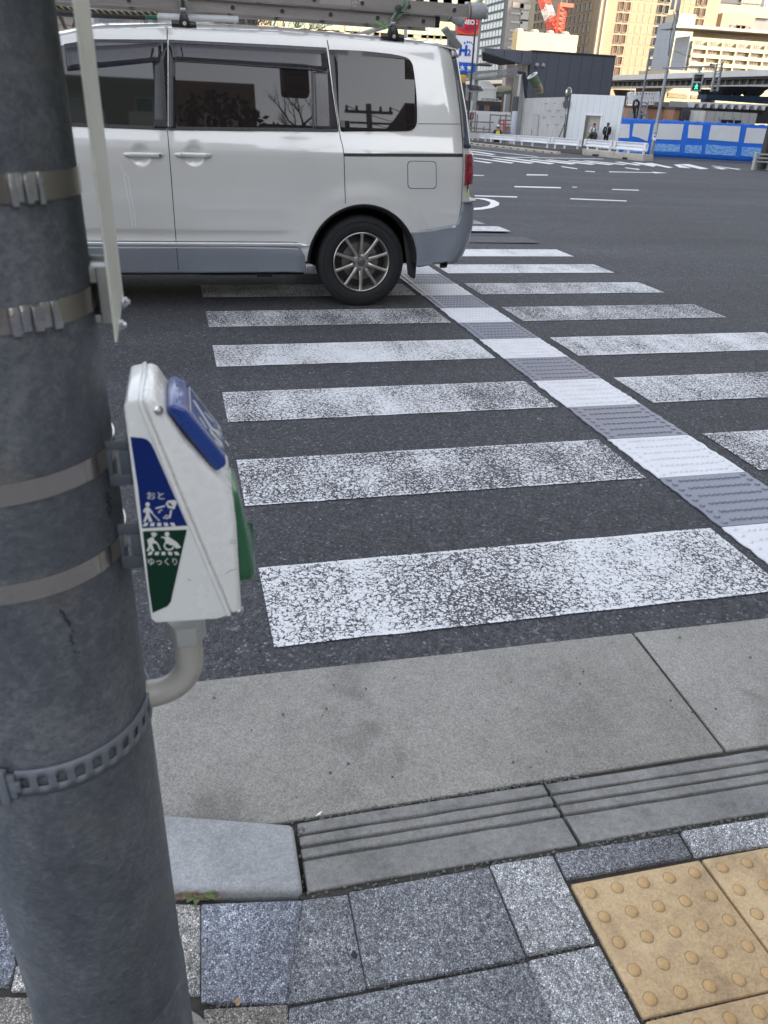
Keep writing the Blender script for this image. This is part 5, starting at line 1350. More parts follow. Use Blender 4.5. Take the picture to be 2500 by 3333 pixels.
# ---- site huts behind the fence
def hut(name, label, uvs, D, depth, mat, trim=None, cat='site hut'):
    p = [at(*q, D) for q in uvs]; y = (p[0].y + p[1].y) / 2
    tl2, tr2 = ony(*uvs[0], y), ony(*uvs[1], y)
    o = thing(name, (tl2.x, y, -1.2), label, cat); z = (tl2.z + tr2.z) / 2
    mb = MB(); mb.box(tl2.x, tr2.x, y, y + depth, -1.2, z); mb.build('wall', mat, o)
    if trim: mb = MB(); mb.box(tl2.x - .05, tr2.x + .05, y - .08, y + depth + .05, z + .003, z + .12); mb.build('roof_edge', trim, o)
    return o, y, z
WOODM = bmat('wood_cladding', (.36, .19, .115), .45, 60, .02, .62, .18, .6)
o, y, z = hut('wood_clad_hut', 'brown timber clad site hut left of the signal pole top, next to the hoses', [B4(472, 462), B4(736, 468)], 60, 3, WOODM, STLD)
o, y, z = hut('wood_clad_hut', 'brown timber clad site hut with a black box on its wall, beside the grey hut', [B4(744, 474), B4(1005, 480)], 59.5, 3, WOODM, STLD)
c = ony(*B4(826, 525), y); mb = MB(); mb.box(c.x - .28, c.x + .28, y - .3, y - .004, c.z - .3, c.z + .3); mb.build('wall_box', STLD, o, bevel=.03)
c = ony(*B4(905, 545), y); mb = MB(); mb.tube([c + V((-.1, -.1, .05)), c + V((.1, -.1, .05)), c + V((.1, -.1, -.1))], .03, 6); mb.build('tap', WHT, o)
o, y, z = hut('grey_site_hut', 'pale grey ribbed site hut at the right, under the row of white roof brackets', [B4(1050, 492), B4(1558, 502)], 59, 3, bmat('grey_ribbed', (.50, .49, .455), .62, 60, .05, .55, .06, .6), None)
a, b = ony(*B4(1200, 570), y), ony(*B4(1392, 590), y); mb = MB(); mb.box(a.x, b.x, y - .05, y - .004, -1, a.z); mb.build('opening', M('opening_dark', (.02, .02, .022), .6), o)
for x in (1182, 1328): p = ony(*B4(x, 545), y - .3); q = ony(*B4(x - 6, 610), y - .3); tubes('stub_post', [[p, q]], .05, STL, o)
# row of white brackets on the hut roof: one canopy made of ten brackets
rb = thing('bracket_row', (ony(*B4(900, 450), 54).x, 54, 0), 'row of white tapered brackets along a long roof edge behind the grey hut', 'roof structure')
yb2 = 54.0
for i in range(10):
    x = 905 + i * 77; q = [ony(*B4(x + dx_, yv), yb2) for dx_, yv in ((0, 395 + i * 3), (70, 398 + i * 3), (66, 412 + i * 3), (40, 414 + i * 3), (26, 452 + i * 3), (8, 452 + i * 3), (0, 410 + i * 3))]
    mb = MB(); mb.prism(q, (0, .5, 0)); mb.build('bracket', WHT, rb)
a, b = ony(*B4(700, 400), yb2 + .6), ony(*B4(1720, 432), yb2 + .6); mb = MB(); mb.prism([a, b, b - V((0, 0, 1.2)), a - V((0, 0, 1.2))], (0, 2, 0)); mb.build('dark_backing', STLD, rb)
a, b = ony(*B4(700, 388), yb2 + .55), ony(*B4(905, 400), yb2 + .55); mb = MB(); mb.prism([a, b, b - V((0, 0, .35)), a - V((0, 0, .35))], (0, .04, 0)); mb.build('eaves', M('eaves_grey', (.35, .34, .32), .5), rb)
# white cabin at the left, hose machine
o, y, z = hut('white_cabin', 'small white cabin with a door, directly right of the bright hoarding behind the fence', [B4(215, 446), B4(342, 448)], 70, 2, M('cabin_white', (.62, .60, .58), .5, var=.06), None)
a = ony(*B4(322, 486), y); mb = MB(); mb.box(a.x - .5, a.x + .42, y - .03, y - .004, -1.2, a.z); mb.build('door', M('cabin_door', (.58, .565, .55), .5), o)
mp = thing('pump_unit', ony(*B4(400, 580), 47.5), 'site pump unit with looping black hoses behind the blue fence', 'pump unit')
yp = 47.5; tt = lambda *q: [ony(*B4(*p), yp) for p in q]
tubes('hose', [tt((345, 500), (335, 440), (345, 390), (370, 378), (390, 400), (395, 470), (380, 560)), tt((335, 510), (350, 470), (372, 430), (388, 460), (380, 540)), tt((360, 440), (350, 500), (345, 560))], .07, M('hose_black', (.02, .02, .022), .45), mp, 8)
mb = MB(); a, b = tt((395, 405), (470, 400)); mb.box(a.x, b.x, yp + .1, yp + 1.2, -1, a.z - .45); mb.build('casing', M('casing_grey', (.17, .175, .18), .5, var=.2), mp)
tubes('frame_pipe', [tt((400, 560), (400, 430), (420, 402), (470, 405), (468, 570)), tt((430, 560), (440, 440)), tt((395, 520), (470, 522))], .05, STL, mp, 8)
# white truss and scaffold under the viaduct
ws = thing('white_truss', ony(*B4(430, 380), 68), 'white lattice truss lying under the viaduct behind the pump unit', 'truss')
a, b = ony(*B4(300, 365), 68), ony(*B4(560, 360), 68)
mb = MB(); lattice(mb, a, b, .9, 9, .07); mb.build('lattice', WHT, ws)
for x in (308, 572): p, q = ony(*B4(x, 300), 68), ony(*B4(x, 410), 68); mb = MB(); mb.beam(p, q, .3, .3); mb.build('upright', WHT, ws)
bs = thing('scaffold_deck', ony(*B4(1350, 400), 58), 'dark blue netted scaffold deck hanging below the viaduct at the right', 'scaffold')
yS = 58; a, b, c, d = [ony(*B4(*q), yS) for q in ((1060, 325), (1800, 350), (1800, 425), (1050, 372))]
mb = MB(); mb.prism([a, b, c, d], (0, 1.2, 0)); mb.build('blue_net', M('blue_net', (.012, .035, .065), .7, var=.4, vs=1.2), bs)
for x in (1200, 1270, 1365, 1480, 1560): p, q = ony(*B4(x, 250), yS + .6), ony(*B4(x, 345), yS + .6); mb = MB(); mb.lathe([(.25, q.z), (.55, q.z + .3), (.5, (p.z + q.z) / 2), (.9, p.z)], (p.x, yS + .6, 0), n=10); mb.build('bearing_post', STLD, bs)
# ladder tower by the signal
lt = thing('access_ladder', ony(*A2(1100, 980), 55), 'tall pale grey access ladder tower hanging by the viaduct, right of the signal', 'ladder')
yl_ = 55; P4 = lambda x, y: ony(*A2(x, y), yl_)
mb = MB(); mb.beam(P4(1105, 690), P4(1045, 990), .12, .12); mb.beam(P4(1165, 672), P4(1110, 985), .12, .12); mb.build('stile', STL, lt)
for i in range(9):
    q = (i + .5) / 9; mb = MB(); mb.beam(P4(1105 - 60 * q, 690 + 300 * q), P4(1165 - 55 * q, 672 + 313 * q), .05, .05); mb.build('rung', STL, lt)
# ---- left part: sign pylon
Ds = 95; ys_ = at(*B8(345, 300), Ds).y
sgp = thing('fuel_sign', (at(*B8(345, 800), Ds).x, ys_, -1.2), 'tall fuel station sign with red, white and blue panels and large blue letters', 'sign')
S8 = lambda x, y, o_=0: ony(*B8(x, y), ys_ - o_)
def spanel(nm, q, mat, off=.0, th=.25): mb = MB(); mb.prism([S8(x, y, off) for x, y in q], (0, th, 0)); return mb.build(nm, mat, sgp)
SR = M('sign_red', (.52, .020, .035), .4, var=.05); SRO = M('sign_orange', (.66, .09, .03), .4, var=.05); SRD = M('sign_crimson', (.30, .012, .05), .4, var=.05); SWT = M('sign_white', (.70, .70, .76), .4, var=.03); SBL = M('sign_blue', (.012, .10, .50), .4, var=.04); SLT = M('sign_letter', (.78, .78, .80), .4, var=.02); SLB = M('sign_letter_blue', (.015, .075, .42), .4, var=.02)
red = spanel('red_panel', [(192, -20), (530, 20), (500, 262), (178, 238)], SR)
swirl = [(200, 150), (230, 170), (290, 205), (345, 215), (400, 200), (450, 170), (515, 120)]
spanel('swirl', [(186, 180), (230, 190), (290, 222), (345, 234), (400, 226), (450, 205), (512, 160), (503, 258), (180, 236)], SRO, .01, .008)
spanel('swirl_light', [(330, 110), (440, 105), (470, 120), (430, 165), (370, 190), (300, 180)], SRD, .011, .008)
wp = spanel('white_panel', [(178, 258), (502, 282), (472, 690), (150, 668)], SWT)
bp = spanel('blue_panel', [(150, 676), (472, 694), (458, 852), (135, 830)], SBL)
mb = MB(); a, b = S8(180, -20), S8(530, 20); mb.prism([S8(172, -30, -.3), S8(532, -10, -.3), S8(452, 900, -.3), S8(130, 890, -.3)], (0, .5, 0)); mb.build('frame', M('sign_frame', (.40, .40, .40), .5), sgp)
mb = MB(); p = S8(290, 880, -.6); mb.box(p.x - 1.0, p.x - .5, ys_ + .4, ys_ + .9, -1.2, p.z); mb.box(p.x + .8, p.x + 1.3, ys_ + .4, ys_ + .9, -1.2, p.z); mb.build('column', M('sign_column', (.30, .30, .29), .5), sgp)
mm = lambda x: x
def stext(body, x0, x1, y, hpx, mat, parent, nm='lettering', bold=.03):
    o = text_mesh(nm, body, 1.0, mat, parent, (0, 0, 0), (1, 0, 0), (0, 0, 1), .01, 'CENTER', bold)
    org = wloc(parent); xs = [v_.co.x for v_ in o.data.vertices]; zs = [v_.co.z for v_ in o.data.vertices]; cy = org.y
    pa, pb_ = S8(x0, y - 4, .03), S8(x1, y + 4, .03); H = S8(x0, y - hpx / 2, .03).z - S8(x0, y + hpx / 2, .03).z; X0, X1, Z0, Z1 = min(xs), max(xs), min(zs), max(zs)
    for v_ in o.data.vertices:
        f = (v_.co.x - X0) / (X1 - X0); p = pa + (pb_ - pa) * f + V((0, 0, ((v_.co.z - Z0) / (Z1 - Z0) - .5) * H)); p.y = ys_ - .03 + (v_.co.y + cy); v_.co = p - org
    return o
stext('EOS', 340, 492, 60, 74, SLT, red); stext('EN', 214, 326, 50, 74, SLT, red)
stext('H', 215, 336, 492, 168, SLB, wp, bold=.05); stext('2', 336, 394, 525, 100, SLB, wp)
stext('水', 222, 298, 762, 88, SLT, bp, bold=.02); stext('素', 328, 404, 776, 88, SLT, bp, bold=.02)
for (x, y, r_) in ((298, 380, 15), (340, 366, 14), (372, 366, 12), (400, 378, 11), (420, 402, 9), (438, 432, 9), (445, 460, 8), (446, 486, 7), (443, 512, 7), (430, 545, 5)):
    mb = MB(); mb.prism([S8(x + r_ * cos(t_ * .63), y + 1.25 * r_ * sin(t_ * .63), .02) for t_ in range(10)], (0, .015, 0)); mb.build('dot', SLB, wp)
# thin dark lamp post
D = 54; lpst = thing('lamp_post', at(*B3(235, 900), D), 'thin dark lamp post with a short lamp arm crossing the fuel sign', 'lamp post')
yL = at(*B3(260, 500), D).y; pL = ony(*B3(243, 700), yL); zt2 = ony(*A1(158, 215), yL).z
mb = MB(); mb.lathe([(.085, -1.2), (.05, zt2)], (pL.x, yL, 0), n=12); mb.build('shaft', M('lamp_dark', (.035, .032, .034), .5), lpst, smooth=True)
a, b = ony(*A1(122, 705), yL), ony(*A1(215, 703), yL); mb = MB(); mb.tube([a, b], .03, 8); mb.build('arm', M('lamp_dark', (.035, .032, .034), .5), lpst)
c = ony(*A1(252, 703), yL); mb = MB(); mb.obox(c, V((.45, 0, 0)), V((0, .14, 0)), V((0, 0, .06))); mb.build('lamp_head', M('lamp_dark', (.035, .032, .034), .5), lpst, bevel=.04)
# truss gantry
D = 70; yG = at(*B3(640, 240), D).y; G = lambda x, y, o_=0: ony(*B3(x, y), yG + o_)
ga = thing('truss_gantry', (G(1140, 600).x, yG, -1.2), 'grey steel gantry with a lattice beam standing beside the dark panel building', 'gantry')
a, b = G(235, 255), G(1060, 165); mb = MB(); lattice(mb, a, b, .42, 15, .045); mb.build('lattice_beam', STL, ga)
mb = MB(); a, b = G(205, 300), G(1130, 228); mb.beam(a, b, .3, .12); mb.build('lower_beam', M('beam_pale', (.45, .42, .39), .5), ga)
for x0, y0_, x1, w_ in ((1140, 205, 1085, .26), (355, 310, 318, .3)):
    p = G(x0, y0_, .3); mb = MB(); mb.box(p.x - w_ / 2, p.x + w_ / 2, yG + .1, yG + .6, -1.2, p.z); mb.build('leg', STL, ga)
tubes('cable', [[G(1060, 165), G(1120, 180), G(1175, 190), G(1190, 260), G(1195, 380), G(1185, 480), G(1205, 600)], [G(1065, 175), G(1130, 195), G(1165, 220), G(1180, 330), G(1190, 500)]], .12, M('cable_black', (.02, .02, .03), .5), ga, 8)
# hanging fabric tube
fs = thing('fabric_tube', G(1400, 580), 'green and tan mesh fabric tube hanging from a wire before the dark building', 'fabric tube')
D2 = yG + 3; H_ = lambda x, y, o_=0: ony(*B3(x, y), D2 + o_)
path = [H_(1310, 240), H_(1345, 320), H_(1390, 400), H_(1428, 470), H_(1440, 540), H_(1438, 590)]; r0_ = (H_(1385, 210) - H_(1240, 280)).length / 2
dirs = V((.45, -.25, -1))
mb = MB(); mb.tube(path[:3], [r0_, r0_ * .96, r0_ * .9], 20, cap=False); mb.build('upper_sleeve', M('mesh_green', (.09, .13, .075), .8, var=.25, vs=3), fs, smooth=True)
mb = MB(); mb.tube(path[2:5], [r0_ * .9, r0_ * .82, r0_ * .72], 20, cap=False); mb.build('lower_sleeve', M('mesh_tan', (.27, .215, .16), .8, var=.25, vs=3), fs, smooth=True)
mb = MB(); mb.tube(path[4:], [r0_ * .72, r0_ * .62], 20, cap=True); mb.build('tail', M('mesh_green', (.09, .13, .075), .8), fs, smooth=True)
d0 = (path[1] - path[0]).normalized(); a_ = d0.cross(V((0, 1, 0))).normalized(); b_ = d0.cross(a_)
mb = MB(); mb.tube([path[0] + (a_ * cos(2 * pi * i / 24) + b_ * sin(2 * pi * i / 24)) * r0_ for i in range(24)], .07, 8, closed=True); mb.build('hoop', M('hoop_white', (.6, .62, .6), .5), fs, smooth=True)
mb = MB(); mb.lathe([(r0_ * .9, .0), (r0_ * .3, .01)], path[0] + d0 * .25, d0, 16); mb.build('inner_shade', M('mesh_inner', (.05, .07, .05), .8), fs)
tubes('wire', [[H_(1250, -20), H_(1330, 260)], [H_(1280, 185), H_(1330, 260)], [H_(1370, 200), H_(1330, 260)]], .02, STLD, fs)
for pts in ([(1320, 435), (1380, 440), (1450, 425)], [(1345, 500), (1400, 495), (1470, 490)], [(1390, 420), (1400, 500)]): tubes('seam', [[H_(x, y, -r0_ * .98) for x, y in pts]], .03, M('seam_brown', (.10, .06, .045), .8), fs)
# wrapped column at the gap
D = 62; yW = at(*B3(1020, 700), D).y; W_ = lambda x, y: ony(*B3(x, y), yW)
wc = thing('wrapped_column', (W_(1010, 900).x, yW, -1.2), 'column sheathed in grey mesh above and white plastic below, beside the corrugated hoarding', 'column')
p, q = W_(1010, 838), W_(1040, 590); rW = (W_(1062, 838) - W_(975, 838)).length / 2
mb = MB(); mb.lathe([(rW, -1.2), (rW, p.z)], (W_(1000, 1000).x, yW, 0), n=20); mb.build('white_wrap', M('wrap_white', (.56, .58, .64), .4, var=.04), wc, smooth=True)
mb = MB(); mb.lathe([(rW * .98, p.z + .01), (rW * .98, q.z)], (W_(1000, 1000).x, yW, 0), n=20); mb.build('grey_mesh', bmat('mesh_grey', (.10, .105, .11), .14, .14, .02, .5), wc, smooth=True)
p = W_(968, 560); mb = MB(); mb.box(p.x - .35, p.x - .02, yW + .2, yW + .55, -1.2, p.z); mb.build('steel_post', STL, wc)
# white shed on the brown wall
D = 84; yK = at(*B3(540, 660), D).y; K_ = lambda x, y, o_=0: ony(*B3(x, y), yK + o_)
rw = thing('brown_wall', (K_(600, 700).x, yK, -1.2), 'weathered dark brown wall with rust panels behind the scaffolding', 'wall')
a, b = K_(180, 655), K_(955, 650); mb = MB(); mb.box(a.x, b.x, yK, yK + 1.2, -1.2, a.z); mb.build('wall', M('wall_brown', (.055, .045, .040), .8, var=.35, vs=.8), rw)
a = K_(770, 590); b = K_(955, 590); mb = MB(); mb.box(a.x, b.x, yK + .2, yK + 1.0, K_(770, 650).z, a.z); mb.build('upper_slab', STLD, rw)
for x0, x1, m_ in ((365, 405, 'rust'), (405, 490, 'dark'), (490, 590, 'rust'), (590, 780, 'dark'), (780, 945, 'rust')):
    a, b = K_(x0, 738), K_(x1 - 4, 840); mb = MB(); mb.box(a.x, b.x, yK - .06, yK - .004, -1, a.z + (.9 if x0 == 780 else 0)); mb.build('panel', M('panel_' + m_, (.17, .10, .085) if m_ == 'rust' else (.03, .032, .042), .7, var=.2), rw)
tubes('rail', [[K_(455, 625, -.1), K_(740, 630, -.1)]], .05, STL, rw); tubes('rail_post', [[K_(x, 625, -.1), K_(x, 665, -.1)] for x in (460, 560, 650, 740)], .05, STL, rw)
sh = thing('white_shed', (K_(540, 660).x, yK + .3, K_(540, 660).z), 'small white gabled shed standing on top of the brown wall', 'shed')
D = yK + .1; k8 = lambda x, y, o_=.1: ony(*B3(x, y), yK + o_)
SWH = bmat('shed_white', (.66, .65, .62), .75, 40, .03, .75, .04)
mb = MB(); mb.prism([k8(388, 664), k8(688, 664), k8(697, 474), k8(402, 466)], (0, 2.0, 0)); mb.build('wall', SWH, sh)
a, b, c, d = k8(400, 464, .05), k8(702, 472, .05), k8(585, 350, 2.2), k8(383, 340, 2.2)
mb = MB(); mb.hexa([a, b, c, d], [p + V((0, 0, .07)) for p in (a, b, c, d)]); mb.build('roof', SWH, sh)
wm = thing('net_screen', (k8(800, 580, 3).x, yK + 3, 3), 'pale green netting screen glinting behind the white shed', 'net screen')
mb = MB(); mb.prism([k8(695, 640, 3), k8(955, 580, 3), k8(955, 505, 3), k8(700, 515, 3)], (0, .3, 0)); mb.build('net', M('net_green', (.26, .32, .26), .6, var=.6, vs=3), wm)
mb = MB(); 
for i in range(12): p = k8(712 + i * 20, 510 - i, 2.9); mb = MB(); mb.lathe([(.10, 0), (.16, .2), (.05, .5)], p, n=6); mb.build('cap', M('cap_cream', (.7, .66, .5), .6), wm)
# white hoarding with the letter, scaffolding
D = 60; yH = at(*B3(600, 900), D).y; Q = lambda x, y, o_=0: ony(*B3(x, y), yH + o_)
wh = thing('lettered_hoarding', (Q(250, 1000).x, yH, -1.2), 'white hoarding with a dark red letter S, behind the scaffold pipes', 'hoarding')
mb = MB(); mb.prism([Q(60, 1300), Q(950, 1300), Q(950, 858), Q(60, 818)], (0, .06, 0)); mb.build('panel', M('hoarding_plain', (.66, .655, .66), .45, var=.04), wh)
p = Q(286, 928, -.02); hS = Q(286, 870).z - Q(286, 985).z
text_mesh('lettering', 'S', hS / .72, M('letter_maroon', (.17, .02, .04), .5), wh, p, (1, 0, -.05), (.05, 0, 1), .01, 'CENTER', .05)
text_mesh('lettering', 'S', hS * .55 / .72, M('letter_dark', (.05, .04, .05), .5), wh, Q(270, 1068, -.02), (1, 0, -.05), (.05, 0, 1), .01, 'CENTER', .02)
sc = thing('scaffold', (Q(500, 1200).x, yH - .6, -1.1), 'grey scaffold pipes standing in front of the lettered hoarding', 'scaffold')
for pts in ([(298, 840), (280, 1190)], [(350, 845), (335, 1190)], [(385, 890), (365, 1190)], [(606, 885), (585, 1210)], [(775, 905), (760, 1200)], [(872, 885), (850, 1090)], [(250, 1015), (660, 1028)], [(600, 898), (945, 920)], [(740, 985), (945, 992)], [(740, 1052), (945, 1062)], [(250, 1118), (615, 1152)], [(255, 1185), (945, 1205)], [(490, 1105), (487, 1190)], [(255, 1150), (340, 1100)], [(750, 985), (735, 1070)]):
    tubes('pipe', [[Q(x, y, -.6) for x, y in pts]], .045, M('pipe_grey', (.20, .19, .18), .5, var=.2), sc, 7)
rf = thing('red_frame', (Q(840, 1180).x, yH - .9, -1.0), 'small red frame with an orange board behind the worker', 'site frame')
tubes('bar', [[Q(828, 990, -.9), Q(815, 1190, -.9)], [Q(852, 985, -.9), Q(845, 1150, -.9)], [Q(760, 1000, -.9), Q(860, 990, -.9)], [Q(750, 1055, -.9), Q(945, 1068, -.9)]], .035, M('frame_red', (.45, .05, .04), .5), rf)
mb = MB(); mb.prism([Q(808, 1190, -.95), Q(850, 1190, -.95), Q(855, 1095, -.95), Q(815, 1090, -.95)], (0, .03, 0)); mb.build('board', M('board_orange', (.42, .13, .09), .6), rf)
tk = thing('stacked_boards', (Q(900, 1150).x, yH - .5, -1.0), 'stack of grey boards beside the red frame', 'boards')
for y0_, y1_ in ((1098, 1140), (1146, 1196)): mb = MB(); mb.prism([Q(860, y1_, -.5), Q(940, y1_ + 4, -.5), Q(942, y0_, -.5), Q(862, y0_ - 3, -.5)], (0, .3, 0)); mb.build('board', M('board_grey', (.28, .26, .26), .7), tk)
# yellow digger arm just behind the van
D = 44; yE = at(*B3(180, 300), D).y; E_ = lambda x, y: ony(*B3(x, y), yE)
dg = thing('digger_arm', (E_(160, 400).x, yE, -1), 'yellow digger arm half hidden behind the back of the van', 'digger')
mb = MB(); mb.prism([E_(60, 240), E_(130, 228), E_(185, 232), E_(205, 300), E_(200, 345), E_(160, 370), E_(90, 365)], (0, .5, 0)); mb.build('arm_head', M('digger_yellow', (.62, .33, .06), .5, var=.08), dg, bevel=.03)
mb = MB(); mb.beam(E_(150, 360), E_(150, 1100), .16, .16); mb.build('boom', M('digger_dark', (.06, .055, .05), .6), dg)
ra = thing('slatted_screen', (E_(300, 460).x, yE + 9, 0), 'dark slatted screen seen between the lamp post and the gantry leg', 'screen')
for i in range(7): p, q = ony(*B3(215 + i * 34, 390 + i * 4), yE + 9), ony(*B3(270 + i * 34, 490 + i * 2), yE + 9); mb = MB(); mb.beam(p, q, .05, .07); mb.build('slat', STLD, ra)
mb = MB(); mb.beam(ony(*B3(200, 500), yE + 8.8), ony(*B3(420, 512), yE + 8.8), .06, .08); mb.build('rail', STL, ra)
for x in (215, 300, 385): p, q = ony(*B3(x, 395), yE + 9.2), ony(*B3(x - 10, 660), yE + 9.2); mb = MB(); mb.beam(p, q, .09, .09); mb.build('post', STL, ra)
# traffic signal behind the ladder end
D = 66; yT = at(1560, 20, D).y
tsg = thing('traffic_signal', ony(1545, 60, yT), 'grey vehicle signal with its red lamp lit above the ladder end', 'traffic signal')
c = ony(1545, 22, yT); 
mb = MB(); mb.obox(c, V((.75, 0, -.03)), V((0, .12, 0)), V((0, 0, .24))); mb.build('housing', M('signal_pale', (.42, .43, .44), .5), tsg, bevel=.08)
for k, m_ in ((-.48, None), (0, None), (.48, 'r')):
    cc = c + V((k, -.125, 0)); mb = MB(); mb.lathe([(.16, 0), (.15, .03), (.02, .05)], cc, YN, 16)
    mb.build('lens', M('lens_red', (.9, .02, .08), .3, var=0, emit=2.0, ecol=(1, .03, .12)) if m_ else M('lens_off', (.05, .04, .04), .3), tsg, smooth=True)
    mb = MB(); mb.tube([cc + V((.19 * cos(a), -.16, .19 * sin(a))) for a in [pi * i / 10 for i in range(11)]], .035, 6); mb.build('visor', STLD, tsg)
mb = MB(); mb.tube([c + V((0, .1, -.1)), c + V((-5, .1, -.2))], .06, 8); mb.build('arm', STL, tsg)
pp_ = c + V((-5, .1, -.2)); mb = MB(); mb.tube([V((pp_.x, pp_.y, -1.2)), pp_ + V((0, 0, .4))], .12, 10); mb.build('pole', STL, tsg)
# solar panel like board beside the sign
D = 46; yP = at(1500, 110, D).y; Z3 = zc(1080, 0, .3255); J = lambda x, y, o_=0: ony(*Z3(x, y), yP + o_)
sp_ = thing('tilted_board', J(1205, 460), 'grey tilted board on a bracket just above the back of the van', 'board')
mb = MB(); mb.hexa([J(1100, 315), J(1160, 280), J(1302, 460), J(1250, 500)], [p + V((.0, .12, .10)) for p in (J(1100, 315), J(1160, 280), J(1302, 460), J(1250, 500))]); mb.build('board', M('board_solar', (.15, .145, .135), .5, var=.1), sp_)
mb = MB(); p = J(1190, 440, .1); mb.box(p.x - .12, p.x + .25, yP + .12, yP + .4, -1.2, p.z + .6); mb.build('mast', M('mast_grey', (.22, .22, .21), .5), sp_)

# ================================================================== people
def person(name, loc, face, label, pose, cols, h=1.72):
    """one skinned body; clothing and hair are children. local x = the person's right seen from the front, y = towards where they face"""
    base = V(loc); f = V((face[0], face[1], 0)).normalized(); r = V((f.y, -f.x, 0)); k = h / 1.72
    o = thing(name, base, label, 'person'); W = lambda p: base + (r * p[0] + f * p[1] + V((0, 0, p[2]))) * k
    def skin(nm, pts, edges, rad, mat, root=0, sub=1):
        me = bpy.data.meshes.new(nm); me.from_pydata([tuple(W(p) - base) for p in pts], edges, []); me.materials.append(mat)
        ob = bpy.data.objects.new(nm, me); COL.objects.link(ob); ob.parent = o
        ob.modifiers.new('skin', 'SKIN').use_smooth_shade = True
        for i, rr_ in enumerate(rad):
            sv = me.skin_vertices[0].data[i]; sv.radius = (rr_ * k, rr_ * k) if not isinstance(rr_, tuple) else (rr_[0] * k, rr_[1] * k); sv.use_root = (i == root)
        ms_ = ob.modifiers.new('sub', 'SUBSURF'); ms_.levels = sub; ms_.render_levels = sub; return ob
    P = pose
    body = [(0, 0, .93), (0, 0, 1.15), (0, .0, 1.38), (0, .02, 1.48), (0, .035, 1.60), (0, .03, 1.68), P['sl'], P['el'], P['wl'], P['hl'], P['sr'], P['er'], P['wr'], P['hr'], (-.09, 0, .90), P['kl'], P['al'], P['tl'], (.09, 0, .90), P['kr'], P['ar'], P['tr']]
    E = [(0, 1), (1, 2), (2, 3), (3, 4), (4, 5), (2, 6), (6, 7), (7, 8), (8, 9), (2, 10), (10, 11), (11, 12), (12, 13), (0, 14), (14, 15), (15, 16), (16, 17), (0, 18), (18, 19), (19, 20), (20, 21)]
    skin('body', body, E, [.13, .13, .14, .055, .092, .075, .06, .045, .03, .035, .06, .045, .03, .035, .085, .058, .04, .035, .085, .058, .04, .035], cols['skin'], 0, 2)
    g = cols['grow']
    ti = [0, 1, 2, 6, 7, 8, 10, 11, 12]; tp = [body[i] for i in ti]; tp[0] = (0, 0, .86)
    skin('top', tp, [(0, 1), (1, 2), (2, 3), (3, 4), (4, 5), (2, 6), (6, 7), (7, 8)], [(.19 * g, .15 * g), (.185 * g, .15 * g), (.19 * g, .145 * g), .085 * g, .068 * g, .052 * g, .085 * g, .068 * g, .052 * g], cols['top'], 0, 2)
    lp = [(0, 0, .92), body[14], body[15], body[16], body[18], body[19], body[20]]
    skin('trousers', lp, [(0, 1), (1, 2), (2, 3), (0, 4), (4, 5), (5, 6)], [.15, .115, .085, .075, .115, .085, .075], cols['leg'], 0, 2)
    for q in ('l', 'r'):
        a, t_ = V(P['a' + q]), V(P['t' + q]); mb = MB(); p0, p1 = W(a + V((0, -.03, -.03))), W(t_ + V((0, .03, 0)))
        mb.tube([p0 + V((0, 0, .05)), p0 + (p1 - p0) * .45 + V((0, 0, .03)), p1], [.05, .05, .035], 10); mb.build('shoe', cols['shoe'], o, smooth=True)
    # face: eyes, nose, mouth, ears
    mb = MB()
    for s_ in (-1, 1): mb.ball(W((.032 * s_, .115, 1.615)), .011, 6)
    mb.build('eyes', M('eye_dark', (.02, .015, .012), .3), o)
    mb = MB(); mb.ball(W((0, .125, 1.585)), .017, 8, sc=(.8, 1, 1.3)); mb.build('nose', cols['skin'], o, smooth=True)
    mb = MB(); mb.beam(W((-.026, .112, 1.548)), W((.026, .112, 1.548)), .012, .010); mb.build('mouth', M('lip_brown', (.22, .08, .06), .5), o)
    for s_ in (-1, 1): mb = MB(); mb.ball(W((.092 * s_, .03, 1.605)), .024, 8, sc=(.5, .8, 1.2)); mb.build('ear', cols['skin'], o, smooth=True)
    if cols.get('hair'):
        mb = MB(); mb.ball(W((0, .012, 1.655)), .102 * k, 14, sc=(1, 1.05, .85)); mb.build('hair', cols['hair'], o, smooth=True)
    return o, W
SK1 = M('skin_tan', (.30, .155, .095), .55, var=.08, vs=12); SK2 = M('skin_brown', (.20, .11, .075), .55, var=.08, vs=12)
BLKC = M('cloth_black', (.012, .012, .016), .8, var=.3, vs=8); WHC = M('cloth_white', (.62, .63, .66), .8, var=.08, vs=8); GRYC = M('cloth_olive', (.055, .055, .045), .85, var=.2, vs=8); HAIR = M('hair_dark', (.018, .014, .012), .6, var=.2); SHOE = M('shoe_black', (.015, .015, .015), .5)
to_cam = lambda p: V((-p.x, -p.y, 0))
pa_ = on(PL2, B6(470, 480), .55); pa_.z = gz(pa_.x, pa_.y) + .02
headz = on(PL2, B6(470, 452), .55).z
stand = dict(sl=(-.19, 0, 1.40), el=(-.25, -.02, 1.13), wl=(-.20, .13, .93), hl=(-.16, .2, .90), sr=(.19, 0, 1.40), er=(.26, -.03, 1.13), wr=(.20, .12, .92), hr=(.15, .18, .90), kl=(-.10, .02, .50), al=(-.11, -.02, .09), tl=(-.12, .12, .04), kr=(.10, .03, .50), ar=(.11, -.01, .09), tr=(.13, .13, .04))
wave = dict(stand, sl=(.19, 0, 1.40), sr=(-.19, 0, 1.40), el=(.22, .03, 1.14), wl=(.10, .20, 1.02), hl=(.04, .22, 1.0), er=(-.30, .02, 1.16), wr=(-.36, .16, 1.08), hr=(-.40, .20, 1.12))
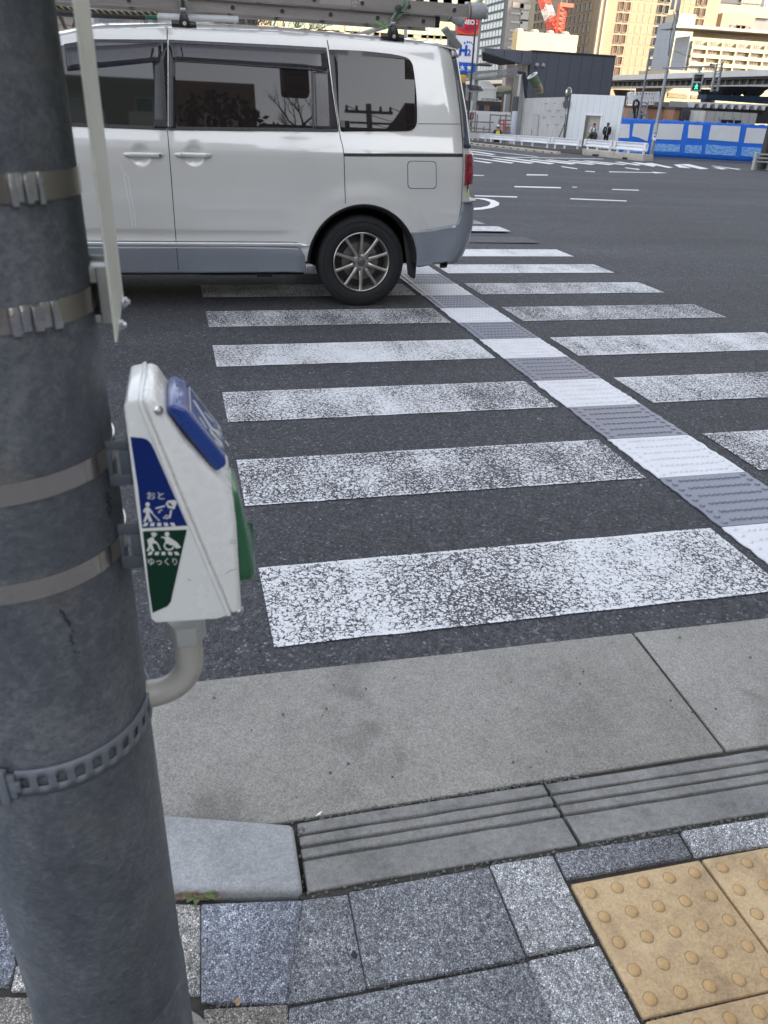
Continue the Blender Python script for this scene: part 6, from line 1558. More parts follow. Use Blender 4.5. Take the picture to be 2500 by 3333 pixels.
wave.update(kl=(.10, .02, .5), al=(.11, -.02, .09), tl=(.12, .12, .04), kr=(-.10, .03, .5), ar=(-.11, -.01, .09), tr=(-.13, .13, .04))
wave['kl'], wave['al'], wave['tl'], wave['kr'], wave['ar'], wave['tr'] = wave['kr'], wave['ar'], wave['tr'], wave['kl'], wave['al'], wave['tl']
h1_ = max(1.5, min(1.95, headz - pa_.z))
o, W = person('person', pa_, to_cam(pa_), 'person in a white shirt with dark straps holding a dark jacket, standing in the doorway', dict(stand, er=(.30, .02, 1.16), wr=(.36, .16, 1.08), hr=(.40, .20, 1.12), wl=(-.08, .20, .98), hl=(-.02, .22, .95)), dict(skin=SK1, top=WHC, leg=GRYC, shoe=SHOE, hair=HAIR, grow=1.0), h1_)
for s_ in (-1, 1): mb = MB(); mb.tube([W((.11 * s_, .10, .98)), W((.12 * s_, .155, 1.2)), W((.13 * s_, .13, 1.38)), W((.13 * s_, .0, 1.46)), W((.12 * s_, -.12, 1.3))], .028, 8); mb.build('strap', BLKC, o, smooth=True)
ja = thing('held_jacket', W((-.05, .22, .8)), 'dark olive jacket draped over the arm of the person in white', 'jacket')
mb = MB(); mb.tube([W((.22, .22, 1.02)), W((.02, .26, 1.02)), W((-.14, .24, .98)), W((-.20, .2, .80)), W((-.15, .2, .58))], [.05, .12, .16, .17, .13], 12); mb.tube([W((.30, .2, .98)), W((.20, .24, .82)), W((.36, .22, .66))], [.04, .10, .05], 10); mb.build('cloth', GRYC, ja, smooth=True)
pb_ = on(PL2, B6(715, 480), .55); pb_.z = gz(pb_.x, pb_.y) + .02
h2_ = max(1.5, min(1.95, on(PL2, B6(725, 441), .55).z - pb_.z))
o, W = person('person', pb_, to_cam(pb_), 'person in a grey cap and black jacket with white zip and strings, arms down', stand, dict(skin=SK2, top=BLKC, leg=BLKC, shoe=SHOE, hair=None, grow=1.18), h2_)
mb = MB(); mb.ball(W((0, .015, 1.665)), .108, 14, sc=(1, 1.05, .80)); mb.obox(W((0, .13, 1.655)), V((.07, -.05, 0)), V((.03, .05, 0)), V((0, 0, .008))); mb.build('cap', M('cap_grey', (.14, .14, .14), .8, var=.15), o, smooth=True)
mb = MB(); mb.ball(W((0, .075, 1.545)), .06, 10, sc=(1, .7, .7)); mb.build('beard', HAIR, o, smooth=True)
MZ = M('zip_white', (.6, .6, .6), .6); 
for pts in ([(0, .185, .9), (0, .195, 1.2), (0, .165, 1.38)], [(0, .17, 1.38), (.09, .10, 1.47)], [(0, .17, 1.38), (-.09, .10, 1.47)], [(.14, .15, 1.34), (.15, .17, 1.18)]): mb = MB(); mb.tube([W(p) for p in pts], .012, 6); mb.build('zip_trim', MZ, o)
wp_ = Q(725, 1200, -.3 + 2.4); pw = V((wp_.x, yH - 2.6, 0)); pw = ony(*B3(722, 1200), yH - 2.0); hz_ = ony(*B3(722, 1068), yH - 2.0).z
pw.z = hz_ - 1.76
o, W = person('person', pw, (.2, 1, 0), 'worker seen from behind in a dark uniform, yellow vest and white and blue helmet', stand, dict(skin=SK1, top=M('uniform_navy', (.02, .025, .05), .8, var=.2, vs=8), leg=M('uniform_navy', (.02, .025, .05), .8), shoe=SHOE, hair=HAIR, grow=1.05), 1.72)
mb = MB(); mb.prism([W(p) for p in ((-.13, -.17, .95), (.13, -.17, .95), (.14, -.17, 1.30), (.08, -.16, 1.42), (-.08, -.16, 1.42), (-.14, -.17, 1.30))], (W((0, -.19, 1)) - W((0, -.17, 1)))); mb.build('vest', M('vest_yellow', (.72, .55, .03), .6, var=.1), o)
mb = MB(); mb.ball(W((0, .01, 1.69)), .125, 14, sc=(1, 1.1, .75)); mb.lathe([(.15, 0), (.15, .015)], W((0, .01, 1.665)), n=18); mb.build('helmet', M('helmet_white', (.55, .57, .62), .35), o, smooth=True)
mb = MB(); mb.lathe([(.128, 0), (.126, .03)], W((0, .01, 1.685)), n=18); mb.build('helmet_band', M('helmet_blue', (.03, .08, .25), .4), o)
# ================================================================== van
def interp(tab, x):
    if x <= tab[0][0]: return tab[0][1]
    for (a, p), (b, q) in zip(tab, tab[1:]):
        if x <= b: return p + (q - p) * (x - a) / (b - a)
    return tab[-1][1]
def smooth_tab(tab, x):
    h = .022; return (interp(tab, x - h) + 2 * interp(tab, x) + interp(tab, x + h)) / 4
YT = [(.20, 6.10), (.28, 6.085), (.40, 6.065), (.50, 6.055), (.80, 6.045), (1.00, 6.047), (1.10, 6.055), (1.16, 6.068), (1.23, 6.085), (1.30, 6.098), (1.76, 6.185), (1.83, 6.215), (1.9, 6.26)]
XR = [(.24, 2.07), (.30, 2.12), (.38, 2.165), (.50, 2.205), (.62, 2.222), (.74, 2.215), (.795, 2.205), (.83, 2.185), (1.0, 2.182), (1.13, 2.175), (1.27, 2.150), (1.40, 2.130), (1.60, 2.080), (1.76, 2.045), (1.83, 2.02), (1.9, 1.97)]
XF = [(.24, -2.36), (.35, -2.42), (.6, -2.46), (.9, -2.44), (1.02, -2.34), (1.10, -2.15), (1.2, -1.98), (1.83, -1.25), (1.9, -1.1)]
YC = 6.945; RC = .17; RCF = .24
WX, WZ, WR = 1.310, .338, .338
HAND = [(-.269, 1.060), (.089, 1.068)]
def ysec(x, z):
    y = smooth_tab(YT, z)
    r = sqrt((x - WX) ** 2 + (z - WZ) ** 2); rf = sqrt((x - WX + 2.85) ** 2 + (z - WZ) ** 2); rr_ = min(r, rf)
    if rr_ < .62 and z < 1.0: q = max(0, min(1, (.62 - rr_) / .17)); y -= .020 * q * q * (3 - 2 * q)
    for hx, hz in HAND:
        d = sqrt((x - hx) ** 2 + (z - hz) ** 2)
        if d < .068: y += .020 * (1 - (d / .068) ** 2)
    if .485 < z < .575 and -1.2 < x < .84: y += .008 * sin((z - .485) / .09 * pi) * min(1, (.84 - x) / .1)
    return y
QR, QF = 1.70, -.80
def ends(z):
    xr = smooth_tab(XR, z) - RC; xf = smooth_tab(XF, z) + RCF
    ys = smooth_tab(YT, z)
    sr = xr + RC * pi / 2 + (YC - ys - RC); sf = xf - RCF * pi / 2 - (YC - ys - RCF)
    return xr, xf, sr, sf, ys
def q2s(q, z):
    xr, xf, sr, sf, ys = ends(z)
    if q > QR: return QR + (q - QR) * (sr - QR)
    if q < QF: return QF + (QF - q) * (sf - QF)
    return q
def x2q(x, z):
    xr, xf, sr, sf, ys = ends(z)
    if x > QR: return QR + (x - QR) / (sr - QR)
    if x < QF: return QF - (x - QF) / (sf - QF)
    return x
def skin_pt(q, z, off=0.0):
    s = q2s(q, z); xr, xf, sr, sf, ys = ends(z)
    if s > xr:
        th = (s - xr) / RC
        if th <= pi / 2: return V((xr + (RC + off) * sin(th), ys + RC - (RC + off) * cos(th), z))
        return V((xr + RC + off, ys + RC + (s - xr - RC * pi / 2), z))
    if s < xf:
        th = (xf - s) / RCF
        if th <= pi / 2: return V((xf - (RCF + off) * sin(th), ys + RCF - (RCF + off) * cos(th), z))
        return V((xf - RCF - off, ys + RCF + (xf - s - RCF * pi / 2), z))
    y = ysec(s, z); dy = (ysec(s, z + .01) - ysec(s, z - .01)) / .02
    n = V((0, -1, -dy)).normalized() * 1.0
    if n.z < 0 and False: pass
    n = V((0, -1, dy)).normalized() if False else V((0, -1, 0)) + V((0, 0, dy)); n.normalize()
    return V((s, y, z)) + n * off
def vsolve(u, v):
    y = 6.06
    for _ in range(14):
        p = ony(u, v, y); y = smooth_tab(YT, p.z)
    return p.x, p.z
def densify(pts, step=.03):
    out = []
    for a, b in zip(pts, pts[1:] + pts[:1]):
        d = sqrt((a[0] - b[0]) ** 2 + (a[1] - b[1]) ** 2); n = max(1, int(d / step))
        for i in range(n): out.append((a[0] + (b[0] - a[0]) * i / n, a[1] + (b[1] - a[1]) * i / n))
    return out
def rnd_poly(pts, r, n=6):       # round the corners of a polygon
    out = []; L = len(pts)
    for i, p in enumerate(pts):
        rr_ = r[i] if isinstance(r, (list, tuple)) else r
        p = V((p[0], p[1], 0)); a = V((*pts[i - 1][:2], 0)) - p; b = V((*pts[(i + 1) % L][:2], 0)) - p
        t_ = min(rr_, a.length * .45, b.length * .45)
        if t_ < 1e-4: out.append((p.x, p.y)); continue
        A = p + a.normalized() * t_; B = p + b.normalized() * t_
        for k in range(n + 1):
            q = k / n; c = A * (1 - q) ** 2 + p * 2 * q * (1 - q) + B * q * q; out.append((c.x, c.y))
    return out
def skin_panel(name, pts, mat, parent, off=0.0, qspace=False, dz=.04, dq=.08, thick=0, fine=(), mats=None, far=False, angle=60):
    pts = densify(list(pts), .035)
    P = pts if qspace else [(x2q(x, z), z) for x, z in pts]
    bm = bmesh.new(); bm.faces.new([bm.verts.new((q, 0, z)) for q, z in P])
    def cut(co, no): bmesh.ops.bisect_plane(bm, geom=bm.verts[:] + bm.edges[:] + bm.faces[:], plane_co=co, plane_no=no, dist=1e-6)
    zs = [p[1] for p in P]; qs = [p[0] for p in P]
    z = math.ceil(min(zs) / dz) * dz
    while z < max(zs): cut((0, 0, z + 1e-5), (0, 0, 1)); z += dz
    q = math.ceil(min(qs) / dq) * dq
    while q < max(qs): cut((q + 1e-5, 0, 0), (1, 0, 0)); q += dq
    if max(qs) > 1.72:
        q = 1.72
        while q < min(2.3, max(qs)): cut((q, 0, 0), (1, 0, 0)); q += .02
    for (q0, q1, st, ax) in fine:
        q = q0
        while q <= q1:
            cut((q, 0, 0) if ax == 'x' else (0, 0, q), (1, 0, 0) if ax == 'x' else (0, 0, 1)); q += st
    bmesh.ops.triangulate(bm, faces=[f for f in bm.faces if len(f.verts) > 4])
    mb = MB(); vm = {}
    for v_ in bm.verts:
        p = skin_pt(v_.co.x, v_.co.z, off)
        if far: p = V((p.x, 2 * YC - p.y, p.z))
        vm[v_.index if False else v_] = mb.vs([p])[0]
    for f in bm.faces: mb.face([vm[v_] for v_ in f.verts])
    bm.free()
    o = mb.build(name, mat, parent, weld=True, smooth=True, angle=angle)
    if thick: md = o.modifiers.new('thickness', 'SOLIDIFY'); md.thickness = thick; md.offset = 0
    return o
def skin_line(name, pts, wd, mat, parent, off=.0012, far=False):
    last = pts[-1]; L0 = [densify([a, b], .03) for a, b in zip(pts, pts[1:])]; pts = [q for s_ in L0 for q in s_[:len(s_) // 2]] + [last]; mb = MB(); prev = None
    for i, p in enumerate(pts):
        a = V((*pts[max(0, i - 1)], 0)); b = V((*pts[min(len(pts) - 1, i + 1)], 0)); d = (b - a)
        if d.length < 1e-6: continue
        d.normalize(); n = V((-d.y, d.x, 0)) * wd / 2
        row = mb.vs([skin_pt(x2q(p[0] + s * n.x, p[1] + s * n.y), p[1] + s * n.y, off) for s in (-1, 1)])
        if prev: mb.face([prev[0], row[0], row[1], prev[1]])
        prev = row
    return mb.build(name, mat, parent, smooth=True)
def mat_carpaint():
    mt, t, b = base_mat('pearl_white_paint'); c = coord(t)
    fl = voro(t, c, 900); n = noise(t, c, 1.1, 3, .5).outputs[0]
    ln(t, ramp(t, n, [(.3, (.535, .525, .50)), (.7, (.585, .575, .55))]), b.inputs['Base Color'])
    b.inputs['Metallic'].default_value = .12; b.inputs['Roughness'].default_value = .32
    b.inputs['Coat Weight'].default_value = 1.0; b.inputs['Coat Roughness'].default_value = .035; b.inputs['Coat IOR'].default_value = 1.75
    d = noise(t, mapping(t, c, (1, 1, 1.0)), 5.5, 4, .6).outputs[0]
    ln(t, ramp(t, d, [(.45, .02), (.75, .10)]), b.inputs['Coat Roughness'])
    w_ = noise(t, c, 2.2, 2, .5).outputs[0]; bp = bump(t, b, w_, .012, .05)
    nn = t.nodes.new('ShaderNodeBump'); nn.inputs['Strength'].default_value = .02; nn.inputs['Distance'].default_value = .05; ln(t, w_, nn.inputs['Height']); ln(t, nn.outputs[0], b.inputs['Coat Normal'])
    return mt
PAINTV = mat_carpaint()
LOWER = M('lower_silver', (.235, .255, .285), .38, .35, var=.06, vs=3, coat=.6)
GLV = M('privacy_glass', (.016, .013, .012), .015, var=0, spec=.50); GLV.node_tree.nodes['Principled BSDF'].inputs['IOR'].default_value = 1.5
GLF = M('front_glass', (.014, .018, .016), .02, var=0, spec=.62)
BLK = M('trim_black', (.010, .010, .011), .28, var=.1, vs=10); SEAM = M('seam_dark', (.045, .044, .042), .6, var=0); RUB = M('rubber', (.0095, .0095, .0105), .78, var=.18, vs=30, bmp=.25, bs=160, bd=.003)
VIS = M('visor_smoke', (.020, .016, .026), .05, var=0, spec=.7, alpha=.62)
CHR = M('chrome', (.62, .62, .64), .12, 1.0, var=.03)
van = thing('van', (-.1, YC, 0), 'pearl white van with silver lower trim, stopped on the crosswalk under its roof ladders', 'van')
zg0 = .455
archp = [(WX + .432 * cos(a), WZ + .432 * sin(a)) for a in [pi - .32 - (pi - .32 - .20) * 0 - (pi - .52) * i / 30 * 1.0 for i in range(31)]]
def arc(cx, r, a0, a1, n=30): return [(cx + r * cos(a0 + (a1 - a0) * i / n), WZ + r * sin(a0 + (a1 - a0) * i / n)) for i in range(n + 1)]
AR = .430
fx = WX - 2.85
zb = .352
def qz(pts): return [(x2q(x, z), z) for x, z in pts]
a_in = math.asin(max(-1, (zb - WZ) / AR))
rear_arch = arc(WX, AR, pi - a_in, a_in)        # from left foot over the top to the right foot
front_arch = arc(fx, AR, pi - a_in, a_in)
outline = qz(front_arch) [:0]
top_z = lambda q: 1.828
outline = [(-1.8, zb)] + qz(front_arch) + qz(rear_arch) + [(2.7, zb), (2.7, 1.83), (-1.8, 1.83)]
fine = [(h[0] - .07, h[0] + .075, .0125, 'x') for h in HAND] + [(.99, 1.145, .0125, 'z'), (.47, .60, .015, 'z'), (.84, 1.80, .045, 'x')]
body = skin_panel('body_side', outline, PAINTV, van, 0, True, .03, .08, fine=fine)
skin_panel('body_side', outline, PAINTV, van, 0, True, .06, .12, far=True)
# roof skin joining both sides
mb = MB(); nx, ny = 60, 22; rows = []
zr_tab = [(-1.25, 1.62), (-1.0, 1.70), (-.708, 1.743), (-.5, 1.794), (-.03, 1.826), (.70, 1.845), (1.05, 1.838), (1.65, 1.826), (1.94, 1.819), (2.03, 1.80)]
roof_edge_y = 6.212
def roof_z(x, f):
    e = smooth_tab(zr_tab, x); return e + .075 * (1 - (2 * f - 1) ** 2) ** .8 if 0 < f < 1 else e
for i in range(nx + 1):
    x = -1.22 + (2.02 + 1.22) * i / nx; row = []
    for j in range(ny + 1):
        f = j / ny; f2 = f * f * (3 - 2 * f) * .35 + f * .65
        y = roof_edge_y + (2 * YC - 2 * roof_edge_y) * f2
        endq = max(0, (x - 1.80) / .22); row.append((x, y, roof_z(x, f2) - .05 * endq ** 2 * (1 - (2 * f2 - 1) ** 2)))
    rows.append(mb.vs(row))
for A, B in zip(rows, rows[1:]):
    for j in range(ny): mb.face([A[j], B[j], B[j + 1], A[j + 1]])
# side strip from the window line up to the roof edge
mb.build('roof', PAINTV, van, smooth=True, angle=60)
# trim the body side to the roof edge: pull the top row of body vertices to the roof line
for o in [c for c in van.children if c.name.startswith('body_side')]:
    org = wloc(van)
    for v_ in o.data.vertices:
        z = v_.co.z + org.z; x = v_.co.x + org.x
        if z > 1.70:
            e = smooth_tab(zr_tab, max(-1.22, min(2.0, x))); f = (z - 1.70) / .13; v_.co.z = 1.70 + (e - 1.70) * f - org.z
            side = 1 if (v_.co.y + org.y) < YC else -1
            if -1.15 < x < 1.86:
                y = (v_.co.y + org.y); yt = roof_edge_y if side == 1 else 2 * YC - roof_edge_y; v_.co.y = y + (yt - y) * f * f - org.y
# window areas
W6 = lambda x, y: vsolve(180 + x * .4943, y * .4943); W7 = lambda x, y: vsolve(900 + x * .434, y * .434); W8 = lambda x, y: vsolve(900 + x * .4822, 450 + y * .4822); WH = lambda x, y: vsolve(200 + x * .4822, 350 + y * .4822)
q_ = [W7(392, 372), W7(640, 382), W7(880, 408), W7(1015, 440), W7(1050, 690), W7(1056, 985), W7(482, 987), W7(434, 690)]
qg = skin_panel('quarter_window', rnd_poly(q_, [.01, .2, .2, .10, .2, .085, .01, .2]), GLV, van, .0035, thick=.004)
q2 = [W6(746, 268), W7(0, 345), W7(376, 366), W7(420, 690), W7(466, 984), W7(0, 978), W6(748, 853)]
rd = skin_panel('sliding_door_window', q2, GLV, van, .0035, thick=.004)
q3 = [(-.085, 1.2285), W6(738, 268), W6(250, 265), W6(60, 298), (-.82, 1.66), (-1.02, 1.53), (-1.20, 1.36), (-1.28, 1.23)]
fd = skin_panel('front_door_window', q3, GLF, van, .0035, thick=.004)
# frames inside the window band
skin_panel('pillar_trim', [W6(655, 410), W6(736, 300), W6(738, 845), W6(652, 845)], BLK, fd, .0065, thick=.003)
skin_panel('pillar_trim', [W6(748, 300), W6(790, 405), W6(795, 845), W6(750, 845)], BLK, rd, .0065, thick=.003)
skin_panel('rear_division', [W7(268, 545), W7(388, 520), W7(455, 968), W7(285, 968)], M('film_grey', (.045, .04, .042), .12, var=.35, vs=6), rd, .0060, thick=.003)
skin_line('division_edge', [W7(262, 400), W7(275, 968)], .012, BLK, rd, .008)
skin_line('belt_strip', [(-1.26, 1.231), (-.085, 1.2290)], .022, BLK, fd, .007); skin_line('belt_strip', [(-.075, 1.2290), W7(0, 972), W7(462, 978)], .022, BLK, rd, .007)
skin_line('head_strip', [W6(60, 302), W6(250, 270), W6(735, 273)], .018, BLK, fd, .007); skin_line('head_strip', [W6(748, 273), W7(0, 350), W7(376, 371)], .018, BLK, rd, .007)
# smoky rain visors
def visor(pa_, pb_, parent, tipx=None):
    mb = MB(); n = 24; rows = []
    for i in range(n + 1):
        f = i / n; t_ = (pa_[0][0] + (pa_[1][0] - pa_[0][0]) * f, pa_[0][1] + (pa_[1][1] - pa_[0][1]) * f - .014 * 0); b_ = (pb_[0][0] + (pb_[1][0] - pb_[0][0]) * f, pb_[0][1] + (pb_[1][1] - pb_[0][1]) * f)
        row = []
        for k in range(5):
            g_ = k / 4; x = t_[0] + (b_[0] - t_[0]) * g_; z = t_[1] + (b_[1] - t_[1]) * g_
            e = min(1, f / .04, (1 - f) / .05); row.append(skin_pt(x, z, .006 + (.007 * sin(g_ * pi * .62) + .002) * e))
        rows.append(mb.vs(row))
    for A, B in zip(rows, rows[1:]):
        for k in range(4): mb.face([A[k], B[k], B[k + 1], A[k + 1]])
    o = mb.build('rain_visor', VIS, parent, smooth=True); md = o.modifiers.new('thickness', 'SOLIDIFY'); md.thickness = .002
    return o
visor([W6(755, 285), W7(372, 380)], [W6(765, 400), W7(385, 540)], rd)
visor([W6(60, 315), W6(700, 284)], [W6(80, 470), W6(700, 405)], fd)
skin_line('visor_lip', [W6(765, 402), W7(262, 520), W7(388, 545)], .004, BLK, rd, .016)
# seams
sA = [(-.030, 1.80), (-.036, 1.752), (-.080, 1.22), vsolve(549, 470), vsolve(556, 560), vsolve(568, 720), vsolve(580, 872)]
skin_line('door_seam', sA, .0055, SEAM, van); skin_line('sill_seam', [vsolve(575, 806), vsolve(578, 840), vsolve(581, 876)], .006, SEAM, van, .0152)
skin_line('door_seam', [(1.048, 1.815), W7(388, 340), W7(430, 690), W7(474, 1000), W8(432, 0), W8(448, 60), W8(455, 110), W8(460, 300), W8(462, 440)], .0055, SEAM, van)
skin_line('tailgate_seam', [(1.955, 1.80), W7(1335, 430), W7(1360, 600), W7(1385, 850), W7(1400, 1037), W8(1262, 100), W8(1260, 300), W8(1252, 430), W8(1242, 500), W8(1228, 572)], .0055, SEAM, van)
skin_line('panel_seam', [W7(1062, 928), W7(1392, 931)], .004, SEAM, van)
skin_panel('slide_rail', [W8(453, 102), W8(1262, 104), W8(1262, 127), W8(455, 123)], M('rail_black', (.012, .012, .011), .45, var=.1), van, .0015, dq=.06)
skin_line('roof_seam', [(-.03, 1.822), (-.029, 1.80)], .006, SEAM, van)
# fuel door
fc = rnd_poly([W8(882, 152), W8(1079, 154), W8(1081, 342), W8(885, 340)], .034, 8)
ctr = (sum(p[0] for p in fc) / len(fc), sum(p[1] for p in fc) / len(fc))
skin_panel('fuel_door_gap', fc, SEAM, van, .0010)
fuel = skin_panel('fuel_door', [(ctr[0] + (x - ctr[0]) * .955, ctr[1] + (z - ctr[1]) * .955) for x, z in fc], PAINTV, van, .0022)
# lower trim: sill, bumper
skin_panel('sill_trim', [(fx + AR + .04, .285)] + [(fx + AR + .02, zg0)] + [vsolve(700, 797), (WX - .49, .452), (WX - .455, .40), (WX - AR - .008, .30), (WX - AR - .012, .272), (0, .266), (fx + AR + .04, .266)], LOWER, van, .008, thick=.012, fine=[(.28, .46, .02, 'z')])
skin_panel('sill_moulding', rnd_poly([(-1.05, .462), (.84, .4615), (.905, .474), (.84, .487), (-1.05, .487)], [0, .01, .02, .01, 0]), M('moulding_bright', (.60, .61, .64), .18, .3, var=.03, coat=.5), van, .012, thick=.012)
skin_line('moulding_gap', [(-1.05, .492), (.80, .4915)], .004, SEAM, van, .004)
bumper_edge = [W8(905, 632), W8(1100, 603), W8(1222, 577), W8(1238, 520), W8(1250, 432)]
bq = qz(bumper_edge) + [(1.98, .797), (2.7, .797), (2.7, .30), (x2q(2.0, .33), .335)] + qz([W8(1160, 828), W8(950, 864)])
arc_r = qz([p for p in arc(WX, AR + .004, -.05, .52, 10)])
skin_panel('rear_bumper', bq + arc_r, LOWER, van, .010, True, thick=.014, dz=.03)
skin_panel('bumper_ledge', [(x2q(2.085, .80), .79), (2.7, .79), (2.7, .802), (x2q(2.085, .80), .802)], LOWER, van, .03, True, thick=.02)
skin_line('bumper_highlight', [W8(1000, 625), W8(1180, 592)], .020, M('crease_highlight', (.42, .45, .50), .25, .3, var=0, coat=.5), van, .0225)  # highlight along the crease, put in as a strip of paler paint
# arch lip
mb = MB(); n = 40; prev = None
for i in range(n + 1):
    a = pi - a_in + .03 - (pi - 2 * a_in + .06) * i / n; row = []
    for r, o_ in ((AR + .004, .0015), (AR - .001, .004), (AR - .008, .002), (AR - .030, -.05)):
        x, z = WX + r * cos(a), WZ + r * sin(a); p = skin_pt(x2q(x, max(z, .2)), max(z, .2), 0); row.append(V((x, p.y - o_, z)))
    row = mb.vs(row)
    if prev:
        for k in range(3): mb.face([prev[k], row[k], row[k + 1], prev[k + 1]])
    prev = row
mb.build('arch_lip', M('arch_black', (.010, .010, .011), .6, var=.1), van, smooth=True)
# tail lamp, glass corner, trim strip
qs = x2q(2.088, 1.0)
LR = M('lamp_red', (.20, .006, .018), .10, var=.35, vs=14, coat=.6)
lamp = skin_panel('tail_lamp', [(qs + .006, .915), (qs + .14, .925), (qs + .15, 1.0), (qs + .145, 1.135), (qs + .004, 1.132)], LR, van, .012, True, thick=.016, dz=.02)
skin_panel('lamp_band', [(qs + .02, 1.00), (qs + .13, 1.00), (qs + .13, 1.045), (qs + .02, 1.045)], M('lamp_pink', (.32, .012, .035), .12, var=.3, vs=20, coat=.5), lamp, .021, True, dz=.01)
tgq = lambda x, y: (x2q(*W7(x, y)), W7(x, y)[1])
g1, g2, g3, g4 = tgq(1337, 440), tgq(1362, 600), tgq(1387, 850), tgq(1402, 1030)
skin_panel('tailgate_glass', [g4, g3, g2, g1, (g1[0] + .02, 1.765), (2.7, 1.765), (2.7, 1.14), (g4[0] + .0, 1.17)], M('tailgate_tint', (.05, .07, .10), .05, .2, var=0, spec=.9), van, .004, True, thick=.005)
skin_panel('spoiler', [(g1[0] - .01, 1.765), (2.7, 1.765), (2.7, 1.80), (x2q(1.97, 1.80), 1.805)], PAINTV, van, .012, True, thick=.02)
skin_line('glass_edge', [W7(1372, 600), W7(1396, 850), W7(1410, 1030)], .018, M('pillar_silver', (.40, .38, .36), .15, .6, var=0), van, .0075)
mb = MB(); p = skin_pt(2.02, .86, .02); mb.obox(p + V((.012, .06, -.01)), V((.010, 0, 0)), V((0, .03, 0)), V((0, 0, .035))); mb.build('yellow_block', M('block_yellow', (.55, .60, .02), .5, var=.3, vs=60), van, bevel=.006)  # small yellow block at the rear corner
mb = MB(); p = skin_pt(2.02, .89, .01); mb.obox(p + V((.008, .06, .02)), V((.016, 0, 0)), V((0, .04, 0)), V((0, 0, .06))); mb.build('tailgate_bracket', M('bracket_gunmetal', (.10, .10, .10), .35, .6), van, bevel=.012)
# door handles
for i, (hx, hz, xa, xb, key) in enumerate(((-.269, 1.063, -.387, -.118, True), (.089, 1.071, -.050, .212, False))):
    mb = MB(); n = 18; rows = []
    for k in range(n + 1):
        f = k / n; x = xa + (xb - xa) * f; hgt = .0165 * (1 - (2 * f - 1) ** 6 * .55); e = min(1, 5.5 * min(f, 1 - f)) ** .6; y = 6.050 - .030 * e
        rows.append(mb.vs([(x, y + .010 * (1 - cos(t_)) * 0 + .010 * (1 - sin(t_) * 0) + .009 * sin(t_), hz + hgt * cos(t_)) for t_ in [2 * pi * j / 12 for j in range(12)]]))
    for A, B in zip(rows, rows[1:]):
        for j in range(12): mb.face([A[j], A[(j + 1) % 12], B[(j + 1) % 12], B[j]])
    mb.face(rows[0][::-1]); mb.face(rows[-1])
    h = mb.build('door_handle', PAINTV, van, smooth=True, angle=70)
    if key:
        mb = MB(); mb.lathe([(.009, 0), (.009, .002), (.002, .0022)], (xb - .022, 6.0215, hz - .001), YN, 14); mb.build('key_lock', CHR, h); mb = MB(); mb.box(xb - .0235, xb - .0205, 6.0185, 6.0194, hz - .007, hz + .004); mb.build('key_slot', BLK, h)
    else:
        mb = MB(); mb.box(xa + .052, xa + .0535, 6.0115, 6.0195, hz - .0135, hz + .0135); mb.build('handle_joint', SEAM, h)
# paint drips on the front door
skin_line('water_streak', [WH(402, 385), WH(415, 430), WH(450, 470), WH(470, 600), WH(490, 700), WH(505, 830)], .004, M('streak', (.70, .70, .69), .3, var=.05, coat=1), van, .0008)
skin_line('water_streak', [WH(418, 450), WH(440, 560), WH(465, 690), WH(485, 830)], .004, M('streak', (.70, .70, .69), .3), van, .0008)
# wheel wells and underbody
MUB = M('underbody', (.008, .008, .009), .9, var=.2)
for cx in (WX, fx):
    for far in (False, True):
        mb = MB(); n = 20; rows = []
        for i in range(n + 1):
            a = pi + .12 - (pi + .24) * i / n; x, z = cx + (AR + .012) * cos(a), WZ + (AR + .012) * sin(a)
            yy_ = (6.075, 6.52); yy_ = yy_ if not far else (2 * YC - 6.075, 2 * YC - 6.52); rows.append(mb.vs([(x, yy_[0], z), (x, yy_[1], z), (cx, yy_[1], WZ)]))
        for A, B in zip(rows, rows[1:]): mb.face([A[0], B[0], B[1], A[1]]); mb.face([A[1], B[1], A[2]])
        mb.build('wheel_well', MUB, van, smooth=True)
mb = MB(); mb.box(fx + AR + .02, WX - AR - .02, 6.12, 2 * YC - 6.12, .245, .30); mb.box(fx - AR, WX + AR + .3, 6.53, 2 * YC - 6.53, .25, .32); mb.box(WX + AR + .03, 2.12, 6.14, 2 * YC - 6.14, .34, .42); mb.build('floor_pan', MUB, van)
mb = MB(); mb.box(.50, .62, 6.14, 6.3, .22, .262); mb.build('jacking_point', BLK, van)
mb = MB(); mb.tube([(1.98, 6.16, .30), (2.02, 6.16, .30), (2.03, 6.17, .33)], .022, 8); mb.build('tow_hook', BLK, van)
# mudflap
mb = MB(); pf = [ony(900 + x * .4822, 450 + y * .4822, 6.105) for x, y in ((850, 600), (905, 700), (945, 860), (938, 940), (928, 950), (905, 940), (886, 915), (880, 850), (870, 760))]
mb.prism(pf, (0, .012, 0)); mb.build('mud_flap', M('flap_black', (.014, .014, .015), .7, var=.1), van, bevel=.003)
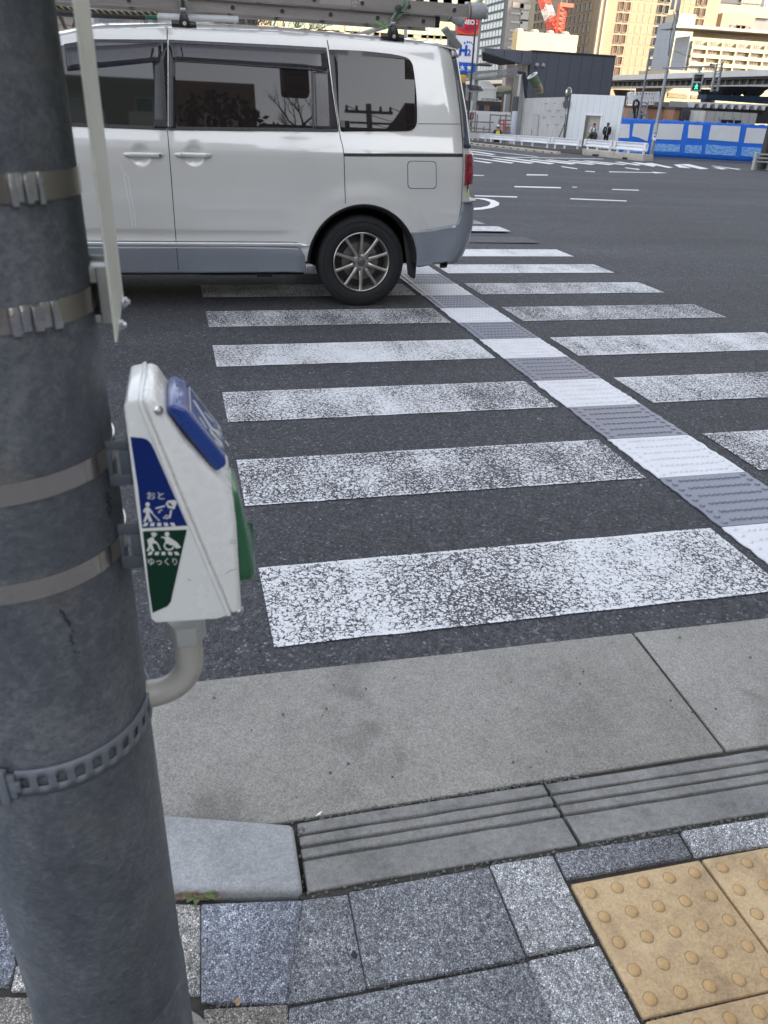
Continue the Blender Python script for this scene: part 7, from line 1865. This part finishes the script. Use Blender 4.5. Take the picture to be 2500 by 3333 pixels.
# wheels
RIM = M('alloy_grey', (.36, .34, .315), .30, .8, var=.10, vs=14); RIMD = M('alloy_dark', (.035, .035, .036), .5, .3, var=.1); HUB = M('hub_black', (.02, .02, .02), .4)
def wheel(cx, y, sgn):
    ax = V((0, -sgn, 0)); c = V((cx, y, WZ)); w_ = .215
    t_ = MB(); t_.lathe([(.222, -.02), (.232, -.004), (.245, .002), (.270, .004), (.292, .0015), (.312, -.003), (.328, -.008), (.338, -.016), (.343, -.032), (.344, -w_ / 2), (.343, -w_ + .05), (.325, -w_ + .018), (.29, -w_), (.22, -w_ + .01)], c, ax, 72, cap=False)
    tire = t_.build('tyre', RUB, van, smooth=True, angle=40)
    g_ = MB()
    for r_ in (.262, .300): g_.lathe([(r_ - .0015, .0025), (r_, .0052), (r_ + .0015, .0025)], c, ax, 64, cap=False)
    g_.build('sidewall_ring', RUB, tire, smooth=True)
    r = MB(); r.lathe([(.2235, -.016), (.2245, -.003), (.219, .001), (.213, -.003), (.208, -.016), (.202, -.05), (.198, -.10)], c, ax, 72, cap=False); rim = r.build('rim', RIM, van, smooth=True, angle=40)
    b_ = MB(); b_.lathe([(.20, -.105), (.12, -.09), (.06, -.07), (.001, -.07)], c, ax, 40, cap=False); b_.build('rim_back', RIMD, rim)
    dsk = MB(); dsk.lathe([(.145, -.078), (.145, -.070), (.06, -.068)], c, ax, 40, cap=False); dsk.build('brake_disc', M('disc_steel', (.20, .18, .16), .4, .8), rim)
    for k in range(10):
        a = pi / 2 + 2 * pi * k / 10; d = V((cos(a), 0, sin(a))); tn = V((-sin(a), 0, cos(a))); s = MB(); rows = []
        for q, wd, dep in ((.045, .019, -.028), (.075, .0150, -.020), (.11, .0125, -.0145), (.16, .0115, -.0105), (.20, .0125, -.0085), (.214, .017, -.0075)):
            p = c + d * q + ax * dep; rows.append(s.vs([p - tn * wd - ax * .022, p - tn * wd, p - tn * wd * .45 + ax * .006, p + tn * wd * .45 + ax * .006, p + tn * wd, p + tn * wd - ax * .022]))
        for A, B in zip(rows, rows[1:]):
            for j in range(5): s.face([A[j], A[j + 1], B[j + 1], B[j]])
        s.face(rows[0]); s.face(rows[-1]); s.build('spoke', RIM, rim, smooth=True, angle=35)
    h_ = MB(); h_.lathe([(.066, -.05), (.064, -.024), (.056, -.019), (.032, -.018)], c, ax, 40, cap=False); h_.build('hub', RIM, rim, smooth=True, angle=40)
    h_ = MB(); h_.lathe([(.030, -.022), (.029, -.012), (.024, -.009), (.001, -.008)], c, ax, 32, cap=False); cap_ = h_.build('centre_cap', M('cap_grey_dark', (.11, .108, .105), .3, .5), rim, smooth=True, angle=40)
    for k in range(5):
        a = pi / 2 + .35 + 2 * pi * k / 5; p = c + V((cos(a), 0, sin(a))) * .0555; n_ = MB(); n_.lathe([(.0125, -.03), (.0125, -.0165), (.0115, -.016)], p, ax, 16); n_.lathe([(.0085, -.0165), (.008, -.002), (.0045, .001), (.001, .0012)], p, ax, 6); n_.build('wheel_nut', M('nut_chrome', (.16, .15, .145), .25, .9), rim)
wheel(WX, 6.080, 1); wheel(fx, 6.085, 1); wheel(WX, 2 * YC - 6.085, -1); wheel(fx, 2 * YC - 6.085, -1)
# headlamp and windscreen on the hidden nose
skin_panel('windscreen', [(-1.12, 1.24), (-1.15, 1.76), (-1.8, 1.76), (-1.8, 1.24)], GLF, van, .004, True)
skin_panel('headlamp', [(-1.25, .75), (-1.25, .93), (-1.5, .90), (-1.5, .75)], M('headlamp_glass', (.5, .5, .52), .1, var=.1), van, .006, True, thick=.006)
# ---- roof rack feet and bars
RKB = M('rack_black', (.012, .012, .014), .38, var=.1); RBAR = M('rack_bar', (.30, .29, .28), .4, .6, var=.1)
for (u0, u1, v0, v1) in ((564, 636, 42, 92), (1246, 1313, 86, 133)):
    p = ony((u0 + u1) / 2, v1, 6.235); zb_ = p.z - .004; zt_ = ony((u0 + u1) / 2, v0, 6.26).z; cx = p.x; hw_ = (ony(u1, v1, 6.235).x - ony(u0, v1, 6.235).x) / 2
    mb = MB(); mb.prism([(cx - hw_ * .50, 6.225, zb_ + .012), (cx - hw_ * .42, 6.225, zb_ + (zt_ - zb_) * .55), (cx - hw_ * .30, 6.225, zb_ + (zt_ - zb_) * .92), (cx - hw_ * .1, 6.225, zt_), (cx + hw_ * .15, 6.225, zt_), (cx + hw_ * .34, 6.225, zb_ + (zt_ - zb_) * .9), (cx + hw_ * .50, 6.225, zb_ + (zt_ - zb_) * .5), (cx + hw_ * .62, 6.225, zb_ + .012)], (0, .075, 0)); ft = mb.build('rack_foot', RKB, van, bevel=.006)
    for sx_ in (-1, 1): mb = MB(); mb.lathe([(.024, -.03), (.026, .0), (.024, .03)], (cx + sx_ * hw_ * .70, 6.262, zb_ + .024), (1, 0, 0), 14); mb.build('foot_pad', RKB, ft, smooth=True)
    mb = MB(); mb.lathe([(.013, 0), (.012, .004), (.002, .005)], (cx + hw_ * .05, 6.2245, zb_ + (zt_ - zb_) * .33), YN, 14); mb.build('foot_lock', M('lock_pale', (.45, .42, .36), .4), ft)
    mb = MB(); mb.box(cx - .022, cx + .022, 6.24, 2 * YC - 6.24, zt_ + .0, zt_ + .028); mb.build('cross_bar', RBAR, van, bevel=.008)
    mb = MB(); mb.prism([(cx - .05, 2 * YC - 6.225, zb_), (cx + .05, 2 * YC - 6.225, zb_), (cx + .02, 2 * YC - 6.225, zt_), (cx - .02, 2 * YC - 6.225, zt_)], (0, -.07, 0)); mb.build('rack_foot', RKB, van, bevel=.006)
    ZBAR = zt_ + .028
# ---- ladders
ALU = M('ladder_alu', (.28, .258, .238), .42, .55, var=.16, vs=5, stretch=(.4, 3, 3), bmp=.08, bs=90); ALD = M('rung_plug', (.03, .028, .03), .6)
def rail(mb, x0, x1, y, z0, z1, face):     # C channel, web towards the viewer when face = -1
    t_ = .004; d = .030
    ya, yb_ = (y, y + t_) if face < 0 else (y - t_, y)
    mb.box(x0, x1, ya, yb_, z0, z1)
    f0, f1 = (y + t_, y + d) if face < 0 else (y - d, y - t_)
    mb.box(x0, x1, f0, f1, z1 - t_, z1 - .0002); mb.box(x0, x1, f0, f1, z0 + .0002, z0 + t_)
def ladder(label, x0, x1, ya, yb_, z0, z1, us, plane_v, grp='aluminium ladders on the van roof'):
    o = thing('ladder', ((x0 + x1) / 2, (ya + yb_) / 2, z0), label, 'ladder', grp)
    for y, f in ((ya, -1), (yb_, 1)):
        mb = MB(); rail(mb, x0, x1, y, z0, z1, f); ra = mb.build('rail', ALU, o)
        if f < 0:
            for x in us:
                mb = MB(); zc_ = z0 + (z1 - z0) * .48; mb.lathe([(.0195, -.001), (.0195, .002), (.0150, .0032)], (x, y, zc_), YN, 18, cap=False); mb.build('rung_collar', ALU, ra, smooth=True)
                mb = MB(); mb.lathe([(.0155, 0), (.0150, .0026), (.012, .0022), (.001, .002)], (x, y, zc_), YN, 18); mb.build('rung_plug', ALD, ra)
    for x in us:
        mb = MB(); mb.tube([(x, ya + .004, z0 + (z1 - z0) * .48), (x, yb_ - .004, z0 + (z1 - z0) * .48)], .015, 10); mb.build('rung', ALU, o, smooth=True)
    return o
L1 = 6.36; z1t, z1b = ony(1532, 15, L1).z, ony(1532, 57, L1).z; x1e = ony(1532, 36, L1).x
xs1 = [ony(1179 + 150.2 * (k - 3), 13 + 10.4 * (k - 3), L1).x for k in range(-6, 6)]; sp1 = ony(1331, 24, L1).x - ony(1179, 13, L1).x
xs1 = [ony(1179, 13, L1).x + sp1 * k for k in range(-9, 3)]
lad1 = ladder('upper aluminium ladder with grey gloves pulled over its rail ends', -2.0, x1e, L1, L1 + .44, z1b, z1t, xs1, None)
L2 = 6.40; z2t, z2b = ony(1430, 52, L2).z, ony(1430, 80, L2).z; x2e = ony(1430, 66, L2).x
x20 = ony(1378, 61, L2).x
lad2 = ladder('lower aluminium ladder, shorter at the rear, lying on the rack bars under the other', -2.2, x2e, L2, L2 + .36, min(z2b, z1b - .075), z1b - .004, [x20 - sp1 * k for k in range(0, 10)], None)
mb = MB(); mb.box(x2e - .03, x2e + .004, L2 - .002, L2 + .036, min(z2b, z1b - .075) + .001, z1b - .005); mb.build('end_cap', BLK, lad2)
zbb = min(z2b, z1b - .075)
# rating label and mark on the upper rail
MLB = M('label_print', (.55, .53, .50), .5, var=.1); mb = MB()
xa, xb = ony(1042, 10, L1).x, ony(1142, 10, L1).x
for k in range(9): z = z1t - .012 - k * .0058; mb = MB(); mb.box(xa, xb, L1 - .0008, L1 - .0002, z - .0016, z); mb.build('print_line', MLB, lad1)
xc = ony(1154, 12, L1).x; zc_ = ony(1154, 12, L1).z
for a0 in (0, 2.1, 4.2): mb = MB(); mb.tube([(xc + .012 * cos(a0 + i * .25), L1 - .001, zc_ + .016 * sin(a0 + i * .25)) for i in range(7)], .0022, 5); mb.build('print_mark', MLB, lad1)
# knitted gloves over the rail ends
GLVM = M('glove_knit', (.40, .40, .40), .95, var=.18, vs=40, bmp=.9, bs=170, bd=.012)
def glove(c0, d, label, s=1.0, droop=.0):
    o = thing('work_glove', c0, label, 'glove', 'gloves on the ladder ends'); d = V(d).normalized(); zz = V((0, 0, 1)); mb = MB()
    path = [c0 - d * .02, c0 + d * .03 * s, c0 + d * .08 * s, c0 + d * .12 * s + zz * -.01, c0 + d * .145 * s - zz * (.02 + droop)]
    rr_ = [.056 * s, .060 * s, .066 * s, .060 * s, .03 * s]
    mb.tube(path, rr_, 20); mb.build('palm', GLVM, o, smooth=True)
    mb = MB(); mb.tube([c0 + d * .06 * s + zz * .045 * s, c0 + d * .085 * s + zz * .085 * s, c0 + d * .09 * s + zz * .105 * s], [.03 * s, .022 * s, .010], 12); mb.build('thumb', GLVM, o, smooth=True)
    for k in range(4):
        y = -.03 + .02 * k; p = c0 + d * (.11 + .004 * (k % 2)) * s + V((0, y * s, -.02 * s)); mb = MB(); mb.tube([p, p + d * .03 * s - zz * .02 * s, p + d * .038 * s - zz * (.045 * s + droop)], [.019 * s, .018 * s, .011 * s], 10); mb.build('finger', GLVM, o, smooth=True)
    mb = MB(); mb.lathe([(.0585 * s, -.006), (.0585 * s, .006)], c0 - d * .012, d, 20); mb.build('cuff_edge', M('cuff_brown', (.18, .12, .09), .9), o)
    return o
glove(V((x1e + .004, L1 + .012, (z1t + z1b) / 2)), (1, 0, .10), 'grey knitted work glove pulled over the near rail end of the upper ladder', .84)
glove(V((x1e - .004, L1 + .44 - .012, (z1t + z1b) / 2)), (1, 0, -.35), 'grey knitted work glove drooping over the far rail end of the upper ladder', .66, .0)
# green lashing straps
GST = M('strap_green', (.14, .19, .13), .7, var=.25, vs=30); GST2 = M('cord_green', (.12, .42, .07), .6, var=.1)
ls = thing('lashing_strap', ony(1310, 60, L1 - .01), 'faded green lashing strap knotted round the ladders at the rear rack foot', 'strap')
Zs = lambda x, y, o_=.008: ony(*zc(1080, 0, .3255)(x, y), L1 - o_)
def ribbon(name, pts, wd, parent, mat, off=.008):
    mb = MB(); prev = None
    for i, p in enumerate(pts):
        a, b = pts[max(0, i - 1)], pts[min(len(pts) - 1, i + 1)]; d = V((b[0] - a[0], b[1] - a[1], 0)).normalized(); n = (-d.y * wd / 2, d.x * wd / 2)
        r_ = mb.vs([Zs(p[0] - n[0], p[1] - n[1], off + .004 * sin(i)), Zs(p[0] + n[0], p[1] + n[1], off + .004 * cos(i))])
        if prev: mb.face([prev[0], r_[0], r_[1], prev[1]])
        prev = r_
    o = mb.build(name, mat, parent, smooth=True); md = o.modifiers.new('thickness', 'SOLIDIFY'); md.thickness = .003; return o
ribbon('band', [(770, 8), (730, 90), (690, 150), (645, 195)], 36, ls, GST); ribbon('band', [(725, 8), (700, 60), (655, 110), (610, 180), (590, 215), (620, 245)], 32, ls, GST, .012)
ribbon('loose_end', [(640, 98), (700, 105), (770, 130), (832, 155)], 26, ls, GST, .020)
mb = MB(); mb.ball(Zs(668, 88, .012), .026, 10, sc=(1.1, .7, 1.0)); mb.build('knot', M('knot_dark', (.04, .05, .045), .8), ls, smooth=True)
for pts in ([(430, 215), (480, 235), (540, 270), (530, 240), (545, 222)], [(455, 232), (530, 270), (545, 280)]): tubes('cord', [[Zs(x, y, .02) for x, y in pts]], .004, GST2, ls, 6)
lf = thing('lashing_strap', ony(600, 20, L1 - .01), 'grey lashing strap tying the ladders to the front rack foot', 'strap')
Zf_ = zc(180, 0, .3135)
def ribf(pts, wd, mat):
    mb = MB(); prev = None
    for i, p in enumerate(pts):
        a, b = pts[max(0, i - 1)], pts[min(len(pts) - 1, i + 1)]; d = V((b[0] - a[0], b[1] - a[1], 0)).normalized(); n = (-d.y * wd / 2, d.x * wd / 2)
        r_ = mb.vs([ony(*Zf_(p[0] - n[0], p[1] - n[1]), L1 - .012), ony(*Zf_(p[0] + n[0], p[1] + n[1]), L1 - .014)])
        if prev: mb.face([prev[0], r_[0], r_[1], prev[1]])
        prev = r_
    o = mb.build('band', mat, lf); md = o.modifiers.new('thickness', 'SOLIDIFY'); md.thickness = .003
GSG = M('strap_grey', (.16, .16, .14), .7, var=.2, vs=20)
ribf([(1270, -30), (1295, 30), (1315, 75)], 40, GSG); ribf([(1340, -30), (1380, 50), (1400, 100)], 40, GSG); ribf([(1325, -30), (1322, 60), (1318, 130)], 36, M('strap_black', (.02, .02, .022), .6))
# rope and tubes carried under the ladders
ROP = M('rope_black', (.03, .028, .022), .8, var=.3, vs=40); ROY = M('rope_tan', (.34, .25, .12), .8, var=.2)
rp = thing('rope', ony(300, 30, 6.33), 'black and tan twisted rope slung under the front part of the ladders', 'rope')
pa, pb = ony(*Zf_(-60, 62), 6.335), ony(*Zf_(1060, 138), 6.335); n = 240
for k, m_ in ((0, ROP), (2.1, ROP), (4.2, ROY)):
    mb = MB(); mb.tube([pa + (pb - pa) * i / n + V((0, .006 * cos(i * .42 + k), .006 * sin(i * .42 + k) - .012 * sin(pi * i / n))) for i in range(n + 1)], .0048, 6); mb.build('strand', m_, rp, smooth=True)
pl_ = thing('survey_pole', ony(600, 50, 6.5), 'long thin pole banded black, green and white lying under the ladders', 'pole')
Pz = lambda x, y: ony(*Zf_(x, y), 6.42)
for a, b, m_ in ((( -60, 128), (935, 172), M('band_black', (.03, .03, .032), .5)), ((937, 168), (1056, 172), M('band_green', (.03, .14, .09), .5)), ((1058, 172), (1900, 202), M('band_white', (.55, .56, .56), .45, var=.1))):
    mb = MB(); mb.tube([Pz(*a), Pz(*b)], .021, 14); mb.build('section', m_, pl_, smooth=True)
br = thing('rack_pole', ony(520, 66, 6.6), 'second thin white pole with a clamp lying further back on the rack', 'pole')
mb = MB(); mb.tube([ony(*Zf_(930, 210), 6.7), ony(*Zf_(1240, 240), 6.7)], .012, 10); mb.build('tube', M('band_white', (.55, .56, .56), .45), br, smooth=True)
for x in (935, 1038): mb = MB(); p = ony(*Zf_(x, 214), 6.69); mb.obox(p, V((.016, 0, 0)), V((0, .016, 0)), V((0, 0, .028))); mb.build('clamp', STL, br, bevel=.004)
# ================================================================== unseen blocks, placed and sized to shade the crossing and the grey tower
SH = V((sin(SUN_AZ), -cos(SUN_AZ), 0)); SP = V((cos(SUN_AZ), sin(SUN_AZ), 0))
def shade_block(name, s0, s1, p0, p1, h, label, mat):
    q = [SH * s0 + SP * p0, SH * s1 + SP * p0, SH * s1 + SP * p1, SH * s0 + SP * p1]
    o = thing(name, (q[0].x, q[0].y, 0), label, 'building')
    mb = MB(); mb.prism([(p.x, p.y, 0) for p in q], (0, 0, h)); mb.build('wall', mat, o)
    n = -SH; W_ = max(4, int((p1 - p0) / 7)); rows = int(h / 4)
    for r in range(rows):
        c = SH * s0 + SP * (p0 + p1) / 2 + V((0, 0, 2.6 + r * 4)); window_obj('ribbon_window', o, c, SP, n, (p1 - p0) - 3, 1.8, GLASS, FRW, .12, .1, min(40, W_ * 2))
    return o
OFFW = bmat('office_wall', (.30, .27, .24), 3.5, 4, .05, .8)
shade_block('street_shade_block', 25, 45, -9, 113, 48, 'long unseen office block behind the camera, sized to shade the crossing', OFFW)  # out of view, its length and height set for the shade it casts
shade_block('side_shade_tower', 45, 65, 203, 250, 86, 'unseen tower added beyond the right edge to shade the grey ribbon window block', OFFW)  # added out of view so the grey tower's front falls into shade
# ---- what the van windows mirror: houses, a bare tree, wires behind the camera
def small_house(name, x0, x1, y0, y1, h, label, col, rows, roof=None):
    o = thing(name, ((x0 + x1) / 2, y1, 0), label, 'building')
    mb = MB(); mb.box(x0, x1, y0, y1, 0, h); mb.build('wall', bmat('wall_' + label[:6], col, 3, 3, .04, .8), o)
    n = max(2, int((x1 - x0) / 3.2))
    for r in range(rows):
        for k in range(n):
            window_obj('window', o, (x0 + (x1 - x0) * (k + .5) / n, y1, 1.8 + r * 3.0), XP, YP, 1.5, 1.3, GLASSL if (k + r) % 3 == 0 else GLASS, FRW, .12, .08, 1)
            if r: mb = MB(); mb.box(x0 + (x1 - x0) * (k + .5) / n - 1.1, x0 + (x1 - x0) * (k + .5) / n + 1.1, y1 + .004, y1 + 1.0, 1.0 + (r) * 3.0 - .25, 1.0 + r * 3.0 + .5); mb.build('balcony', M('balcony_grey', (.52, .48, .42), .7, var=.1), o)
    return o
small_house('apartment_block', -22, 3.7, -38, -28, 15.4, 'brown apartment block behind the camera, mirrored in the van windows', (.22, .165, .13), 5)
small_house('low_house', 5.2, 13.3, -44, -36, 15.0, 'dark flat roofed house behind the camera, mirrored low in the rear window', (.05, .045, .04), 4)
small_house('low_house', 13.5, 20.0, -44, -36, 18.0, 'taller dark house behind the camera, mirrored at the right of the rear window', (.045, .042, .04), 5)
BARK = M('bark_dark', (.035, .028, .024), .9, var=.3, vs=8); LEAFD = M('evergreen', (.018, .028, .012), .7, var=.4, vs=3)
def bare_tree(x, y, h, label, seed):
    rn = random.Random(seed); o = thing('bare_tree', (x, y, 0), label, 'tree'); mb = MB(); top = V((x + .1, y, h * .86)); mb.tube([(x, y, -1.3), (x + .05, y, h * .2), top], [h * .016, h * .012, h * .007], 10); mb.build('trunk', BARK, o, smooth=True)
    cr_ = MB()
    def grow(p, d, L, r, dep):
        q = p + d * L * .5 + V((rn.gauss(0, .03), rn.gauss(0, .03), .03)) * L; e = p + d * L; cr_.tube([p, q, e], [r, r * .8, r * .55], 6 if dep < 3 else 4, cap=False)
        if dep >= 5: return
        for k in range(3 if dep < 4 else 2):
            nd_ = (d + V((rn.uniform(-.8, .8), rn.uniform(-.8, .8), rn.uniform(-.15, .55)))).normalized(); grow(e if k else q, nd_, L * rn.uniform(.6, .8), r * .58, dep + 1)
    for k in range(5): a = 2 * pi * k / 5 + rn.random(); grow(top - V((0, 0, h * .03 * k * .5)), V((cos(a) * .8, sin(a) * .8, .65)).normalized(), h * .062, h * .0038, 1)
    cr_.build('crown', BARK, o, smooth=True); return o
bare_tree(4.7, -20, 12.4, 'bare branched tree behind the camera, mirrored in the van side', 4)
def bush(x, y, r, h, label, n=5200):
    rn = random.Random(int(x * 10)); o = thing('evergreen_tree', (x, y, 0), label, 'tree'); mb = MB(); mb.tube([(x, y, 0), (x, y, h * .5)], [.16, .10], 8); mb.build('trunk', BARK, o)
    mb = MB()
    for i in range(n):
        a, b_, q = rn.uniform(0, 2 * pi), rn.uniform(-1, 1), rn.random() ** .4; p = V((x, y, h * .55)) + V((cos(a) * sqrt(1 - b_ * b_) * r, sin(a) * sqrt(1 - b_ * b_) * r, b_ * h * .45)) * q
        d = V((rn.gauss(0, 1), rn.gauss(0, 1), rn.gauss(0, 1))).normalized() * .15; e = d.orthogonal().normalized() * .08; mb.poly([p - d, p + e, p + d, p - e])
    mb.build('crown', LEAFD, o); return o
bush(1.3, -17, 2.9, 10.6, 'dense evergreen behind the camera, mirrored low in the sliding door window'); bush(3.3, -18, 1.9, 9.9, 'smaller evergreen behind the camera, right of the dense one')
up = thing('utility_pole', (9.1, -27, 0), 'utility pole with crossarms behind the camera, mirrored in the rear window', 'pole')
mb = MB(); mb.lathe([(.2, 0), (.14, 14.3)], (9.1, -27, 0), n=14); mb.build('shaft', M('pole_concrete', (.22, .21, .20), .8, var=.1), up, smooth=True)
for z in (13.3, 13.9): mb = MB(); mb.box(7.9, 10.3, -27.06, -26.94, z, z + .1); mb.build('crossarm', STLD, up)
for x in (8.0, 8.5, 9.7, 10.2): mb = MB(); mb.lathe([(.05, 0), (.08, .06), (.05, .12), (.08, .18), (.03, .24)], (x, -27, 14.0), n=10); mb.build('insulator', M('insulator_dark', (.05, .05, .05), .4), up)
wr = thing('overhead_wires', (14, -27, 13.5), 'sagging overhead wires strung from the utility pole behind the camera', 'wires')
for z, x in ((14.2, 8.0), (14.2, 10.2), (13.35, 9.1)): mb = MB(); mb.tube([(x + 18 * i / 14 , -27 - 4 * i / 14, z - 1.1 * (1 - (2 * i / 14 - 1) ** 2)) for i in range(15)], .02, 4); mb.build('wire', STLD, wr)
# signal on the near pole's own arm, above the frame
sg2 = thing('pedestrian_signal', (1.55, .9, 3.5), 'pedestrian signal above the frame on the near pole, mirrored in the sliding door window', 'pedestrian signal')
mb = MB(); mb.tube([(PX, PY, 4.12), (.8, .85, 4.10), (1.75, .95, 4.08)], .035, 10); mb.build('arm', PGR, sg2)
mb = MB(); mb.tube([(1.55, .93, 4.08), (1.55, .93, 3.94)], .05, 10); mb.build('hanger', STLD, sg2); mb = MB(); mb.box(1.36, 1.74, .85, 1.02, 3.5, 3.94); mb.build('housing', M('housing_back', (.10, .10, .105), .5), sg2, bevel=.05, bseg=3)
for z in (3.63, 3.80): mb = MB(); mb.box(1.40, 1.70, 1.021, 1.05, z - .06, z + .06); mb.build('lens', BLK, sg2)
# ================================================================== seen between the roof and the ladders, far left
YB2 = 70.0
a, b = ony(60, 60, YB2), ony(835, 60, YB2)
mt_b = thing('grey_office', (a.x, YB2, -1), 'shaded grey brown office building behind the bare trees, left of the cream tiled one', 'building')
mb = MB(); mb.box(a.x - 30, b.x, YB2, YB2 + 18, -1, 16); mb.build('wall', bmat('grey_office_wall', (.17, .15, .14), 3.2, 3.4, .10, .6, .2), mt_b)
rn = random.Random(9)
for r in range(4):
    for k in range(14):
        x = a.x - 6 + (b.x - a.x + 6) * (k + .5) / 14; window_obj('window', mt_b, (x, YB2, 3.6 + r * 3.4), XP, YN, 1.7, 1.7, GLASSL if rn.random() < .35 else GLASS, M('office_frame', (.30, .28, .26), .6), .12, .08, 1)
BARKB = M('bark_brown', (.115, .085, .062), .9, var=.4, vs=6)
def street_tree(u, D, h, label, seed, k=1.0):
    p = at(u, 90, D); rn = random.Random(seed); x, y = p.x, p.y; o = thing('bare_tree', (x, y, -.6), label, 'tree', 'bare street trees behind the van')
    top = V((x, y, h * .34)); mb = MB(); mb.tube([(x, y, -.8), (x + .08, y, h * .2), top], [.15, .12, .10], 8); mb.build('trunk', BARKB, o, smooth=True); cr_ = MB()
    def grow(p, d, L, r, dep):
        e = p + d * L; q = p + d * L * .5 + V((rn.gauss(0, .05), rn.gauss(0, .05), .04)) * L; cr_.tube([p, q, e], [r, r * .8, r * .55], 5 if dep < 3 else 3, cap=False)
        if dep >= 6: return
        for k_ in range(3 if dep < 5 else 2): grow(e if k_ else q, (d + V((rn.uniform(-.75, .75), rn.uniform(-.75, .75), rn.uniform(-.1, .6)))).normalized(), L * rn.uniform(.62, .82), max(.010, r * .6), dep + 1)
    for k_ in range(4): a_ = 2 * pi * k_ / 4 + rn.random(); grow(top, V((cos(a_) * .6, sin(a_) * .6, .8)).normalized(), h * .17, .06, 1)
    cr_.build('crown', BARKB, o); return o
street_tree(225, 30, 8.0, 'brown bare street tree nearest the big pole, above the front of the van roof', 21)
street_tree(470, 36, 8.5, 'brown bare street tree above the middle of the van roof', 22)
street_tree(790, 40, 8.5, 'dark bare street tree before the end of the cream tiled building', 23)
street_tree(930, 46, 8.0, 'slim bare street tree standing before the cream tiled building', 24)
p = at(*zc(180, 0, .3135)(405, 230), 24); mb = MB(); mb.lathe([(.10, -.5), (.09, 7)], (p.x, p.y, 0), n=16)
tag(mb.build('lamp_column', M('column_pale', (.40, .40, .41), .35, .4, var=.06), loc=(p.x, p.y, -.5), smooth=True), 'pale round steel column standing beyond the van, left of the grey cabinet', 'post')
q = at(*zc(180, 0, .3135)(540, 230), 27); mb = MB(); mb.box(q.x - .42, q.x + .42, q.y, q.y + .5, 2.6, 4.05); mb.box(q.x - .06, q.x + .06, q.y + .2, q.y + .32, -.6, 2.6)
tag(mb.build('pole_cabinet', M('cabinet_blue_grey', (.17, .185, .20), .5, var=.06), loc=(q.x, q.y, -.6), bevel=.02), 'blue grey cabinet on a post beyond the van roof', 'cabinet')
q = at(*zc(180, 0, .3135)(760, 230), 32); mb = MB(); mb.lathe([(.5, -.02), (.56, .03), (.5, .08)], (q.x, q.y, q.z + .15), YN, 20); mb.tube([(q.x, q.y, q.z - .4), (q.x, q.y, -.6)], .05, 8)
tag(mb.build('round_mirror', M('mirror_pink', (.32, .24, .23), .25, .3, var=.12), loc=(q.x, q.y, -.6), smooth=True), 'round pinkish traffic mirror on a post beyond the van roof', 'traffic mirror')
